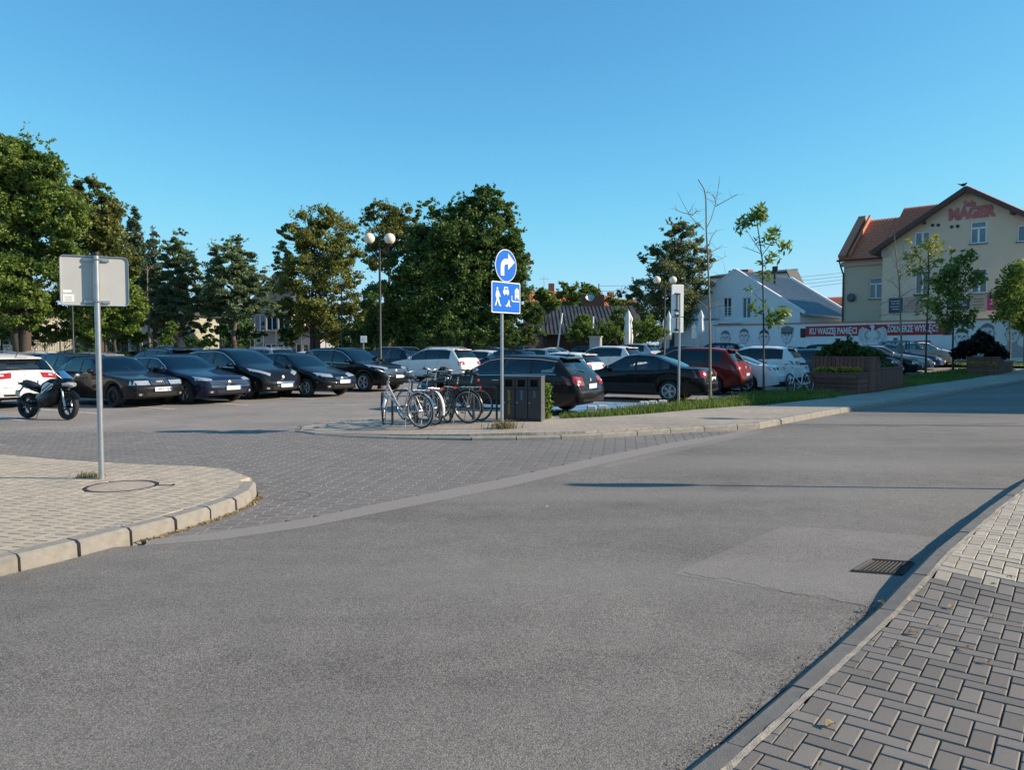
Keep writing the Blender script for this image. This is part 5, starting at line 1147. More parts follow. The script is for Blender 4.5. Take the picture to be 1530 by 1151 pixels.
def smooth_prof(pts, L, win):
    xs = np.arange(-.3, L + .3, .01); ys = np.interp(xs, [p[0] for p in pts], [p[1] for p in pts]); k = max(int(win / .01), 1); kern = np.hanning(k + 2)[1:-1]; kern /= kern.sum(); ys2 = np.convolve(np.pad(ys, k, mode='edge'), kern, 'same')[k:-k]
    return xs, ys2
# styles: L W H; front and rear axle; wheel radius; sill; top line; belt line; windscreen c..wt; rear window rt..rb; side glass cuts; tumblehome
ST = {
 'saloon80': dict(L=4.48, W=1.70, fa=.90, ra=3.51, r=.30, sill=.23, top=[(0, .60), (.06, .74), (.12, .78), (1.30, .93), (1.42, .95), (2.10, 1.385), (2.5, 1.40), (3.15, 1.37), (3.85, .985), (4.38, .965), (4.45, .90), (4.48, .60)], belt=[(0, .58), (.1, .74), (1.4, .90), (3.9, .93), (4.4, .90), (4.48, .58)], c=1.42, wt=2.10, rt=3.17, rb=3.82, side=(1.70, 2.46, 2.54, 3.25, 3.29, 3.5), tum=.36, nose=.80),
 'saloon': dict(L=4.82, W=1.82, fa=.86, ra=3.72, r=.325, sill=.22, top=[(0, .58), (.10, .72), (.3, .80), (1.35, .97), (1.48, 1.0), (2.25, 1.42), (2.65, 1.455), (3.2, 1.42), (4.10, 1.07), (4.66, 1.03), (4.77, .95), (4.82, .60)], belt=[(0, .55), (.12, .68), (1.4, .92), (3.9, .99), (4.6, .97), (4.82, .58)], c=1.46, wt=2.25, rt=3.15, rb=4.08, side=(1.80, 2.62, 2.70, 3.38, 3.42, 3.72), tum=.40, nose=.76),
 'fastback': dict(L=4.86, W=1.87, fa=.93, ra=3.77, r=.345, sill=.22, top=[(0, .56), (.10, .70), (.3, .80), (1.40, .97), (1.52, .99), (2.30, 1.40), (2.7, 1.435), (3.3, 1.40), (4.45, 1.06), (4.72, 1.02), (4.80, .92), (4.86, .58)], belt=[(0, .54), (.12, .68), (1.5, .93), (3.9, 1.0), (4.6, .98), (4.86, .56)], c=1.50, wt=2.30, rt=3.22, rb=4.35, side=(1.85, 2.66, 2.74, 3.50, 3.54, 3.95), tum=.41, nose=.76),
 'hatch': dict(L=4.22, W=1.76, fa=.87, ra=3.45, r=.32, sill=.22, top=[(0, .56), (.08, .70), (.25, .79), (1.10, .98), (1.22, 1.01), (1.98, 1.43), (2.4, 1.48), (3.3, 1.44), (3.72, 1.37), (4.04, 1.0), (4.16, .86), (4.22, .55)], belt=[(0, .54), (.1, .66), (1.2, .93), (3.4, .99), (4.0, .97), (4.14, .80), (4.22, .53)], c=1.20, wt=1.98, rt=3.70, rb=4.02, side=(1.50, 2.34, 2.42, 3.12, 3.16, 3.42), tum=.38, nose=.76),
 'mpv': dict(L=4.37, W=1.84, fa=.87, ra=3.49, r=.335, sill=.24, top=[(0, .60), (.10, .80), (.30, .92), (.95, 1.08), (1.10, 1.12), (1.95, 1.56), (2.4, 1.635), (3.3, 1.60), (3.80, 1.53), (4.15, 1.08), (4.29, .88), (4.37, .55)], belt=[(0, .56), (.1, .74), (1.0, 1.0), (3.4, 1.06), (4.1, 1.04), (4.27, .82), (4.37, .53)], c=1.06, wt=1.95, rt=3.80, rb=4.12, side=(1.42, 2.34, 2.42, 3.16, 3.22, 3.72), tum=.34, nose=.74),
 'suv': dict(L=4.58, W=1.86, fa=.90, ra=3.55, r=.355, sill=.30, top=[(0, .66), (.10, .88), (.30, .98), (1.20, 1.11), (1.32, 1.14), (2.05, 1.58), (2.5, 1.67), (3.5, 1.655), (4.02, 1.58), (4.36, 1.14), (4.50, .98), (4.58, .60)], belt=[(0, .62), (.1, .84), (1.3, 1.05), (3.6, 1.13), (4.3, 1.10), (4.48, .92), (4.58, .58)], c=1.30, wt=2.05, rt=4.00, rb=4.33, side=(1.62, 2.44, 2.52, 3.26, 3.32, 3.86), tum=.33, nose=.78),
 'estate': dict(L=4.80, W=1.81, fa=.98, ra=3.74, r=.325, sill=.22, top=[(0, .58), (.10, .72), (.3, .82), (1.40, .99), (1.52, 1.01), (2.30, 1.42), (2.7, 1.475), (3.7, 1.45), (4.22, 1.38), (4.60, 1.0), (4.74, .86), (4.80, .56)], belt=[(0, .54), (.12, .68), (1.5, .93), (3.9, 1.0), (4.5, .98), (4.72, .80), (4.80, .54)], c=1.50, wt=2.30, rt=4.18, rb=4.57, side=(1.84, 2.66, 2.74, 3.46, 3.54, 4.14), tum=.40, nose=.76),
 'coupe': dict(L=4.70, W=1.83, fa=.90, ra=3.60, r=.33, sill=.21, top=[(0, .54), (.10, .66), (.3, .76), (1.45, .95), (1.58, .97), (2.35, 1.36), (2.7, 1.39), (3.2, 1.34), (4.05, 1.04), (4.52, 1.01), (4.62, .92), (4.70, .58)], belt=[(0, .52), (.12, .64), (1.5, .90), (3.8, .98), (4.5, .96), (4.70, .56)], c=1.56, wt=2.35, rt=3.12, rb=4.02, side=(1.90, 2.70, 2.78, 3.40, 3.44, 3.70), tum=.42, nose=.76),
}
def wplan(S, d):
    L, W = S['L'], S['W'] / 2
    return W * float(np.interp(d, [0, .06, .22, .5, .9, L - .9, L - .45, L - .15, L - .05, L], [S['nose'], .86, .93, .972, 1.0, 1.0, .978, .94, .90, .84]))
_car = {}
def car_meshes(style):
    if style in _car: return _car[style]
    S = ST[style]; L = S['L']; W = S['W'] / 2
    tx, tz = smooth_prof(S['top'], L, .16); bx, bz = smooth_prof(S['belt'], L, .14); top = lambda d: float(np.interp(d, tx, tz)); belt = lambda d: min(float(np.interp(d, bx, bz)), top(d) - .03)
    D = {0.0, .04, .12, L, L - .05, L - .12, S['c'], S['wt'], S['rt'], S['rb'], *S['side'], (S['c'] + S['wt']) / 2, (S['rt'] + S['rb']) / 2}
    ra = S['r'] + .055
    for ax in (S['fa'], S['ra']):
        D |= {ax + ra * math.cos(math.pi * k / 10) for k in range(11)} | {ax + ra + .004, ax - ra - .004}
    D = sorted(D); E_ = [D[0]]
    for d in D[1:]:
        g = d - E_[-1]
        if g < .0025: continue
        n = int(g // .17)
        for k in range(n): E_.append(E_[-1] + (d - E_[-1]) / (n - k + 1))
        E_.append(d)
    D = E_
    rows = 9; V = []; X0 = L / 2
    def bottom(d):
        z = S['sill'] + (.06 * max(0, 1 - d / .35)) + (.10 * max(0, 1 - (L - d) / .5))
        for ax in (S['fa'], S['ra']):
            if abs(d - ax) <= ra + 1e-6: z = max(z, S['r'] + math.sqrt(max(ra * ra - (d - ax) ** 2, 0)))
        return z
    for d in D:
        w_ = wplan(S, d); zb, zt, z0 = belt(d), top(d), bottom(d); z0 = min(z0, zb - .06); cr = .05 if zt - zb > .2 else min(.05, (zt - zb) * .55); z5 = zt - cr
        h = zb - z0; yb = w_ * .975
        yy = lambda z: yb - S['tum'] * max(z - zb, 0) * (1 + .25 * max(z - zb, 0))
        z4 = zb + max(z5 - zb, 0) * .90 if zt - zb > .2 else zb + max(z5 - zb, 0) * .6
        y5 = yy(z5) - .025
        col = [(w_ * .955, z0), (w_ * .995, z0 + h * .34), (w_, z0 + h * .66), (w_ * .992, z0 + h * .86), (yb, zb), (yy(z4), z4), (y5, z5), (y5 * .86, zt - cr * .42), (y5 * .45, zt - cr * .08), (0, zt)]
        V.append([(X0 - d, y, z) for y, z in col])
    R_ = len(V[0]); verts = []; idx = {}
    for i, c in enumerate(V):
        for s in (1, -1):
            for j, p in enumerate(c):
                if j == R_ - 1 and s == -1: idx[(i, s, j)] = idx[(i, 1, j)]; continue
                idx[(i, s, j)] = len(verts); verts.append((p[0], p[1] * s, p[2]))
    F = []; T = []                                    # faces and the part each belongs to
    s0, b1, b2, c1, c2, s1 = S['side']; eps = 1e-4
    for i in range(len(D) - 1):
        m = (D[i] + D[i + 1]) / 2
        for j in range(R_ - 1):
            part = 'body'
            if j == 4:
                if s0 < m < b1 or b2 < m < c1 or c2 < m < s1: part = 'side_window'
                elif b1 < m < b2: part = 'pillar_b'
                elif c1 < m < c2: part = 'pillar_c'
            elif j >= 6:
                if S['c'] < m < S['wt']: part = 'windscreen'
                elif S['rt'] < m < S['rb']: part = 'rear_window'
            if j < 4 and S['fa'] + ra + .12 < m < c1 + .02 and part == 'body' and m < S['ra'] - ra + .1: part = 'door_f' if m < b2 - .02 else 'door_r'
            for s in (1, -1):
                q = [idx[(i, s, j)], idx[(i + 1, s, j)], idx[(i + 1, s, j + 1)], idx[(i, s, j + 1)]]
                if s == 1: q = q[::-1]
                if len(set(q)) >= 3:
                    q2 = [];
                    for v in q:
                        if v not in q2: q2.append(v)
                    F.append(q2); T.append(part + ('_l' if s == 1 else '_r') if part.startswith(('door', 'side', 'pillar')) else part)
    # end caps
    n = 8
    for i, sg in ((0, 1), (len(D) - 1, -1)):
        prev = None
        for j in range(R_):
            row = []
            for k in range(n + 1):
                u = k / n * 2 - 1
                if k == 0: row.append(idx[(i, -1, j)])
                elif k == n: row.append(idx[(i, 1, j)])
                else:
                    p = V[i][j]
                    if j == R_ - 1: row.append(idx[(i, 1, j)]); continue
                    bul = .10 * (1 - u * u) * (1.0 if j < 5 else .7) * (1.0 if sg > 0 else .8) + (.035 * math.sin(min(j, 4) / 4 * math.pi) * (1 - u ** 4))
                    row.append(len(verts)); verts.append((p[0] + sg * bul, p[1] * u, p[2]))
            if prev:
                for k in range(n):
                    q = [prev[k], prev[k + 1], row[k + 1], row[k]]
                    if sg < 0: q = q[::-1]
                    q2 = []
                    for v in q:
                        if v not in q2: q2.append(v)
                    if len(q2) >= 3: F.append(q2); T.append('body')
            prev = row
    # drag the cap's upper rows back so that the nose rolls into the bonnet
    full = bpy.data.meshes.new('full'); full.from_pydata(verts, [], F); full.update()
    bm = bmesh.new(); bm.from_mesh(full); bmesh.ops.recalc_face_normals(bm, faces=bm.faces[:]); bm.to_mesh(full); bm.free()
    nrm = np.zeros(len(full.vertices) * 3, np.float32); full.vertices.foreach_get('normal', nrm); nrm = nrm.reshape(-1, 3)
    out = {}
    for pt in set(T):
        ids = [k for k, t in enumerate(T) if t == pt]; mp = {}; vs = []; fs = []
        for k in ids:
            f = list(full.polygons[k].vertices); g = []
            for v in f:
                if v not in mp: mp[v] = len(vs); vs.append(full.vertices[v].co[:])
                g.append(mp[v])
            fs.append(g)
        me = bpy.data.meshes.new(pt); me.from_pydata(vs, [], fs); me.polygons.foreach_set('use_smooth', [True] * len(fs)); me.update()
        inv = sorted(mp, key=mp.get); me.normals_split_custom_set_from_vertices([nrm[v].tolist() for v in inv]); out[pt] = me
    bvh = BVHTree.FromPolygons([v.co for v in full.vertices], [list(p.vertices) for p in full.polygons])
    out['bvh'] = bvh; out['S'] = S; out['belt'] = belt; out['top'] = top; out['D'] = D
    # seams round the doors, as fine dark strips a hair proud of the skin
    mb = MB()
    def strip(pts, wd=.012):
        for s in (1, -1):
            hits = []
            for d, z in pts:
                h = bvh.ray_cast(Vector((X0 - d, 2 * s, z)), Vector((0, -s, 0)))
                if h[0]: hits.append((h[0] + h[1] * .0015 * (1 if h[1].y * s > 0 else -1), h[1]))
            for (a, na), (b, nb) in zip(hits, hits[1:]):
                t = (b - a).normalized(); nn = Vector((0, s, 0)); w_ = t.cross(nn).normalized() * wd / 2
                mb.add([a - w_, b - w_, b + w_, a + w_], [(0, 1, 2, 3)])
    fd = S['fa'] + ra + .12; rd_ = S['ra'] - ra + .02
    for d in (fd, (b1 + b2) / 2): strip([(d, S['sill'] + .06 + (belt(d) - S['sill'] - .08) * k / 7) for k in range(8)])
    strip([(min(c1, S['ra'] - .1) - .02 * k, belt(c1) - .02 - (belt(c1) - S['r'] - ra - .08) * k / 5) for k in range(6)]); strip([(fd + (S['ra'] - ra - fd) * k / 10, S['sill'] + .07) for k in range(11)])
    out['door_seams'] = mb.mesh('door_seams', M_TRIM)
    # window surround (chrome or black), sits on the belt
    mb = MB()
    for s in (1, -1):
        pts = []
        for k in range(15):
            d = s0 - .15 + (s1 + .05 - s0 + .15) * k / 14; pts.append((d, belt(d) - .004))
        hits = [bvh.ray_cast(Vector((X0 - d, 2 * s, z)), Vector((0, -s, 0)))[0] for d, z in pts]; hits = [h for h in hits if h]
        mb.tube([h + Vector((0, s * .004, 0)) for h in hits], .010, 5)
    out['belt_strip'] = mb.mesh('belt_strip', M_CHROME)
    mb = MB()
    for s in (1, -1):
        pts = []
        for k in range(17):
            d = s0 - .12 + (s1 + .02 - s0 + .12) * k / 16; i = min(range(len(D)), key=lambda q: abs(D[q] - d)); pts.append(V[i][5])
        mb.tube([(p[0], p[1] * s + .006 * s, p[2]) for p in pts], .010, 5)
    out['window_arch'] = mb.mesh('window_arch', M_CHROME)
    # underbody, wells, cabin
    mb = MB(); mb.box((0, 0, .36), (L - .5, (W - .27) * 2, .26)); mb.box((0, 0, .26), (S['ra'] - S['fa'] - 2 * ra, W * 1.88, .10)); mb.box((X0 - (S['fa'] + S['ra']) / 2, 0, .52), (L - 1.2, (W - .27) * 2, .3))
    out['underbody'] = mb.mesh('underbody', M_TRIM)
    mb = MB(); hb_ = belt(2.5)
    for dx, y in ((b2 + .05, .37), (b2 + .05, -.37)):
        mb.bbox((X0 - dx + .12, y, hb_ - .38), (.5, .48, .16), .05); mb.bbox((X0 - dx - .20, y, hb_ - .08), (.16, .48, .66), .06, M=Matrix.Rotation(-.25, 3, 'Y')); mb.bbox((X0 - dx - .30, y, hb_ + .32), (.10, .26, .19), .04)
    mb.bbox((X0 - S['rt'] + .05 + .15, 0, hb_ - .1), (.18, 1.2, .62), .06, M=Matrix.Rotation(-.3, 3, 'Y'))
    for y in (.36, -.36): mb.bbox((X0 - S['rt'] + .12, y, hb_ + .22), (.09, .24, .15), .04)
    mb.bbox((X0 - S['c'] - .32, 0, hb_ - .06), (.5, W * 1.66, .16), .05)
    mb.lathe([(.165, -.012), (.18, 0), (.165, .012), (.15, 0), (.165, -.012)], 16, Matrix.Rotation(R(65), 3, 'Y'), (X0 - S['c'] - .72, .37, hb_ + .02))
    out['cabin'] = mb.mesh('cabin', M_SEAT)
    _car[style] = out; return out
def surf_patch(C, corners, axis, off=.008, nu=6, nv=3, th=.012, skew=0.0):
    """a panel that follows the skin: four corners given in the view along an axis ('f','r','s'), laid on the body"""
    bvh = C['bvh']; X0 = C['S']['L'] / 2; P = []; c = [Vector(q) for q in corners]
    for i in range(nu + 1):
        for j in range(nv + 1):
            u, v = i / nu, j / nv; q = (c[0] * (1 - u) + c[1] * u) * (1 - v) + (c[3] * (1 - u) + c[2] * u) * v
            if axis == 'f': o, d = Vector((4, q.x, q.y)), Vector((-1, 0, 0))
            elif axis == 'r': o, d = Vector((-4, q.x, q.y)), Vector((1, 0, 0))
            else: s = 1 if axis == 'l' else -1; o, d = Vector((X0 - q.x, 3 * s, q.y)), Vector((0, -s, 0))
            h = bvh.ray_cast(o, d)
            if h[0] is None: return None
            n = h[1] if h[1].dot(d) < 0 else -h[1]; P.append((h[0], n))
    mb = MB(); vs = [p + n * off for p, n in P]; m = nv + 1
    fs = [(i * m + j, (i + 1) * m + j, (i + 1) * m + j + 1, i * m + j + 1) for i in range(nu) for j in range(nv)]
    mb.add(vs, fs)
    rim = [i * m for i in range(nu + 1)] + [nu * m + j for j in range(1, m)] + [i * m + nv for i in range(nu - 1, -1, -1)] + [j for j in range(nv - 1, 0, -1)]
    mb.add([vs[k] for k in rim] + [P[k][0] - P[k][1] * th for k in rim], [(k, (k + 1) % len(rim), len(rim) + (k + 1) % len(rim), len(rim) + k) for k in range(len(rim))])
    return mb
def hit(C, y, z, axis):
    o, d = (Vector((4, y, z)), Vector((-1, 0, 0))) if axis == 'f' else (Vector((-4, y, z)), Vector((1, 0, 0))); h = C['bvh'].ray_cast(o, d); return h[0]
_wh = {}
def wheel_meshes(r, kind):
    k = (r, kind)
    if k in _wh: return _wh[k]
    w_ = .205; RX = Matrix.Rotation(R(90), 3, 'X'); rr = r * .68
    ty = MB().lathe([(rr, -w_ / 2), (r - .03, -w_ / 2 - .004), (r - .006, -w_ / 2 + .03), (r, -.03), (r, .03), (r - .006, w_ / 2 - .03), (r - .03, w_ / 2 + .004), (rr, w_ / 2), (rr - .02, w_ / 2 - .03), (rr - .02, -w_ / 2 + .03), (rr, -w_ / 2)], 28, RX).mesh('tyre', M_RUBBER, 40)
    mb = MB(); f = -1                                   # outer face towards -y
    mb.lathe([(rr, w_ / 2 - .002), (rr - .015, w_ / 2 + .004), (rr - .03, w_ / 2 - .01), (rr - .04, 0.0)], 28, RX); mb.lathe([(0, w_ / 2 - .02), (.055, w_ / 2 - .02), (.075, w_ / 2 - .05), (.075, 0)], 16, RX)
    nsp = {'five': 5, 'ten': 10, 'plain': 7, 'twin': 5}[kind]
    for i in range(nsp):
        for t in ((-1, 1) if kind == 'twin' else (0,)):
            a = 2 * math.pi * i / nsp + t * .16; ln = rr - .02 - .04; wd = {'five': .062, 'ten': .026, 'plain': .045, 'twin': .034}[kind]
            c = Vector((math.cos(a) * (.04 + ln / 2), -(w_ / 2 - .028), math.sin(a) * (.04 + ln / 2))); mb.bbox(c, (ln, .03, wd), .008, M=Matrix.Rotation(-a, 3, 'Y'))
    rim = mb.mesh('rim', M_ALLOY, 35); dk = MB().lathe([(0, .03), (rr - .05, .03), (rr - .04, .0)], 20, RX).mesh('brake_disc', M_DISC)
    _wh[k] = (ty, rim, dk); return _wh[k]
def slotmat(o, m):
    if len(o.data.materials) == 0: o.data.materials.append(m)
    o.material_slots[0].link = 'OBJECT'; o.material_slots[0].material = m
_parts = {}
def cached(key, fn):
    if key not in _parts: _parts[key] = fn()
    return _parts[key]
def car(style, pos, heading, pm, label, wheels='five', rim=None, glass=None, group='cars standing in the car park', head=None, tail=None, chrome=False, rails=False, grille='bar', detail=2, plate_f=None, badge='disc', cat='car', wiper=False, spoiler=False, name='parked_car', lower=None, mir=None):
    """pos: ground point under the middle of the car; heading: unit vector to its front"""
    C = car_meshes(style); S = C['S']; L, W = S['L'], S['W'] / 2; X0 = L / 2; belt, top = C['belt'], C['top']
    root = empty(name, (pos[0], pos[1], gz(pos[0], pos[1])), math.atan2(heading[1], heading[0]), label, cat, group)
    gl = glass or M_CGLASS
    for pt, nm in (('body', 'body'), ('door_f_l', 'door'), ('door_r_l', 'door'), ('door_f_r', 'door'), ('door_r_r', 'door')):
        if pt in C: o = inst(nm, C[pt], root); slotmat(o, pm)
    doors = [c for c in root.children if c.name.startswith('door')] if False else None
    for pt, nm, m in (('windscreen', 'windscreen', M_CGLASS), ('rear_window', 'rear_window', gl), ('side_window_l', 'side_window', gl), ('side_window_r', 'side_window', gl), *((f'pillar_{a}_{b}', 'pillar', M_TRIM) for a in 'bc' for b in 'lr')):
        if pt in C: o = inst(nm, C[pt], root); slotmat(o, m)
    inst('underbody', C['underbody'], root); inst('cabin', C['cabin'], root); inst('door_seams', C['door_seams'], root)['kind'] = 'stuff'
    if chrome: inst('window_trim', C['belt_strip'], root); inst('window_trim', C['window_arch'], root)
    ty, rm, dk = wheel_meshes(S['r'], wheels)
    for d in (S['fa'], S['ra']):
        for s in (1, -1):
            w_ = empty('wheel', (X0 - d, s * (W - .115), S['r']), 0 if s < 0 else math.pi); w_.parent = root
            inst('tyre', ty, w_); o = inst('rim', rm, w_, rot=(0, random.uniform(0, 6), 0)); slotmat(o, rim or M_ALLOY); inst('brake_disc', dk, w_)
    hz = top(.12)
    def put(key, corners, ax, m, nm, **kw):
        key = (style, key, nm)
        if key not in _parts:
            mb = surf_patch(C, corners, ax, **kw); _parts[key] = mb.mesh(nm, m, 50) if mb else None
        if _parts[key] is None: return None
        o = inst(nm, _parts[key], root); slotmat(o, m); return o
    zh = belt(.18)
    H1 = head or ((.36, zh - .02), (.90, zh + .045), (.93, zh - .10), (.40, zh - .115))
    T1 = tail or ((.56, belt(L - .2) - .02), (.94, belt(L - .2) - .01), (.94, belt(L - .2) - .19), (.58, belt(L - .2) - .17))
    for s in (1, -1):
        put(('h', s, H1), [(q[0] * W * s, q[1]) for q in H1], 'f', M_HEADL, 'headlight', nu=8)
        t_ = put(('t', s, T1), [(q[0] * W * s, q[1]) for q in T1], 'r', M_TAILR, 'tail_light', nu=8)
        cx = [(T1[0][0] * .55 + T1[1][0] * .45), (T1[0][0] * .25 + T1[1][0] * .75)]; zz = [T1[0][1] * .62 + T1[3][1] * .38, T1[0][1] * .36 + T1[3][1] * .64]
        if t_: put(('tw', s, T1), [(cx[0] * W * s, zz[0]), (cx[1] * W * s, zz[0]), (cx[1] * W * s, zz[1]), (cx[0] * W * s, zz[1])], 'r', M_TAILW, 'reversing_light', off=.013)
        y0 = W * .992
        # door mirror
        d = S['c'] + .30
        def mir_():
            z = belt(d) + .09; y = s * (wplan(S, d) + .10)
            return MB().sphere((X0 - d, y, z), 1, 12, 8, (.075, .115, .075)).mesh('wing_mirror', P_BLACK, 60)
        o = inst('wing_mirror', cached((style, 'mir', s), mir_), root); slotmat(o, mir or pm)
        for d2 in (S['side'][1] - .12, S['side'][3] - .10):
            def hd_():
                z = belt(d2) - .13; h = C['bvh'].ray_cast(Vector((X0 - d2, 2 * s, z)), Vector((0, -s, 0)))[0]
                return MB().bbox((X0 - d2, h.y + s * .012, z), (.19, .03, .028), .009).mesh('door_handle', P_BLACK)
            if d2 < S['ra'] - .05: o = inst('door_handle', cached((style, 'hd', s, d2), hd_), root); slotmat(o, M_CHROME if chrome else pm)
        put(('fog', s), [(.62 * W * s, .40), (.80 * W * s, .41), (.80 * W * s, .33), (.62 * W * s, .32)], 'f', M_TRIM, 'fog_light_recess', nu=3)
        put(('fogl', s), [(.67 * W * s, .39), (.75 * W * s, .39), (.75 * W * s, .34), (.67 * W * s, .34)], 'f', M_HEADL, 'fog_light', nu=2, nv=2, off=.012)
    gz0, gz1 = zh - .12, zh + .0
    if grille == 'none': pass
    elif grille == 'boxed':
        put('gr', [(-.30 * W, zh + .03), (.30 * W, zh + .03), (.30 * W, zh - .12), (-.30 * W, zh - .12)], 'f', M_CHROME, 'grille_frame', off=.012); g_ = put('gi', [(-.26 * W, zh + .012), (.26 * W, zh + .012), (.26 * W, zh - .10), (-.26 * W, zh - .10)], 'f', M_TRIM, 'grille', off=.02)
    elif grille == 'wide':
        put('gi', [(-.72 * W, zh - .0), (.72 * W, zh - .0), (.70 * W, zh - .20), (-.70 * W, zh - .20)], 'f', M_TRIM, 'grille', nu=12)
        for k in range(4): put(('gb', k), [(-.72 * W, zh - .015 - .05 * k), (.72 * W, zh - .015 - .05 * k), (.72 * W, zh - .03 - .05 * k), (-.72 * W, zh - .03 - .05 * k)], 'f', M_CHROME, 'grille_bar', nu=12, nv=1, off=.016)
    elif grille == 'low':
        put('gi', [(-.42 * W, zh - .20), (.42 * W, zh - .20), (.40 * W, zh - .36), (-.40 * W, zh - .36)], 'f', M_TRIM, 'grille', nu=8)
        for k in range(3): put(('gb', k), [(-.40 * W, zh - .215 - .05 * k), (.40 * W, zh - .215 - .05 * k), (.40 * W, zh - .24 - .05 * k), (-.40 * W, zh - .24 - .05 * k)], 'f', M_CHROME, 'grille_bar', nu=10, nv=1, off=.016)
    else:
        put('gi', [(-.34 * W, zh - .01), (.34 * W, zh - .01), (.32 * W, zh - .12), (-.32 * W, zh - .12)], 'f', M_TRIM, 'grille', nu=8)
        for k in range(2): put(('gb', k), [(-.34 * W, zh - .03 - .045 * k), (.34 * W, zh - .03 - .045 * k), (.33 * W, zh - .05 - .045 * k), (-.33 * W, zh - .05 - .045 * k)], 'f', M_CHROME, 'grille_bar', nu=8, nv=1, off=.016)
    put('lg', [(-.55 * W, .42), (.55 * W, .42), (.52 * W, .31), (-.52 * W, .31)], 'f', M_TRIM, 'lower_grille', nu=8)
    put('rv', [(-.74 * W, .40), (.74 * W, .40), (.70 * W, .31), (-.70 * W, .31)], 'r', M_TRIM, 'rear_valance', nu=8)
    put('bs', [(-.86 * W, .585), (.86 * W, .585), (.86 * W, .572), (-.86 * W, .572)], 'r', M_TRIM, 'bumper_line', nu=10, nv=1, off=.003)
    # plates
    for ax, z in (('f', plate_f or .47), ('r', (.70 if style in ('saloon', 'saloon80', 'suv', 'hatch', 'estate', 'mpv') else .56))):
        h = hit(C, 0, z, ax)
        if h is None: continue
        sg = 1 if ax == 'f' else -1
        def pl_(): return MB().bbox((0, 0, 0), (.02, .52, .114), .004).mesh('number_plate', M_PLATE)
        o = inst('number_plate', cached('plate', pl_), root, (h.x + sg * .02, 0, z))
        inst('plate_band', cached('pband', lambda: MB().box((0, 0, 0), (.003, .042, .108)).mesh('plate_band', M_PLBLUE)), o, (sg * .0115, sg * .236, 0))
        bz = (zh - .06) if ax == 'f' else belt(L - .2) - .06
        hb2 = hit(C, 0, bz, ax)
        if hb2 is not None:
            if badge == 'rings' and ax == 'f':
                def rg_():
                    mb = MB()
                    for k in range(4): mb.lathe([(.034, -.006), (.043, 0), (.034, .006), (.027, 0), (.034, -.006)], 16, Matrix.Rotation(R(90), 3, 'Y'), (0, (k - 1.5) * .050, 0))
                    return mb.mesh('badge', M_BADGE)
                inst('badge', cached('rings', rg_), root, (hb2.x + .03, 0, bz))
            elif badge == 'diamond': inst('badge', cached('diamond', lambda: MB().slab([(0, -.065), (.045, 0), (0, .065), (-.045, 0)], Matrix.Rotation(R(90), 4, 'Y') @ Matrix.Rotation(R(90), 4, 'Z'), .012).mesh('badge', M_BADGE)), root, (hb2.x + sg * .012, 0, bz))
            else: inst('badge', cached('disc', lambda: MB().lathe([(0, .012), (.036, .012), (.05, .008), (.05, -.01), (0, -.01)], 18, Matrix.Rotation(R(90), 3, 'Y')).mesh('badge', M_BADGE)), root, (hb2.x + sg * .018, 0, bz))
    if rails:
        def rl_():
            mb = MB()
            for s in (1, -1):
                pts = [(X0 - (S['wt'] + .2 + (S['rt'] - S['wt'] - .3) * k / 8), s * (W * .70), top(S['wt'] + .2 + (S['rt'] - S['wt'] - .3) * k / 8) - .02 + (.055 if 0 < k < 8 else 0)) for k in range(9)]; mb.tube(pts, .016, 6)
            return mb.mesh('roof_rail', M_ALLOY)
        o = inst('roof_rails', cached((style, 'rails'), rl_), root)
    def an_(): d = S['rt'] - .12; return MB().tube([(X0 - d, 0, top(d) - .01), (X0 - d - .03, 0, top(d) + .03), (X0 - d - .16, 0, top(d) + (.16 if style in ('hatch', 'estate') else .05))], [.02, .012, .004], 6).mesh('aerial', M_TRIM)
    inst('aerial', cached((style, 'an'), an_), root)
    if spoiler and style in ('hatch', 'suv', 'mpv', 'estate'):
        def sp_(): d = S['rt'] + .03; return MB().bbox((X0 - d - .02, 0, top(d) + .005), (.20, W * 1.25, .04), .015, M=Matrix.Rotation(-.14, 3, 'Y')).mesh('spoiler', P_BLACK)
        o = inst('spoiler', cached((style, 'sp'), sp_), root); slotmat(o, pm)
        o = inst('brake_light', cached((style, 'bl'), lambda: MB().box((X0 - S['rt'] - .135, 0, top(S['rt']) - .012), (.02, .34, .025)).mesh('brake_light', M_TAILR)), root)
    if wiper or style in ('hatch', 'suv', 'estate', 'mpv'):
        def wp_():
            d = S['rb'] - .01; z = top(d) + .025; return MB().tube([(X0 - d - .02, 0, z - .03), (X0 - d + .03, .18, z + .02), (X0 - d + .06, .42, z + .03)], .011, 5).mesh('rear_wiper', M_TRIM)
        inst('rear_wiper', cached((style, 'wp'), wp_), root)
    if lower is not None:                              # unpainted lower cladding
        for s, ax in ((1, 'l'), (-1, 's')):
            put(('cl', s), [(S['fa'] + S['r'] + .08, S['sill'] + .15), (S['ra'] - S['r'] - .08, S['sill'] + .15), (S['ra'] - S['r'] - .08, S['sill'] + .01), (S['fa'] + S['r'] + .08, S['sill'] + .01)], ax, lower, 'sill_cladding', nu=8)
        put('clr', [(-.93 * W, .60), (.93 * W, .60), (.90 * W, .42), (-.90 * W, .42)], 'r', lower, 'bumper_cladding', nu=10)
    return root
def at_front(p, h, style, back=0.0): L = ST[style]['L']; return (p[0] - h[0] * L / 2, p[1] - h[1] * L / 2)
def at_rear(p, h, style): L = ST[style]['L']; return (p[0] + h[0] * L / 2, p[1] + h[1] * L / 2)
def unit(a): return Vector((math.cos(R(a)), math.sin(R(a))))
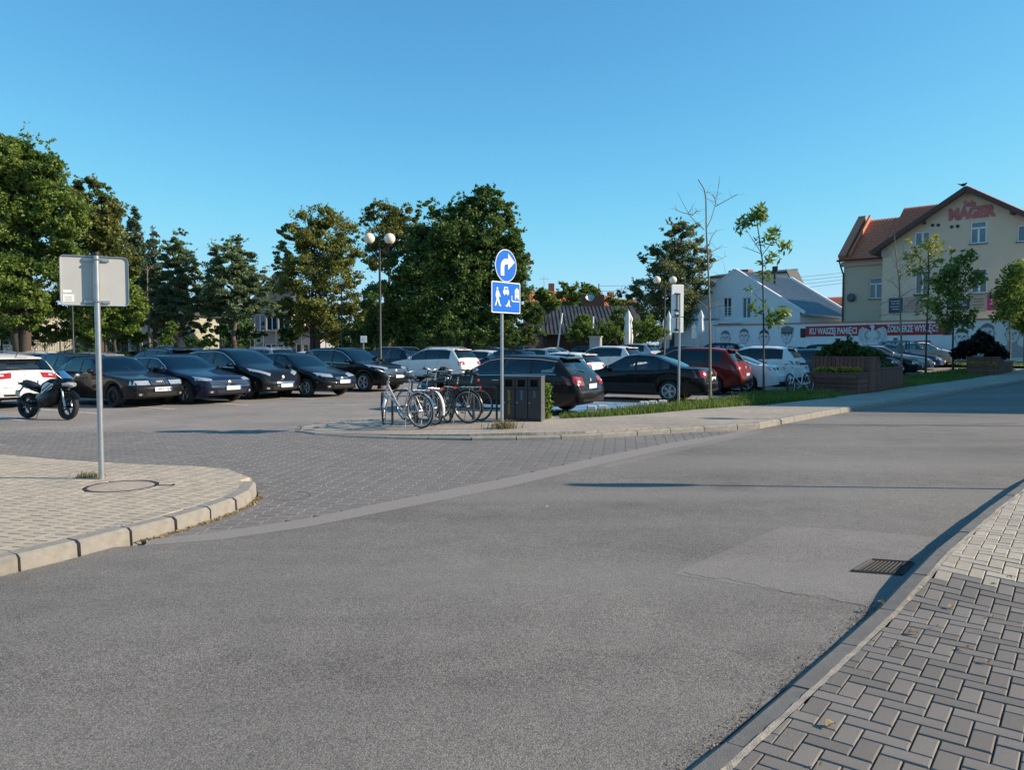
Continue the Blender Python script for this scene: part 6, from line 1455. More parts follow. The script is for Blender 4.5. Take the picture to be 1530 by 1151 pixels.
# ---- the front row: noses towards the street
HA = unit(-31); ROW = unit(56)
def front_car(style, px, py, pm, label, h=HA, **k): g = G(px, py); return car(style, at_front((g.x, g.y), h, style), h, pm, label, **k)
def rear_car(style, px, py, pm, label, h, **k): g = G(px, py); return car(style, at_rear((g.x, g.y), h, style), h, pm, label, **k)
FR = 'cars parked nose out in the front row'
c1 = front_car('saloon80', 240, 608, P_BLACK2, 'old boxy black saloon with four ring badge behind the pole', grille='boxed', badge='rings', wheels='ten', rim=M_DKALLOY, head=((.36, .735), (.90, .735), (.92, .62), (.36, .62)), plate_f=.50, group=FR)
text_obj('WLS 15J3', .10, M_TXT, Matrix.Translation((.0125, .02, 0)) @ Matrix.Rotation(R(90), 4, 'Z') @ Matrix.Rotation(R(90), 4, 'X'), [c for c in bpy.data.objects if c.parent == c1 and c.name.startswith('number_plate')][0], 'plate_lettering', bold=.002, fit=.40, ext=.001)
c2 = front_car('fastback', 345, 603, P_NAVY, 'navy fastback saloon with wide chrome barred grille', grille='wide', wheels='twin', chrome=True, group=FR, head=((.55, .73), (.92, .80), (.95, .70), (.60, .66)))
c3 = front_car('mpv', 425, 596, P_BLACK, 'tall black people carrier with slanted headlights and low toothed grille', grille='low', wheels='five', chrome=True, group=FR, head=((.45, .82), (.92, .99), (.95, .90), (.55, .74)), plate_f=.44)
c4 = front_car('hatch', 512, 593, P_BLACK, 'black hatchback with white sunshade strips between the people carrier and the off roader', grille='bar', wheels='five', group=FR, head=((.38, .76), (.90, .82), (.93, .70), (.42, .66)), plate_f=.52)
c5 = front_car('suv', 594, 585, P_BLACK, 'black off roader with chrome grille behind the silver bicycle', grille='wide', wheels='twin', chrome=True, rails=False, group=FR, head=((.42, .90), (.94, 1.02), (.96, .92), (.50, .82)), plate_f=.58)
HB = unit(149)
WC = 'cars parked nose in beyond the bicycles'
c6 = rear_car('suv', 706, 572, P_WHITE, 'white off roader with dark side windows seen from behind the bicycles', HB, glass=M_DGLASS, chrome=False, rails=True, group=WC, spoiler=True, lower=None)
c7 = rear_car('hatch', 757, 561, P_WHITE, 'second white car half hidden behind the black estate', HB, glass=M_DGLASS, group=WC, spoiler=True)
# white hatch at the far left, tail to the motorbike
c8 = rear_car('hatch', 44, 610, P_WHITE, 'white hatchback with long red tail lights behind the motorcycle', HB, group='cars at the left edge of the car park', tail=((.42, .97), (.95, .93), (.95, .78), (.46, .82)), spoiler=True)
# ---- back row and rows beyond: mostly roofs
used_spots = []
def back(style, px, dist_row, pm, label, h=HB, **k):
    """px: where the car's middle is seen; dist_row: its distance"""
    q = PX(px, 521, dist_row); return car(style, (q.x, q.y), h, pm, label, group='cars in the rows further back', **k)
back('estate', 92, 27.5, P_DKBLUE, 'dark blue estate roof right behind the old boxy saloon')
back('hatch', 128, 31.0, P_SILVER, 'silver hatchback roof with red brake light left of the navy fastback', spoiler=True)
back('suv', 238, 32.5, P_DKBLUE, 'dark blue off roader with chrome window line behind the navy fastback', chrome=True, spoiler=True)
back('estate', 20, 34.0, P_SILVER, 'silver estate roof with roof rails above the white hatchback', rails=True)
back('hatch', 262, 43.0, P_NAVY, 'navy hatchback roof peeping between the dark off roader and the people carrier')
back('hatch', 322, 41.5, P_RED2, 'dark red hatchback roof behind the people carrier')
back('suv', 388, 39.5, P_SILVER, 'silver off roader roof to the left above the black hatchback', rails=True)
back('saloon', 425, 44.0, P_BLACK, 'black saloon roof behind the silver off roader')
back('estate', 455, 42.0, P_WHITE, 'white estate roof between the black hatchback and the lamp post')
back('suv', 578, 40.0, P_NAVY, 'dark roofed off roader immediately left of the white off roader', rails=True)
back('hatch', 50, 45, P_WHITE, 'white hatchback roof furthest back at the left edge')
back('saloon', 160, 44, P_GREY, 'grey saloon roof below the picket fence')
back('hatch', 205, 49, P_BLACK, 'black hatchback roof far behind the dark blue off roader')
back('estate', 520, 50, P_GREY, 'grey estate roof left of the twin globe lamp post')
# middle: beyond the black estate
MC = dict()
HC = unit(146)
def mid(style, px, py, pm, label, **k): return rear_car(style, px, py, pm, label, HC, group='cars in the middle rows', **k)
mid('hatch', 800, 562, P_NAVY, 'dark blue hatchback roof just over the black estate')
mid('estate', 838, 556, P_SILVER, 'silver estate with red tail light left of the white hatchback in the middle')
mid('hatch', 895, 577, P_WHITE, 'low white hatchback with dark tailgate directly behind the black estate tail', spoiler=True, glass=M_DGLASS)
mid('suv', 958, 565, P_WHITE, 'pale silver white off roader with kinked side window left of the black saloon', glass=M_DGLASS, spoiler=True)
mid('suv', 985, 551, P_SILVER, 'silver off roader whose tail shows right of the pale one', spoiler=True, glass=M_DGLASS)
mid('saloon', 868, 551, P_WHITE, 'white saloon roof far behind the low white hatchback')
mid('hatch', 905, 547, P_BLACK, 'black hatchback roof in front of the board fence')
mid('estate', 1062, 553, P_BLACK, 'black estate roof behind the white black saloon gap left of the dark red off roader')
mid('hatch', 760, 548, P_BLUE, 'blue hatchback roof right of the blue sign pole')
mid('saloon', 1010, 545, P_GREY, 'grey saloon roof beneath the narrow white sign')
mid('suv', 1120, 551, P_BLACK, 'black off roader with roof rails behind the dark red off roader', rails=True)
mid('estate', 815, 545, P_NAVY, 'navy estate roof far behind the silver estate')
# ---- right row: tails towards the street
HR = unit(152)
RR = 'cars parked tail out beside the verge'
ga, gb_ = G(838, 627), G(884, 613); 
cr1 = rear_car('estate', 886, 619, P_BLACK2, 'black estate car with red tail lights standing behind the recycling bins', HR, chrome=True, wheels='five', group=RR, badge='diamond', spoiler=True, tail=((.50, .92), (.96, .95), (.96, .74), (.54, .72)))
cr2 = rear_car('saloon', 1064, 600, P_BLACK, 'black saloon with silver twin spoke wheels beside the blue parking bay', HR, wheels='twin', chrome=False, group=RR, tail=((.50, .93), (.95, .97), (.96, .74), (.55, .78)))
cr3 = rear_car('suv', 1117, 590, P_RED, 'dark red off roader behind the black saloon', unit(150), wheels='five', glass=M_DGLASS, group=RR, spoiler=True, tail=((.52, 1.02), (.96, 1.06), (.96, .86), (.56, .88)), lower=M_TRIM)
cr4 = rear_car('coupe', 1170, 586, P_WHITE, 'low white coupe saloon behind the leafy young tree', unit(147), wheels='five', group=RR, tail=((.40, .93), (.95, .92), (.95, .82), (.42, .84)))
cr5 = rear_car('suv', 1203, 577, P_WHITE, 'white off roader with dark windows beside the first wooden planter', unit(147), wheels='five', glass=M_DGLASS, group=RR, spoiler=True, tail=((.52, 1.0), (.96, 1.06), (.96, .90), (.56, .86)))
HF = unit(-33)
def nose(style, px, Y, pm, label, **k):
    q = PX(px, 521, Y); return car(style, at_front((q.x, q.y), HF, style), HF, pm, label, group='cars parked nose out behind the planters', **k)
nose('hatch', 1238, 36, P_SILVER, 'silver hatchback roof just left of the green planter shrub')
nose('estate', 1318, 33.5, P_GREY, 'grey estate nose showing over the right step of the first planter', grille='bar')
nose('suv', 1345, 36.0, P_BLACK, 'black off roader nose left of the thin leafless tree', grille='wide')
nose('hatch', 1374, 39.0, P_BLACK2, 'dark hatchback nose with orange tinged lamp between the thin trees')
nose('saloon', 1392, 41.5, P_SILVER, 'silver saloon nose right of the yellow leaved tree')
nose('estate', 1408, 44, P_BLUE, 'blue estate nose left of the dense green tree')
nose('suv', 1424, 47, P_GOLD, 'champagne off roader nose behind the dense green tree')
nose('hatch', 1440, 51, P_WHITE, 'white hatchback nose at the end of the row by the second planter')
nose('estate', 1282, 40, P_BLACK, 'black estate roof behind the green planter shrub')
# white lines and the blue bay
for k, cpx in enumerate(((150, 619), (262, 612), (372, 606), (470, 597), (560, 590))):
    g = G(*cpx); a = g - Vector((HA.x, HA.y, 0)) * 4.6 ; sheet('bay_line', ribbon([xy(g), xy(a)], .12), .004, M_WHITELINE, lot)
g = G(30, 640); sheet('bay_line', ribbon([xy(G(-40, 622)), xy(G(38, 629))], .12), .004, M_WHITELINE, lot); sheet('bay_line', ribbon([xy(G(-30, 604)), xy(G(28, 606))], .12), .004, M_WHITELINE, lot)
gq = [G(*p) for p in ((884, 617), (1000, 606), (940, 596), (820, 604))]
sheet('blue_bay', [xy(G(885, 618)), xy(G(985, 606)), xy(Vector(xy(G(985, 606))) + HR * 4.8), xy(Vector(xy(G(885, 618))) + HR * 4.8)], .003, M_BLUEPAINT, lot)
sheet('bay_line', ribbon([xy(G(960, 611)), xy(Vector(xy(G(960, 611))) + HR * 4.8)], .12), .007, M_WHITELINE, lot)
for p in ((884, 613), (900, 612), (962, 606), (975, 605), (990, 604)):
    g = G(*p); MB().bbox((0, 0, .06), (.24, .14, .12), .02).build('kerb_block', M_WHITELINE, lot).location = (g.x, g.y, g.z)
# ------------------------------------------------------------------ signs, lamps, bins
M_PLATEBK = mat('plate_back_grey', (0.46, 0.455, 0.44), 0.55, metal=.0, var=.05, scale=3); M_SBLUE = mat('sign_blue', (0.002, 0.125, 0.56), 0.5, spec=.2); M_SWHITE = mat('sign_white', (0.80, 0.80, 0.79), .4, var=.03)
M_GLOBE = mat('lamp_globe', (0.86, 0.78, 0.60), 0.25, coat=.5, spec=.5); M_LPOLE = mat('lamp_pole_black', (0.022, 0.022, 0.023), .45)
def rrect(w_, h_, r, n=4):
    o = []
    for cx, cy, a0 in ((w_ / 2 - r, h_ / 2 - r, 0), (-w_ / 2 + r, h_ / 2 - r, 90), (-w_ / 2 + r, -h_ / 2 + r, 180), (w_ / 2 - r, -h_ / 2 + r, 270)):
        o += [(cx + r * math.cos(R(a0 + 90 * k / n)), cy + r * math.sin(R(a0 + 90 * k / n))) for k in range(n + 1)]
    return o
FRONT = Matrix.Rotation(R(90), 4, 'X')                     # (u, v) plane upright, local z towards the viewer (-y)
def vp(x, y, z): return Matrix.Translation((x, y, z)) @ FRONT
# left sign seen from behind
g = G(152, 716, .125); ls = empty('sign_post', (g.x, g.y, .125), R(27), 'grey back of a rectangular sign on a tall galvanised pole on the left pavement', 'road sign')
zt, zb = PX(150, 382, g.y).z - .125, PX(150, 457, g.y).z - .125; cz, hh, wd_ = (zt + zb) / 2, zt - zb, 103 * g.y / FPX / 1.133; cx0 = (148.5 - 152) * 0
MB().tube([(0, 0, -.1), (0, 0, zt + .03)], .031, 16).build('pole', M_GALV, ls, smooth=40); MB().lathe([(0, .02), (.034, .02), (.036, 0), (.036, -.02)], 16, None, (0, 0, zt + .02)).build('pole_cap', M_TRIM, ls)
pl = MB().slab(rrect(wd_, hh, .05), vp(-.02, .062, cz), .006).build('sign_plate', M_PLATEBK, ls)
o_ = rrect(wd_, hh, .05); i_ = rrect(wd_ - .016, hh - .016, .044); mb = MB(); n = len(o_); M_ = vp(-.02, .056, cz)
mb.add([M_ @ Vector((*p, 0)) for p in o_] + [M_ @ Vector((*p, .018)) for p in o_] + [M_ @ Vector((*p, .018)) for p in i_] + [M_ @ Vector((*p, 0)) for p in i_], [(a * n + k, a * n + (k + 1) % n, (a + 1) * n + (k + 1) % n, (a + 1) * n + k) for a in range(3) for k in range(n)]); mb.build('rim', M_GALV, pl)
for z in (zt - .045, zb + .045):
    MB().box((0, .044, z), (.26, .022, .03)).tube([(.037 * math.cos(a), .037 * math.sin(a), z) for a in np.linspace(-math.pi, .0, 9)], .008, 5).build('bracket', M_GALV, ls)
    for s in (-1, 1): MB().lathe([(0, .012), (.011, .012), (.011, 0)], 6, FRONT.to_3x3(), (s * .06, .034, z)).build('bolt', M_GALV, ls)
for z0, z1 in ((438, 434), (451.5, 440.5)):
    a = PX(107, z0, g.y).z - .125; b = PX(107, z1, g.y).z - .125
    MB().box((-.285 - (.012 if z0 < 440 else 0), .0545, (a + b) / 2), (.11 if z0 > 440 else .085, .003, b - a)).build('sticker', M_SWHITE, pl)
for k in range(3): MB().box((-.285, .0525, PX(107, 444 + 2.6 * k, g.y).z - .125), (.07, .002, .008)).build('sticker_print', M_PLATEBK, pl)
# centre sign: round arrow above the living street plate
g = G(750, 640, .11); z0 = iz(g.x, g.y); cs_ = empty('sign_post', (g.x, g.y, z0), R(50), 'blue round arrow sign above a blue living street plate on one pole', 'road sign'); Y = g.y
MB().tube([(0, 0, -.1), (0, 0, PX(750, 374, Y).z - z0)], .030, 16).build('pole', M_GALV, cs_, smooth=40)
def disc(r, n=36): return [(r * math.cos(2 * math.pi * k / n), r * math.sin(2 * math.pi * k / n)) for k in range(n)]
zc = PX(757, 397, Y).z - z0; rd_ = 24.2 * Y / FPX; d1 = MB().slab(disc(rd_), vp(.055, -.045, zc), .012).build('round_plate', M_SWHITE, cs_)
MB().slab(disc(rd_ * .955), vp(.055, -.045, zc), .0145).build('blue_face', M_SBLUE, d1)
def arc(cx, cy, r, a0, a1, n=8): return [(cx + r * math.cos(R(a0 + (a1 - a0) * k / n)), cy + r * math.sin(R(a0 + (a1 - a0) * k / n))) for k in range(n + 1)]
s_ = rd_
aw = [(-.52, -.62), (-.20, -.62), (-.20, -.10)] + arc(.0, -.10, .20, 180, 90)[1:] + [(.18, .10), (.18, -.24), (.80, .26), (.18, .76), (.18, .42), (.0, .42)] + arc(.0, -.10, .52, 90, 180)[1:]
mb = MB(); pts = [(x * s_, y * s_) for x, y in aw]
def flatpoly(pts, M, m, name, parent, t=.003):
    if area(pts) < 0: pts = pts[::-1]
    bm = bmesh.new(); bm.faces.new([bm.verts.new(M @ Vector((p[0], p[1], 0))) for p in pts]); r = bmesh.ops.extrude_face_region(bm, geom=bm.faces[:]); dv = (M.to_3x3() @ Vector((0, 0, t)))
    for v in [q for q in r['geom'] if isinstance(q, bmesh.types.BMVert)]: v.co += dv
    bmesh.ops.recalc_face_normals(bm, faces=bm.faces[:]); bmesh.ops.triangulate(bm, faces=bm.faces[:]); me = bpy.data.meshes.new(name); bm.to_mesh(me); bm.free(); me.materials.append(m); return link(bpy.data.objects.new(name, me), parent)
flatpoly(pts, vp(.055, -.0605, zc), M_SWHITE, 'arrow', d1)
zt, zb = PX(757, 421.5, Y).z - z0, PX(757, 468, Y).z - z0; H_ = zt - zb; W_ = H_ * 1.42; zc2 = (zt + zb) / 2; Mx = .06
p2 = MB().slab(rrect(W_, H_, .03), vp(Mx, -.045, zc2), .012).build('living_street_plate', M_SWHITE, cs_); MB().slab(rrect(W_ - .035, H_ - .035, .02), vp(Mx, -.045, zc2), .0145).build('blue_face', M_SBLUE, p2)
MK = vp(Mx, -.0605, zc2)
def S2(l): return [((x - .5) * W_, (y - .5) * H_) for x, y in l]
flatpoly(S2([(.10, .24), (.14, .22), (.19, .42), (.25, .23), (.31, .21), (.31, .25), (.28, .27), (.22, .52), (.22, .58), (.27, .50), (.29, .52), (.25, .64), (.215, .72), (.15, .71), (.13, .58), (.13, .50), (.155, .50), (.16, .42)]), MK, M_SWHITE, 'walker_symbol', p2); flatpoly([(x + (.185 - .5) * W_, y + (.775 - .5) * H_) for x, y in disc(.022, 12)], MK, M_SWHITE, 'walker_head', p2)
flatpoly(S2([(.39, .62), (.42, .62), (.42, .58), (.45, .58), (.45, .62), (.53, .62), (.53, .58), (.56, .58), (.56, .62), (.585, .62), (.585, .72), (.56, .74), (.55, .84), (.42, .84), (.41, .74), (.39, .72)]), MK, M_SWHITE, 'car_symbol', p2); flatpoly(S2([(.44, .76), (.54, .76), (.53, .81), (.45, .81)]), vp(Mx, -.064, zc2), M_SBLUE, 'car_window', p2)
flatpoly(S2([(.80, .46), (.84, .46), (.84, .53), (.90, .53), (.90, .46), (.94, .46), (.94, .76), (.87, .84), (.80, .76)]), MK, M_SWHITE, 'house_symbol', p2); flatpoly(S2([(.85, .62), (.89, .62), (.89, .68), (.85, .68)]), vp(Mx, -.064, zc2), M_SBLUE, 'house_window', p2)
flatpoly(S2([(.68, .58), (.70, .58), (.70, .44), (.73, .41), (.95, .41), (.95, .38), (.72, .38), (.68, .42)]), MK, M_SWHITE, 'kerb_symbol', p2)
flatpoly(S2([(.50, .22), (.54, .20), (.57, .27), (.62, .20), (.64, .22), (.60, .31), (.61, .37), (.57, .38), (.53, .30)]), MK, M_SWHITE, 'child_symbol', p2); flatpoly([(x + (.585 - .5) * W_, y + (.40 - .5) * H_) for x, y in disc(.016, 10)], MK, M_SWHITE, 'child_head', p2); flatpoly([(x + (.49 - .5) * W_, y + (.24 - .5) * H_) for x, y in disc(.016, 10)], MK, M_SWHITE, 'ball_symbol', p2)
for z in (zt - .1, zb + .1, zc - .1, zc + .12): MB().box((.02, -.035, z), (.18, .02, .03)).build('bracket', M_GALV, cs_)
# narrow white sign, its back with dark brackets
g = G(1014, 603, .11); ns = empty('sign_post', (g.x, g.y, g.z), R(14), 'narrow tall white sign with dark brackets on a pole in the grass', 'road sign'); Y = g.y
f = lambda py: PX(1012, py, Y).z - g.z
MB().tube([(0, 0, -.1), (0, 0, f(440))], .033, 14).build('pole', M_GALV, ns, smooth=40); w_ = 19.5 * Y / FPX
for a, b in ((425, 473.4), (474.4, 497.5)):
    p_ = MB().bbox((-.03, .085, (f(a) + f(b)) / 2), (w_, .05, f(a) - f(b)), .012).build('sign_plate', M_SWHITE, ns)
for a, b in ((438, 465), (470, 494)):
    MB().box((-.055, .04, (f(a) + f(b)) / 2), (.022, .03, f(a) - f(b))).build('bracket_bar', M_TRIM, ns)
    for z in (f(a + 1), f(b - 1)): MB().box((-.05, .035, z), (.15, .05, .03)).tube([(-.1, .03, z), (-.12, .0, z + .02)], .012, 6).build('clamp', M_TRIM, ns)
# lamps
def lamp(px, Y, py, gpx, n, label, lantern=False, zbase=None, group='black park lamps with pale globes'):
    q = PX(px, py, Y); b = gz(q.x, Y); o = empty('lamp_post', (q.x, Y, b), R(6), label, 'street lamp', group); z = q.z - b; r = gpx * Y / FPX / 2
    MB().tube([(0, 0, -.1), (0, 0, .9), (0, 0, .95), (0, 0, z - r * 1.6)], [.085, .08, .055, .042], 12).build('pole', M_LPOLE, o, smooth=50); MB().lathe([(.0, .25), (.1, .25), (.13, .1), (.15, 0)], 14).build('base', M_LPOLE, o)
    if lantern:
        MB().lathe([(.05, -.1), (.16, .28), (.2, .3), (.05, .46), (0, .5)], 10, None, (0, 0, z - .2)).build('lantern_head', M_LPOLE, o); return o
    if n == 1: MB().lathe([(.05, -.16), (.09, -.1), (.11, -.02)], 14, None, (0, 0, z - r * .9)).build('globe_holder', M_LPOLE, o); MB().sphere((0, 0, z), r, 22, 14).build('lamp_globe', M_GLOBE, o, smooth=80)
    else:
        dx = n; MB().lathe([(.03, 0), (.055, .06), (.03, .16), (.012, .28), (0, .3)], 12, None, (0, 0, z - r * 1.5)).build('finial', M_LPOLE, o)
        for s in (-1, 1):
            MB().tube([(0, 0, z - r * 1.6), (s * dx * .35, 0, z - r * 2.3), (s * dx * .8, 0, z - r * 2.1), (s * dx, 0, z - r * 1.1)], .022, 8).tube([(0, 0, z - r * 2.8), (s * dx * .3, 0, z - r * 2.6), (s * dx * .45, 0, z - r * 2.3)], .013, 6).build('arm', M_LPOLE, o)
            MB().lathe([(.04, -.1), (.09, -.05), (.11, .02)], 14, None, (s * dx, 0, z - r * .95)).build('globe_holder', M_LPOLE, o); MB().sphere((s * dx, 0, z), r, 22, 14).build('lamp_globe', M_GLOBE, o, smooth=80)
    return o
lamp(567, 31, 356.5, 16.5, 15 * 31 / FPX, 'tall twin globe lamp in front of the big dark tree'); lamp(993.5, 44, 418.5, 11.5, 12.3 * 44 / FPX, 'twin globe lamp beside the narrow white sign')
lamp(510, 52, 420.5, 9.5, 1, 'single globe lamp before the olive yellow tree'); lamp(107, 46, 415, 10, 1, 'lamp whose globe hides behind the grey sign plate'); lamp(378.5, 62, 462, 9, 1, 'black lantern lamp in front of the cream house', lantern=True)
# two posts just outside the photograph on the right: their shadows lie on the road
sx = empty('sign_post', (6.98, 8.72, .12), R(18), 'round sign on a pole at the right kerb outside the photo', 'road sign'); MB().tube([(0, 0, -.1), (0, 0, 3.1)], .03, 12).build('pole', M_GALV, sx)
MB().slab(disc(.37, 30), vp(0, -.04, 2.72), .012).build('sign_plate', M_SBLUE, sx)
lx = empty('lamp_post', (12.4, 15.9, .12), 0, 'globe lamp at the right kerb outside the photo', 'street lamp'); MB().tube([(0, 0, -.1), (0, 0, 3.9)], [.05, .035], 10).build('pole', M_LPOLE, lx); MB().sphere((0, 0, 4.05), .2, 16, 10).build('lamp_globe', M_GLOBE, lx, smooth=80)
# ---- recycling bins
M_BIN = mat('bin_anthracite', (0.025, 0.026, 0.028), .5, var=.12, scale=5); M_BIN_LIT = mat('bin_lit_grey', (0.10, 0.105, 0.11), .45, var=.08, scale=4)  # lighter grey paints sunlight onto the side and top panels
g = G(779, 630.5, .11); zb = iz(g.x, g.y); bn = empty('recycling_bin', (g.x, g.y, zb), R(-13), 'dark triple recycling bin station in front of the black estate', 'bin'); bw, bh, bd = .80, .94, .42
MB().bbox((0, bd / 2, .03), (bw, bd - .06, .06), .01).build('plinth', M_BIN, bn); MB().bbox((0, bd / 2 - .02, bh - .015), (bw + .05, bd, .03), .006).build('top_panel', M_BIN_LIT, bn)
for s in (-1, 1): MB().slab([(0 + .0, 0), (bd - .03, 0), (bd - .05, bh - .03), (-.03, bh - .03)], Matrix.Translation((s * (bw / 2) + (.0 if s > 0 else -.02), 0, 0)) @ Matrix.Rotation(R(90), 4, 'Z') @ FRONT, .02).build('side_panel', M_BIN_LIT, bn)
MB().box((0, bd - .05, bh / 2), (bw, .02, bh - .08)).build('back_panel', M_BIN, bn)
M_YEL = mat('print_yellow', (0.42, 0.24, 0.03), .6); M_BLU = mat('print_blue', (0.08, 0.22, 0.42), .6); M_GRN = mat('print_green', (0.13, 0.17, 0.15), .6)
for k, (tx, tm, fit) in enumerate((('plastik i metale', M_YEL, .50), ('papier', M_BLU, .21), ('szkło', M_GRN, .16))):
    x = (k - 1) * bw / 3; pw = bw / 3 - .012
    d_ = MB().bbox((x, .0, .36), (pw, .02, .60), .005).build('door', M_BIN, bn); MB().lathe([(0, .012), (.013, .012), (.013, 0)], 10, FRONT.to_3x3(), (x - pw * .36, -.01, .385)).build('lock', M_GALV, d_)
    mb = MB(); mb.box((x, 0, .69), (pw, .02, .05)); mb.box((x, 0, .885), (pw, .02, .05)); mb.box((x - pw * .40, 0, .79), (pw * .2, .02, .14)); mb.box((x + pw * .40, 0, .79), (pw * .2, .02, .14)); mb.build('slot_frame', M_BIN, bn); MB().box((x, .06, .79), (pw * .62, .02, .16)).build('slot_opening', mat('void_black', (.003, .003, .003), .9), bn)
    text_obj(tx, .075, tm, Matrix.Translation((x + .01, -.013, .64 - fit / 2)) @ FRONT @ Matrix.Rotation(R(-90), 4, 'Z'), d_, 'lettering', bold=.0012, fit=fit, ext=.001)
# ------------------------------------------------------------------ bicycles
M_BSIL = mat('bike_silver', (0.50, 0.51, 0.52), .3, metal=.6); M_BBLK = mat('bike_black', (0.012, 0.012, 0.013), .35, coat=.6); M_BBLUE = mat('bike_blue', (0.03, 0.09, 0.20), .35, coat=.6); M_BWHT = mat('bike_white', (0.62, 0.62, 0.62), .3, coat=.5); M_SADDLE = mat('saddle', (0.02, 0.018, 0.017), .6); M_REFL = mat('reflector_red', (.45, .02, .02), .2, coat=1)
def bicycle(pos, ang, fm, label, fender=None, steer=0.0, step=False, rack=True, basket=False, fork=None, group='bicycles at the racks on the paved island', lean=0.06, z=None, mtb=False):
    r = .345; root = empty('bicycle', (pos.x, pos.y, iz(pos.x, pos.y) if z is None else z), ang, label, 'bicycle', group); root.rotation_euler = (lean, 0, ang)
    RXm = Matrix.Rotation(R(90), 3, 'X'); WB = 1.06
    tyre = cached(('bt', mtb), lambda: MB().lathe([(r - (.05 if mtb else .034), -.010), (r - .02, -.02 if not mtb else -.028), (r, 0), (r - .02, .02 if not mtb else .028), (r - (.05 if mtb else .034), .010)], 36, RXm).mesh('tyre', M_RUBBER, 60))
    rimm = cached('brim', lambda: MB().lathe([(r - .05, -.011), (r - .032, -.012), (r - .032, .012), (r - .05, .011), (r - .055, 0), (r - .05, -.011)], 36, RXm).mesh('rim', M_ALLOY, 60))
    def spk():
        mb = MB()
        for k in range(18):
            a = 2 * math.pi * k / 18; s = 1 if k % 2 else -1; mb.tube([(.018 * math.cos(a + .5), s * .028, .018 * math.sin(a + .5)), ((r - .05) * math.cos(a), 0, (r - .05) * math.sin(a))], .0017, 3, cap=False)
        mb.tube([(0, -.05, 0), (0, .05, 0)], .018, 8); return mb.mesh('spokes', M_GALV)
    sp = cached('bspk', spk); HEAD = Vector((.80, 0, .86)); FK = Vector((.88, 0, .62)); FW = Vector((WB, 0, r)); RW = Vector((0, 0, r)); BB = Vector((.43, 0, .29)); ST_ = Vector((.24, 0, .80)); SAD = Vector((.20, 0, .96))
    wr = empty('wheel', (0, 0, r)); wr.parent = root
    for me, nm in ((tyre, 'tyre'), (rimm, 'rim'), (sp, 'spokes')): inst(nm, me, wr)
    # steering unit turns about the head tube
    def rotp(p): v = Vector(p) - HEAD; ax = (HEAD - FK).normalized(); return Matrix.Rotation(steer, 3, ax) @ v + HEAD
    wf = empty('wheel', rotp(FW)); wf.parent = root; wf.rotation_euler = (0, 0, steer)
    for me, nm in ((tyre, 'tyre'), (rimm, 'rim'), (sp, 'spokes')): inst(nm, me, wf)
    mb = MB()
    if step: mb.tube([HEAD - Vector((.0, 0, .04)), (.62, 0, .52), (.50, 0, .37), BB], .021, 8).tube([FK + Vector((-.01, 0, .06)), (.60, 0, .44), BB + Vector((.02, 0, .02))], .017, 8)
    else: mb.tube([HEAD, ST_ + Vector((0, 0, .0))], .018, 8).tube([FK + Vector((-.01, 0, .06)), BB], .021, 8)
    mb.tube([BB, ST_], .018, 8).tube([HEAD, FK], .022, 8)
    for s in (1, -1): mb.tube([ST_ - Vector((-.02, 0, .06)), (.12, s * .05, .60), (0, s * .06, r)], .010, 6).tube([BB, (.2, s * .05, .32), (0, s * .06, r)], .011, 6)
    mb.build('frame', fm, root, smooth=50)
    mb = MB()
    for s in (1, -1): mb.tube([rotp(FK + Vector((0, s * .045, 0))), rotp(FK + Vector((.04, s * .055, -.12))), rotp(FW + Vector((0, s * .058, 0)))], [.018, .016, .010], 7)
    mb.tube([rotp(FK + Vector((0, -.05, 0))), rotp(FK + Vector((0, .05, 0)))], .018, 7); mb.build('fork', fork or fm, root, smooth=50)
    mb = MB(); hz = 1.06 if not mtb else 1.0; up_ = HEAD + (HEAD - FK).normalized() * .14
    mb.tube([HEAD, up_, up_ + Vector((.05, 0, .03))], .014, 8); bar = [(-.16, -.29, hz + .02), (-.06, -.27, hz + .03), (.05, -.10, hz), (.05, .10, hz), (-.06, .27, hz + .03), (-.16, .29, hz + .02)] if not mtb else [(-.04, -.31, hz), (.0, -.1, hz), (.0, .1, hz), (-.04, .31, hz)]
    mb.tube([rotp(Vector((.80 + x, y, z_))) for x, y, z_ in bar], .011, 8); mb.build('handlebar', M_ALLOY, root, smooth=50)
    for s in (1, -1):
        e_ = Vector((.80 + bar[0][0], s * abs(bar[0][1]), bar[0][2])); e2_ = Vector((.80 + bar[1][0] if not mtb else .78, s * (abs(bar[1][1]) if not mtb else .2), bar[1][2])); MB().tube([rotp(e_), rotp(e_.lerp(e2_, .9))], .017, 8).build('grip', M_TRIM, root); MB().tube([rotp(e2_), rotp(e2_ + Vector((.03, s * .03, -.03)))], .007, 5).build('brake_lever', M_GALV, root)
    MB().tube([ST_, SAD], .013, 8).build('seat_post', M_ALLOY, root)
    MB().sphere((.16, 0, .985), 1, 12, 8, (.10, .085, .032)).sphere((.27, 0, .985), 1, 10, 6, (.12, .035, .026)).build('saddle', M_SADDLE, root, smooth=70)
    mb = MB().lathe([(.03, -.003), (.09, -.004), (.095, 0), (.09, .004), (.03, .003), (.03, -.003)], 20, RXm, (BB.x, -.045, BB.z)); mb.tube([BB + Vector((0, -.06, 0)), BB + Vector((.09, -.075, -.14))], .010, 6).tube([BB + Vector((0, .06, 0)), BB + Vector((-.09, .075, .14))], .010, 6); mb.build('crankset', M_GALV, root)
    for p_ in ((.09, -.12, -.14), (-.09, .12, .14)): MB().bbox(BB + Vector(p_), (.09, .08, .022), .005).build('pedal', M_TRIM, root)
    mb = MB(); mb.tube([(BB.x, -.045, BB.z + .092), (0, -.045, r + .035)], .005, 4).tube([(BB.x, -.045, BB.z - .092), (0, -.045, r - .035)], .005, 4); mb.build('chain', M_BBLK, root)
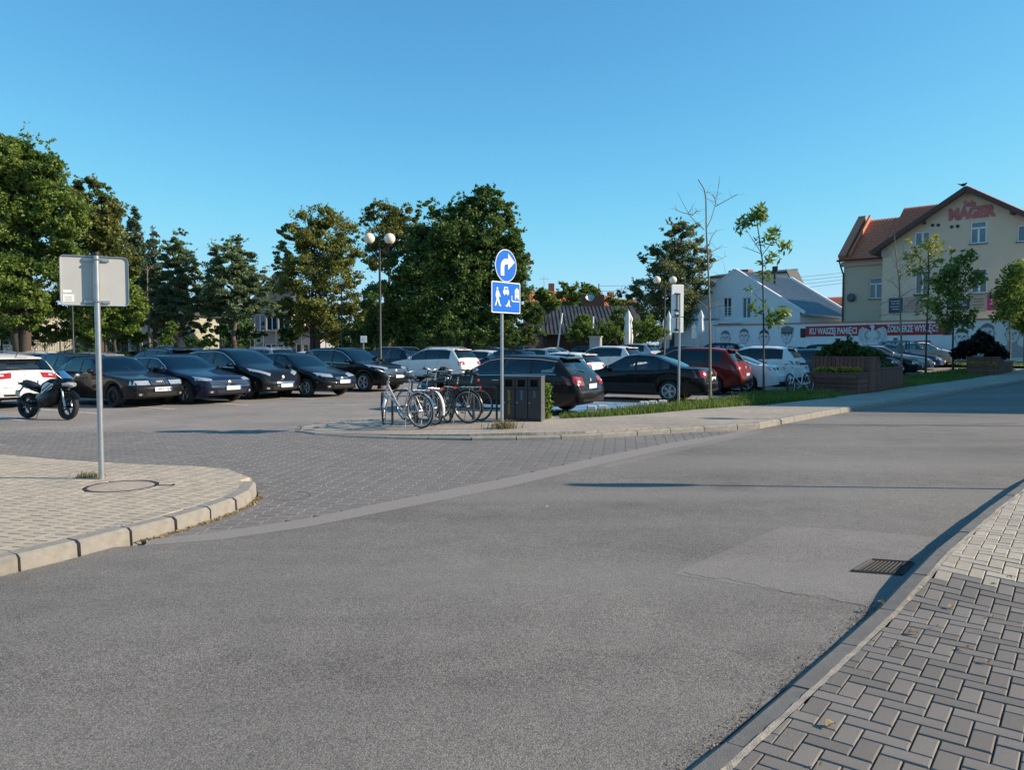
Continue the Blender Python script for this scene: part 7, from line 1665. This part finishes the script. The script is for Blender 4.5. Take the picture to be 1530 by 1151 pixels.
    if fender:
        for w_, c, a0, a1 in ((0, RW, 30, 200), (1, FW, 60, 175)):
            mb = MB(); vs = []; N_ = 16
            for k in range(N_ + 1):
                a = R(a0 + (a1 - a0) * k / N_) if w_ == 0 else R(a0 + (a1 - a0) * k / N_)
                for y, dr in ((-.028, .012), (0, .026), (.028, .012)):
                    p = Vector((c.x + (r + dr) * math.cos(a), y, c.z + (r + dr) * math.sin(a))); vs.append(rotp(p) if w_ else p)
            mb.add(vs, [(3 * k + j, 3 * k + 3 + j, 3 * k + 4 + j, 3 * k + 1 + j) for k in range(N_) for j in (0, 1)]); mb.build('mudguard', fender, root, smooth=60)
    if rack:
        mb = MB()
        for s in (1, -1): mb.tube([(.18, s * .05, .74), (-.28, s * .06, .75)], .006, 5).tube([(-.10, s * .06, .75), (0, s * .065, r)], .005, 5)
        for k in range(4): mb.tube([(.1 - .11 * k, -.06, .75), (.1 - .11 * k, .06, .75)], .005, 5)
        mb.build('luggage_rack', M_ALLOY if fender else M_BBLK, root)
    MB().bbox((.06 if not rack else -.30, 0, .86 if not rack else .74), (.03, .07, .05), .008).build('rear_reflector', M_REFL, root)
    if basket:
        mb = MB(); c = Vector((1.02, 0, .93))
        for z_ in (-.10, -.03, .04, .11): mb.tube([rotp(c + Vector((x * .14, y * .17, z_))) for x, y in ((1, 1), (-1, 1), (-1, -1), (1, -1), (1, 1))], .006, 4)
        for x, y in [(x, y) for x in (-1, -.33, .33, 1) for y in (-1, 1)] + [(x, y) for x in (-1, 1) for y in (-.5, 0, .5)]: mb.tube([rotp(c + Vector((x * .14, y * .17, -.10))), rotp(c + Vector((x * .14, y * .17, .11)))], .004, 4)
        mb.build('basket', M_BBLK, root)
    MB().sphere(rotp(HEAD + Vector((.09, 0, .02))), .032, 10, 8).build('front_lamp', M_ALLOY, root)
    MB().tube([(.30, .07, .30), (.26, .17, .02)], .009, 6).build('kickstand', M_GALV, root)
    return root
def bpos(px, py): return G(px, py, .11)
bicycle(bpos(629, 637.5), R(146), M_BSIL, 'silver step through bicycle with silver mudguards and turned front wheel nearest the kerb', M_BSIL, R(-50), step=True, lean=-.07)
bicycle(bpos(650, 633), R(128), M_BBLUE, 'blue framed bicycle with white mudguards behind the silver one', M_BWHT, R(12), rack=True, lean=-.05)
bicycle(bpos(668, 630), R(117), M_BBLK, 'black bicycle with a front basket in the middle of the rack row', M_BBLK, R(-18), step=True, basket=True)
bicycle(bpos(700, 631.5), R(152), M_BBLK, 'black city bicycle with red rear reflector at the right of the rack row', M_BBLK, R(16), rack=True, lean=-.06)
bicycle(bpos(716, 628.5), R(147), M_BBLK, 'slim black bicycle without mudguards furthest right by the sign pole', None, R(-8), rack=False)
g = G(1219, 588, .12); bicycle(Vector((g.x - .1, g.y + .3, 0)), R(-143), M_BWHT, 'white framed mountain bicycle leaning at the first wooden planter', None, R(8), rack=False, mtb=True, group='bicycle by the planter', z=g.z, lean=.12)
# racks: bent tube hoops
for k, (px, py, a) in enumerate(((603, 634, 146), (640, 631, 146), (690, 630, 146), (725, 627, 146))):
    g = bpos(px, py); o = empty('bike_rack', (g.x, g.y, iz(g.x, g.y)), R(a), ('black hoop rack against the silver bicycle', 'black hoop rack between the silver and blue bicycles', 'black hoop rack between the two black bicycles', 'black hoop rack furthest right in the bicycle row')[k], 'bike rack', 'bicycle racks on the island')
    MB().tube([(-.30, 0, -.05), (-.30, 0, .60), (-.27, 0, .68), (-.20, 0, .72), (.20, 0, .72), (.27, 0, .68), (.30, 0, .60), (.30, 0, -.05)], .024, 10).build('hoop', M_BBLK, o, smooth=50)
    for s in (-1, 1): MB().lathe([(0, .012), (.06, .012), (.06, 0)], 12, None, (s * .30, 0, 0)).build('foot_plate', M_GALV, o)
# ------------------------------------------------------------------ motorcycle
g = G(40, 625); gf = G(90, 627); mo = empty('motorcycle', (g.x + .02, g.y, 0), R(-21), 'black and silver sports motorcycle on its side stand in front of the white hatchback', 'motorcycle'); mo.rotation_euler = (R(-6), 0, R(-21))
RXm = Matrix.Rotation(R(90), 3, 'X'); WBm = 1.28; rm_ = .30
for x, wd in ((0, .16), (WBm, .12)):
    w_ = empty('wheel', (x, 0, rm_)); w_.parent = mo
    MB().lathe([(.20, -wd * .4), (.26, -wd * .5), (.292, -wd * .3), (.30, 0), (.292, wd * .3), (.26, wd * .5), (.20, wd * .4)], 30, RXm).build('tyre', M_RUBBER, w_, smooth=60)
    mb = MB().lathe([(.20, -wd * .4), (.185, -.03), (.185, .03), (.20, wd * .4)], 30, RXm).tube([(0, -.06, 0), (0, .06, 0)], .035, 10)
    for k in range(5): a = 2 * math.pi * k / 5; mb.bbox((.11 * math.cos(a), 0, .11 * math.sin(a)), (.17, .03, .035), .008, M=Matrix.Rotation(-a, 3, 'Y'))
    mb.build('rim', M_DKALLOY, w_); MB().lathe([(.196, -wd * .42), (.203, -wd * .42), (.203, -wd * .38), (.196, -wd * .38), (.196, -wd * .42)], 30, RXm).build('rim_edge', M_ALLOY, w_); MB().lathe([(.08, -.055), (.14, -.055), (.14, -.05), (.08, -.05), (.08, -.055)], 24, RXm).build('brake_disc', M_ALLOY, w_)
M_MSIL = mat('moto_silver', (0.45, 0.46, 0.48), .25, metal=.5, coat=.6); M_MBLK = mat('moto_black', (0.008, 0.008, 0.009), .4, coat=.25, spec=.2)
mb = MB()
for s in (1, -1): mb.tube([(WBm, s * .085, rm_), (WBm - .09, s * .085, .55)], .026, 10).tube([(WBm - .09, s * .085, .55), (WBm - .22, s * .085, .90)], .02, 10)
mb.build('fork', M_ALLOY, mo, smooth=50)
MB().tube([(WBm - .18 + .33 * math.cos(a) * 1 + .18, 0, rm_ + .33 * math.sin(a)) for a in np.linspace(R(35), R(140), 8)], .055, 8).build('mudguard', M_MBLK, mo, smooth=60)
def loft(secs, m, name, smooth=45):
    """secs: list of (x, [(y, z)...]) closed rings"""
    mb = MB(); n = len(secs[0][1]); vs = [(x + dx if False else x, y, z) for x, rg in secs for y, z in rg]; fs = [(i * n + k, i * n + (k + 1) % n, (i + 1) * n + (k + 1) % n, (i + 1) * n + k) for i in range(len(secs) - 1) for k in range(n)]
    fs += [tuple(range(n - 1, -1, -1)), tuple(range((len(secs) - 1) * n, len(secs) * n))]; o = mb.add(vs, fs).build(name, m, mo, smooth=smooth); return o
def ring(w_, z0, z1, n=10, p=.8): return [(w_ * math.copysign(abs(math.cos(a)) ** p, math.cos(a)), (z0 + z1) / 2 + (z1 - z0) / 2 * math.copysign(abs(math.sin(a)) ** p, math.sin(a))) for a in [2 * math.pi * k / n for k in range(n)]]
loft([(.42, ring(.08, .66, .74)), (.52, ring(.13, .66, .84)), (.70, ring(.16, .66, .92)), (.86, ring(.14, .68, .92)), (.98, ring(.08, .72, .84))], M_MBLK, 'tank', 60)
loft([(-.22, ring(.03, .82, .88)), (-.10, ring(.09, .78, .90)), (.10, ring(.12, .72, .86)), (.30, ring(.12, .70, .76)), (.46, ring(.09, .70, .76))], M_SADDLE, 'seat', 60)
loft([(-.30, ring(.03, .78, .84)), (-.12, ring(.10, .70, .82)), (.14, ring(.12, .64, .74)), (.40, ring(.10, .58, .70))], M_MBLK, 'tail_fairing', 60)
loft([(.44, ring(.15, .28, .58)), (.60, ring(.20, .24, .66)), (.82, ring(.215, .24, .72)), (.98, ring(.20, .34, .80)), (1.06, ring(.14, .52, .80))], M_MBLK, 'side_fairing', 50)
for s in (-1, 1):
    MB().slab([(.64, .56), (.98, .70), (1.02, .80), (.80, .84), (.68, .74)], Matrix.Translation((0, s * .212 + (.004 if s < 0 else -.0), 0)) @ FRONT, .008).build('silver_panel', M_MSIL, mo)
    for a, b in (((.68, .64), (.92, .80)), ((.74, .60), (.99, .76))):
        d = Vector((b[0] - a[0], b[1] - a[1])).normalized(); n_ = Vector((-d.y, d.x)) * .012; MB().slab([(a[0] - n_.x, a[1] - n_.y), (b[0] - n_.x, b[1] - n_.y), (b[0] + n_.x, b[1] + n_.y), (a[0] + n_.x, a[1] + n_.y)], Matrix.Translation((0, s * .214 + (-.006 if s < 0 else .006), 0)) @ FRONT, .004).build('panel_stripe', M_MBLK, mo)
loft([(.90, ring(.20, .62, .86)), (1.04, ring(.20, .64, .94)), (1.18, ring(.17, .70, .96)), (1.31, ring(.12, .75, .93)), (1.39, ring(.05, .79, .88))], M_MBLK, 'nose_fairing', 60)
loft([(1.22, ring(.165, .74, .87)), (1.34, ring(.125, .75, .875)), (1.415, ring(.06, .77, .85))], M_HEADL, 'headlight', 60)
mb = MB(); N_ = 8
for i in range(5):
    for k in range(N_ + 1): a = math.pi * k / N_; wv = .15 - .018 * i; mb.v.append((1.22 - .06 * i + .05 * math.sin(a), wv * math.cos(a), .93 + .042 * i + .02 * math.sin(a)))
mb.f = [(i * 9 + k, i * 9 + k + 1, (i + 1) * 9 + k + 1, (i + 1) * 9 + k) for i in range(4) for k in range(8)]; mb.m = [0] * len(mb.f); mb.build('windscreen', M_DGLASS, mo, smooth=70)
MB().bbox((.62, 0, .40), (.34, .26, .30), .04).lathe([(0, .16), (.10, .16), (.11, .12), (.11, 0)], 16, RXm, (.60, 0, .40)).build('engine', M_DKALLOY, mo)
MB().tube([(.70, -.12, .30), (.40, -.14, .24), (.18, -.16, .32), (-.10, -.18, .44)], [.022, .025, .05, .055], 10).build('exhaust', M_DKALLOY, mo, smooth=50)
MB().tube([(.42, -.09, .42), (0, -.10, rm_)], .03, 8).tube([(.42, .09, .42), (0, .10, rm_)], .03, 8).build('swingarm', M_DKALLOY, mo); MB().tube([(.40, .0, .60), (.18, 0, .42)], .03, 10).build('shock_absorber', M_ALLOY, mo)
MB().tube([(1.00, -.30, .90), (1.05, -.1, .93), (1.05, .1, .93), (1.02, .32, .88)], .014, 8).build('handlebar', M_TRIM, mo)
for s in (1, -1): MB().tube([(1.18, s * .12, .92), (1.14, s * .26, 1.03)], .008, 6).sphere((1.13, s * .30, 1.04), 1, 10, 8, (.03, .065, .04)).build('mirror', M_ALLOY, mo)
MB().tube([(.55, -.12, .26), (.62, -.26, .02)], .013, 6).build('side_stand', M_ALLOY, mo); MB().bbox((-.30, 0, .80), (.03, .12, .05), .01).build('tail_light', M_TAILR, mo); MB().slab([(-.09, 0), (.09, 0), (.09, .13), (-.09, .13)], Matrix.Translation((-.34, 0, .52)) @ Matrix.Rotation(R(-90), 4, 'Z') @ FRONT, .005).build('number_plate', M_PLATE, mo); MB().tube([(-.20, 0, .74), (-.33, 0, .62)], .02, 6).build('plate_arm', M_TRIM, mo)
# ------------------------------------------------------------------ wooden planters
M_WOOD = pernode(mat('planter_board', (0.17, 0.066, 0.048), .7, var=.3, scale=9, bump=.4, bscale=40), .22); M_WOODT = mat('planter_cap', (0.19, 0.095, 0.07), .7, var=.25, scale=8)
L_FLOW = leaf_mat('flower_yellow', (0.40, 0.20, 0.02), (0.60, 0.36, 0.04), (0.62, 0.12, 0.03)); L_PSHRUB = leaf_mat('shrub_green', (0.030, 0.060, 0.014), (0.075, 0.12, 0.025))
_bd = {}
def boards(root, x0, x1, y0, y1, h, vertical, nm='board'):
    """clad a box (local x along the road, y towards the car park) with single boards"""
    MB().box(((x0 + x1) / 2, (y0 + y1) / 2, h / 2 - .02), (x1 - x0 - .08, y1 - y0 - .08, h - .06)).build('soil_box', M_SOIL, root)
    for (ax, a0, a1, fix) in (('x', x0, x1, y0), ('x', x0, x1, y1), ('y', y0, y1, x0), ('y', y0, y1, x1)):
        Ln = a1 - a0
        if vertical:
            n = max(1, round(Ln / .145)); s = Ln / n
            for k in range(n):
                c = a0 + s * (k + .5); hh = h + random.uniform(-.006, .006)
                key = (round(s, 3), round(h, 2), ax); me = cached(('bd', key), lambda: MB().bbox((0, 0, h / 2), ((s - .012, .03, h) if ax == 'x' else (.03, s - .012, h)), .006).mesh('board', M_WOOD)); inst(nm, me, root, ((c, fix, random.uniform(-.006, .006)) if ax == 'x' else (fix, c, random.uniform(-.006, .006))))
        else:
            n = max(1, round(h / .15)); s = h / n
            for k in range(n):
                key = (round(Ln, 3), round(s, 3), ax); me = cached(('bh', key), lambda: MB().bbox((0, 0, 0), ((Ln + .03, .03, s - .012) if ax == 'x' else (.03, Ln - .035, s - .012)), .006).mesh('board', M_WOOD)); inst(nm, me, root, (((a0 + a1) / 2, fix, s * (k + .5)) if ax == 'x' else (fix, (a0 + a1) / 2, s * (k + .5))))
    for (c, d) in ((((x0 + x1) / 2, y0 + .02, h + .018), (x1 - x0 + .08, .09, .03)), (((x0 + x1) / 2, y1 - .02, h + .018), (x1 - x0 + .08, .09, .03)), ((x0 + .02, (y0 + y1) / 2, h + .018), (.09, y1 - y0 - .10, .03)), ((x1 - .02, (y0 + y1) / 2, h + .018), (.09, y1 - y0 - .10, .03))): MB().bbox(c, d, .006).build('cap_board', M_WOODT, root)
def planter(px, py, label, k=1.0, hs=1.0):
    g = G(px, py, .11); root = empty('wooden_planter', (g.x, g.y, g.z), math.atan2(RD.y, RD.x), label, 'planter', 'wooden planters on the verge')
    boards(root, 0, .95 * k, 0, 1.65 * hs, .66 * hs, False); boards(root, .99 * k, 2.1 * k, -.02, 1.95 * hs, 1.2 * hs, True); boards(root, 2.14 * k, 4.6 * k, 0, 1.2 * hs, .80 * hs, True)
    return root, g
def on(g, x, y, z): p = Vector((g.x, g.y)) + RD * x - RN * y; return Vector((p.x, p.y, g.z + z))
def bush(name, label, g, cs_, n, ls, m, cat='shrub', group=None):
    P = []
    for (x, y, z, rx, rz_) in cs_:
        k = int(n * rx ** 2 * rz_ / sum(c[3] ** 2 * c[4] for c in cs_)); c = on(g, x, y, z) - g; d = rng.normal(size=(k, 3)); d /= np.linalg.norm(d, axis=1, keepdims=True); P.append(np.array(c) + d * (rng.uniform(.15, 1.08, (k, 1)) ** .5) * np.array((rx, rx, rz_)))
    P = np.concatenate(P); o = empty(name, g, 0, label, cat, group); inst('leaves', leaves_mesh('leaves', P, ls, m, 1.7, up=.5), o)
    mb = MB()
    for (x, y, z, rx, rz_) in cs_: c = on(g, x, y, z) - g; b_ = on(g, x * .9, y, max(z - rz_ - .1, .3)) - g; mb.tube([b_, c], [.02, .006], 5); mb.tube([b_, c + Vector((.2, .1, .1))], [.015, .005], 5)
    mb.build('stems', M_BARK, o, kind='stuff'); return o
P1, g1 = planter(1281, 589, 'first wooden planter with flowers beside the leaning bicycle')
bush('planter_shrub', 'wide green shrub growing in the tall box of the first planter', g1, [(1.5, .35, 1.34, .36, .24), (1.5, .9, 1.5, .42, .3), (1.5, 1.4, 1.42, .38, .26), (1.7, 1.8, 1.3, .3, .18), (2.1, .1, 1.25, .28, .18), (1.4, .8, 1.82, .1, .18), (1.6, 1.3, 1.74, .1, .16)], 2000, .09, L_PSHRUB, group='shrubs in the planters')
bush('flower_bed', 'yellow flowers in the low box of the first planter', g1, [(.5, y, .72, .28, .12) for y in (.3, .7, 1.1, 1.4)], 900, .06, L_LIME, 'flowers'); bush('flower_bed', 'yellow orange blossoms above the low box of the first planter', g1, [(.5, y, .80, .28, .08) for y in (.3, .7, 1.1, 1.4)], 260, .06, L_FLOW, 'flowers')
bush('flower_bed', 'small yellow flowers in the right step of the first planter', g1, [(2.7 + .5 * k, .5, .86, .32, .12) for k in range(4)], 900, .06, L_PSHRUB, 'flowers')
P2, g2 = planter(1486, 561, 'second wooden planter further along the verge by the mural', .75, .68)
bush('planter_shrub', 'dark plum leaved bush growing in the second planter', g2, [(1.1, .3, 1.15, .45, .4), (1.1, .8, 1.5, .55, .5), (1.2, 1.4, 1.25, .5, .4), (1.2, 1.8, 1.0, .4, .3), (1.5, .0, .95, .3, .25), (1.0, .9, 1.95, .18, .25)], 2600, .11, L_PLUM, group='shrubs in the planters')
bush('flower_bed', 'yellow flowers in the low box of the second planter', g2, [(.4, y, .52, .2, .08) for y in (.2, .5, .8, 1.0)], 220, .08, L_FLOW, 'flowers')
# brick end wall of the second planter, lit by the sun
g = G(1506, 556, .11); bw_ = empty('brick_plinth', (g.x, g.y, g.z), math.atan2(RD.y, RD.x), 'low sunlit brick block behind the second planter', 'plinth'); me = MB().bbox((0, 0, 0), (.24, .115, .068), .005).mesh('brick', pernode(mat('plinth_brick', (0.36, 0.17, 0.11), .9, var=.2, scale=20), .15))
for r_ in range(7):
    for k in range(5):
        for yy in range(3): inst('brick', me, bw_, (.12 + .25 * k + (.125 if r_ % 2 else 0), .06 + yy * .125, .036 + .076 * r_))
MB().bbox((.68, .19, .55), (1.42, .5, .05), .01).build('cap_stone', M_GREYW, bw_)
# ------------------------------------------------------------------ folded parasols, posts, boards at the far side
M_CANVAS = mat('parasol_canvas', (0.74, 0.74, 0.72), .8, var=.08, scale=3)
def parasol(px, ytop, ybot, wpx, Y, label):
    a, b = PX(px, ytop, Y), PX(px, ybot, Y); o = empty('folded_parasol', (a.x, Y, 0), random.uniform(0, 1), label, 'parasol', 'folded white parasols of the terrace'); r = wpx * Y / FPX / 2; H = a.z - b.z
    vs = []; fs = []; N_ = 24; pr = ((0, .04), (.06, .30), (.25, .92), (.30, .86), (.38, .62), (.42, .74), (.8, .98), (.97, .86), (1, .6))
    for t, s in pr:
        for k in range(N_): q = r * s * (1 + .16 * (1 if k % 3 == 0 else -.5) * min(t * 3, 1)); vs.append((q * math.cos(2 * math.pi * k / N_), q * math.sin(2 * math.pi * k / N_), a.z - H * t))
    fs = [(i * N_ + k, i * N_ + (k + 1) % N_, (i + 1) * N_ + (k + 1) % N_, (i + 1) * N_ + k) for i in range(len(pr) - 1) for k in range(N_)] + [tuple(range(N_))]
    MB().add(vs, fs).build('canopy', M_CANVAS, o, smooth=40); MB().tube([(0, 0, -.0), (0, 0, a.z + .05)], .03, 8).build('pole', M_GALV, o); MB().bbox((0, 0, .05), (.7, .7, .1), .02).build('base', M_GREYW, o)
parasol(939, 463, 515, 13, 55, 'tallest folded white parasol left of the twin globe lamp'); parasol(951.5, 488, 518, 7, 57, 'small folded parasol just right of the tallest one'); parasol(999.5, 465, 508, 9, 57, 'folded parasol partly behind the narrow white sign'); parasol(1037.5, 484, 507, 8, 57, 'short folded parasol between the white sign and bare tree'); parasol(1047.5, 463, 503, 10, 60, 'blue shaded folded parasol beside the bare tree'); parasol(991, 478, 508, 5, 60, 'narrow folded parasol behind the twin globe lamp pole')
for k, (x0, y0, x1, y1) in enumerate(((833, 516, 840, 468), (884.5, 516, 886.5, 473))):
    a, b = PX(x0, y0, 54), PX(x1, y1, 54); tag(MB().tube([(a.x - (b.x - a.x) * .6, 54, 0), (b.x, 54, b.z)], .06, 8).build('white_pole', M_SWHITE), ('leaning white pole in front of the dark shed roof', 'upright white pole between the two shed shrubs')[k], 'pole')
a = PX(890, 504, 53); cb = empty('utility_cabinet', (a.x, 53, 0), R(-20), 'pale grey utility cabinet standing over the middle car roofs', 'cabinet'); MB().bbox((0, 0, a.z / 2), (.78, .5, a.z), .02).build('body', M_GREYW, cb); MB().bbox((0, -.27, a.z * .5), (.68, .03, a.z * .8), .01).build('door', M_GREYW, cb); MB().bbox((0, 0, a.z + .03), (.9, .6, .06), .01).build('lid', M_BEIGE_L, cb)
a, b = PX(538.5, 502, 46), PX(548, 512, 46); nb = empty('notice_sign', ((a.x + b.x) / 2, 46, 0), 0, 'small white notice plate below the olive yellow tree', 'sign'); MB().bbox((0, 0, (a.z + b.z) / 2), (b.x - a.x, .03, a.z - b.z), .005).build('plate', M_SWHITE, nb); MB().tube([(0, .03, 0), (0, .03, a.z)], .025, 8).build('post', M_GALV, nb)
for k in range(2): MB().box((0, -.018, (a.z + b.z) / 2 + .04 - .1 * k), (.22, .004, .02)).build('print', M_PLATEBK, nb)
# ------------------------------------------------------------------ lids, grate, leaves
M_LID = mat('lid_concrete', (0.36, 0.285, 0.235), .9, var=.12, scale=20, bump=.3, bscale=160); M_IRON = mat('cast_iron', (0.024, 0.021, 0.020), .7, var=.3, scale=30)
ml = empty('manhole_cover', (MH.x, MH.y, .118), 0, 'round concrete filled manhole cover by the left sign pole', 'manhole cover'); MB().lathe([(0, .006), (.325, .006), (.335, .001)], 40).build('lid', M_LID, ml); MB().lathe([(.337, -.004), (.34, .008), (.368, .008), (.372, -.02)], 40).build('ring', M_IRON, ml); MB().bbox((.46, .02, .012), (.20, .012, .008), .002).build('lifting_bar', M_IRON, ml); MB().bbox((.56, .02, .018), (.02, .04, .016), .003).build('bar_end', M_IRON, ml)
q = [G(*p) for p in ((1302, 838), (1364, 842.5), (1346, 860.5), (1274, 855))]; gc = (q[0] + q[1] + q[2] + q[3]) / 4; gr = empty('drain_grate', (gc.x, gc.y, 0), 0, 'iron drain grate in the road at the right kerb', 'drain grate'); loc = [v - gc for v in q]
MB().add([(v.x, v.y, .003) for v in loc], [(0, 3, 2, 1)]).build('pit_dark', mat('void_black', (.003, .003, .003), .9), gr)  # black sheet on the road paints the shade of the pit below
for a, b in ((0, 1), (1, 2), (2, 3), (3, 0)): MB().tube([loc[a] + Vector((0, 0, .003)), loc[b] + Vector((0, 0, .003))], .014, 4).build('frame_bar', M_IRON, gr)
for k in range(1, 11): t = k / 11; MB().tube([loc[0].lerp(loc[1], t) + Vector((0, 0, .004)), loc[3].lerp(loc[2], t) + Vector((0, 0, .002))], .005, 4).build('grate_bar', M_IRON, gr)
rg = [(G(384, 741).x + .30 + .28 * math.cos(a), G(384, 741).y - .02 + .28 * math.sin(a)) for a in np.linspace(R(-75), R(75), 14)]; sheet('lid_joint', ribbon(rg, .014), .0015, M_SOIL, lot)
def leafobj(px, py, s, h=None, label='small dry curled leaf lying on the dark right pavement', group='fallen leaves on the dark paving'):
    g = G(px, py, .05); z = rz_at(g.x, g.y) + .004 if h is None else h; g = G(px, py, z); a = random.uniform(0, 6)
    vs = []; N_ = 8
    for k in range(N_ + 1):
        t = k / N_; w_ = s * .34 * math.sin(math.pi * t) ** .8
        for y, zz in ((-w_, .010 + .25 * w_), (0, .004), (w_, .010 + .35 * w_)): vs.append((s * (t - .5), y, zz + .012 * math.sin(t * 3.1)))
    o = MB().add(vs, [(3 * k + j, 3 * k + 3 + j, 3 * k + 4 + j, 3 * k + 1 + j) for k in range(N_) for j in (0, 1)]).build('fallen_leaf', M_LEAFDRY, smooth=60); o.location = (g.x, g.y, z + .002); o.rotation_euler = (0, 0, a); tag(o, label, 'leaf', group)
for px, py, s, lb in ((1364, 949, .055, 'curled yellow leaf on the dark paving nearest the kerb bend'), (1421, 911, .045, 'dry leaf on the dark paving just below the cream bricks'), (1345, 968, .035, 'small dry leaf left of the curled yellow leaf'), (1443, 972, .04, 'brown leaf in the middle of the dark paving'), (1476, 993, .04, 'leaf furthest right in the middle of the dark paving'),
        (1241, 1088, .06, 'largest yellow leaf lying low on the dark paving by the kerb'), (1483, 925, .025, 'tiny leaf on the dark paving at the right edge'), (1400, 940, .02, 'tiny leaf right of the curled yellow leaf'), (1225, 1148, .025, 'dark crumb of leaf at the bottom edge of the paving')): leafobj(px, py, s, None, lb)
leafobj(1316, 904, .05, .05, 'dry leaf lying on the kerb stone of the right pavement', 'leaf on the kerb'); leafobj(1508, 866, .035, None, 'pale dry leaf on the cream bricks of the right pavement', 'leaves on the cream paving')
P = []
for k in range(26):
    x, y = random.uniform(330, 900), random.uniform(650, 760); q = G(x, y); P.append((q.x, q.y, .006))
for k in range(26): q = G(random.uniform(470, 1100), random.uniform(648, 660)); P.append((q.x, q.y, .008))
for k in range(40): q = G(random.uniform(1080, 1290), 0); 
tag(inst('road_litter', leaves_mesh('road_litter', P, .022, leaf_mat('litter_pale', (.5, .48, .43), (.65, .62, .55)), 1.3, up=2.0)), 'pale flecks of dry leaf scattered on the street pavers', 'leaf litter', kind='stuff')
P = []
for k in range(650):
    i = random.uniform(2, 6.4); a = Vector(KERB_R[int(i)]).lerp(Vector(KERB_R[int(i) + 1]), i % 1); o = abs(random.gauss(0, .045)) ; P.append((a.x - RN.x * o, a.y - RN.y * o, .003))
tag(inst('kerb_grit', leaves_mesh('kerb_grit', P, .006, M_SOIL, 1.2, up=.8)), 'dark grit and crumbs along the foot of the right kerb', 'grit', kind='stuff')
P = []
for k in range(110):
    i = random.uniform(2, 5.5); a = Vector(KERB_R[int(i)]).lerp(Vector(KERB_R[int(i) + 1]), i % 1); o = abs(random.gauss(0, .03)); P.append((a.x - RN.x * o, a.y - RN.y * o, .004))
tag(inst('kerb_litter', leaves_mesh('kerb_litter', P, .008, M_LEAFDRY, 1.5, up=.8)), 'dry leaf crumbs along the foot of the right kerb', 'leaf litter', kind='stuff')
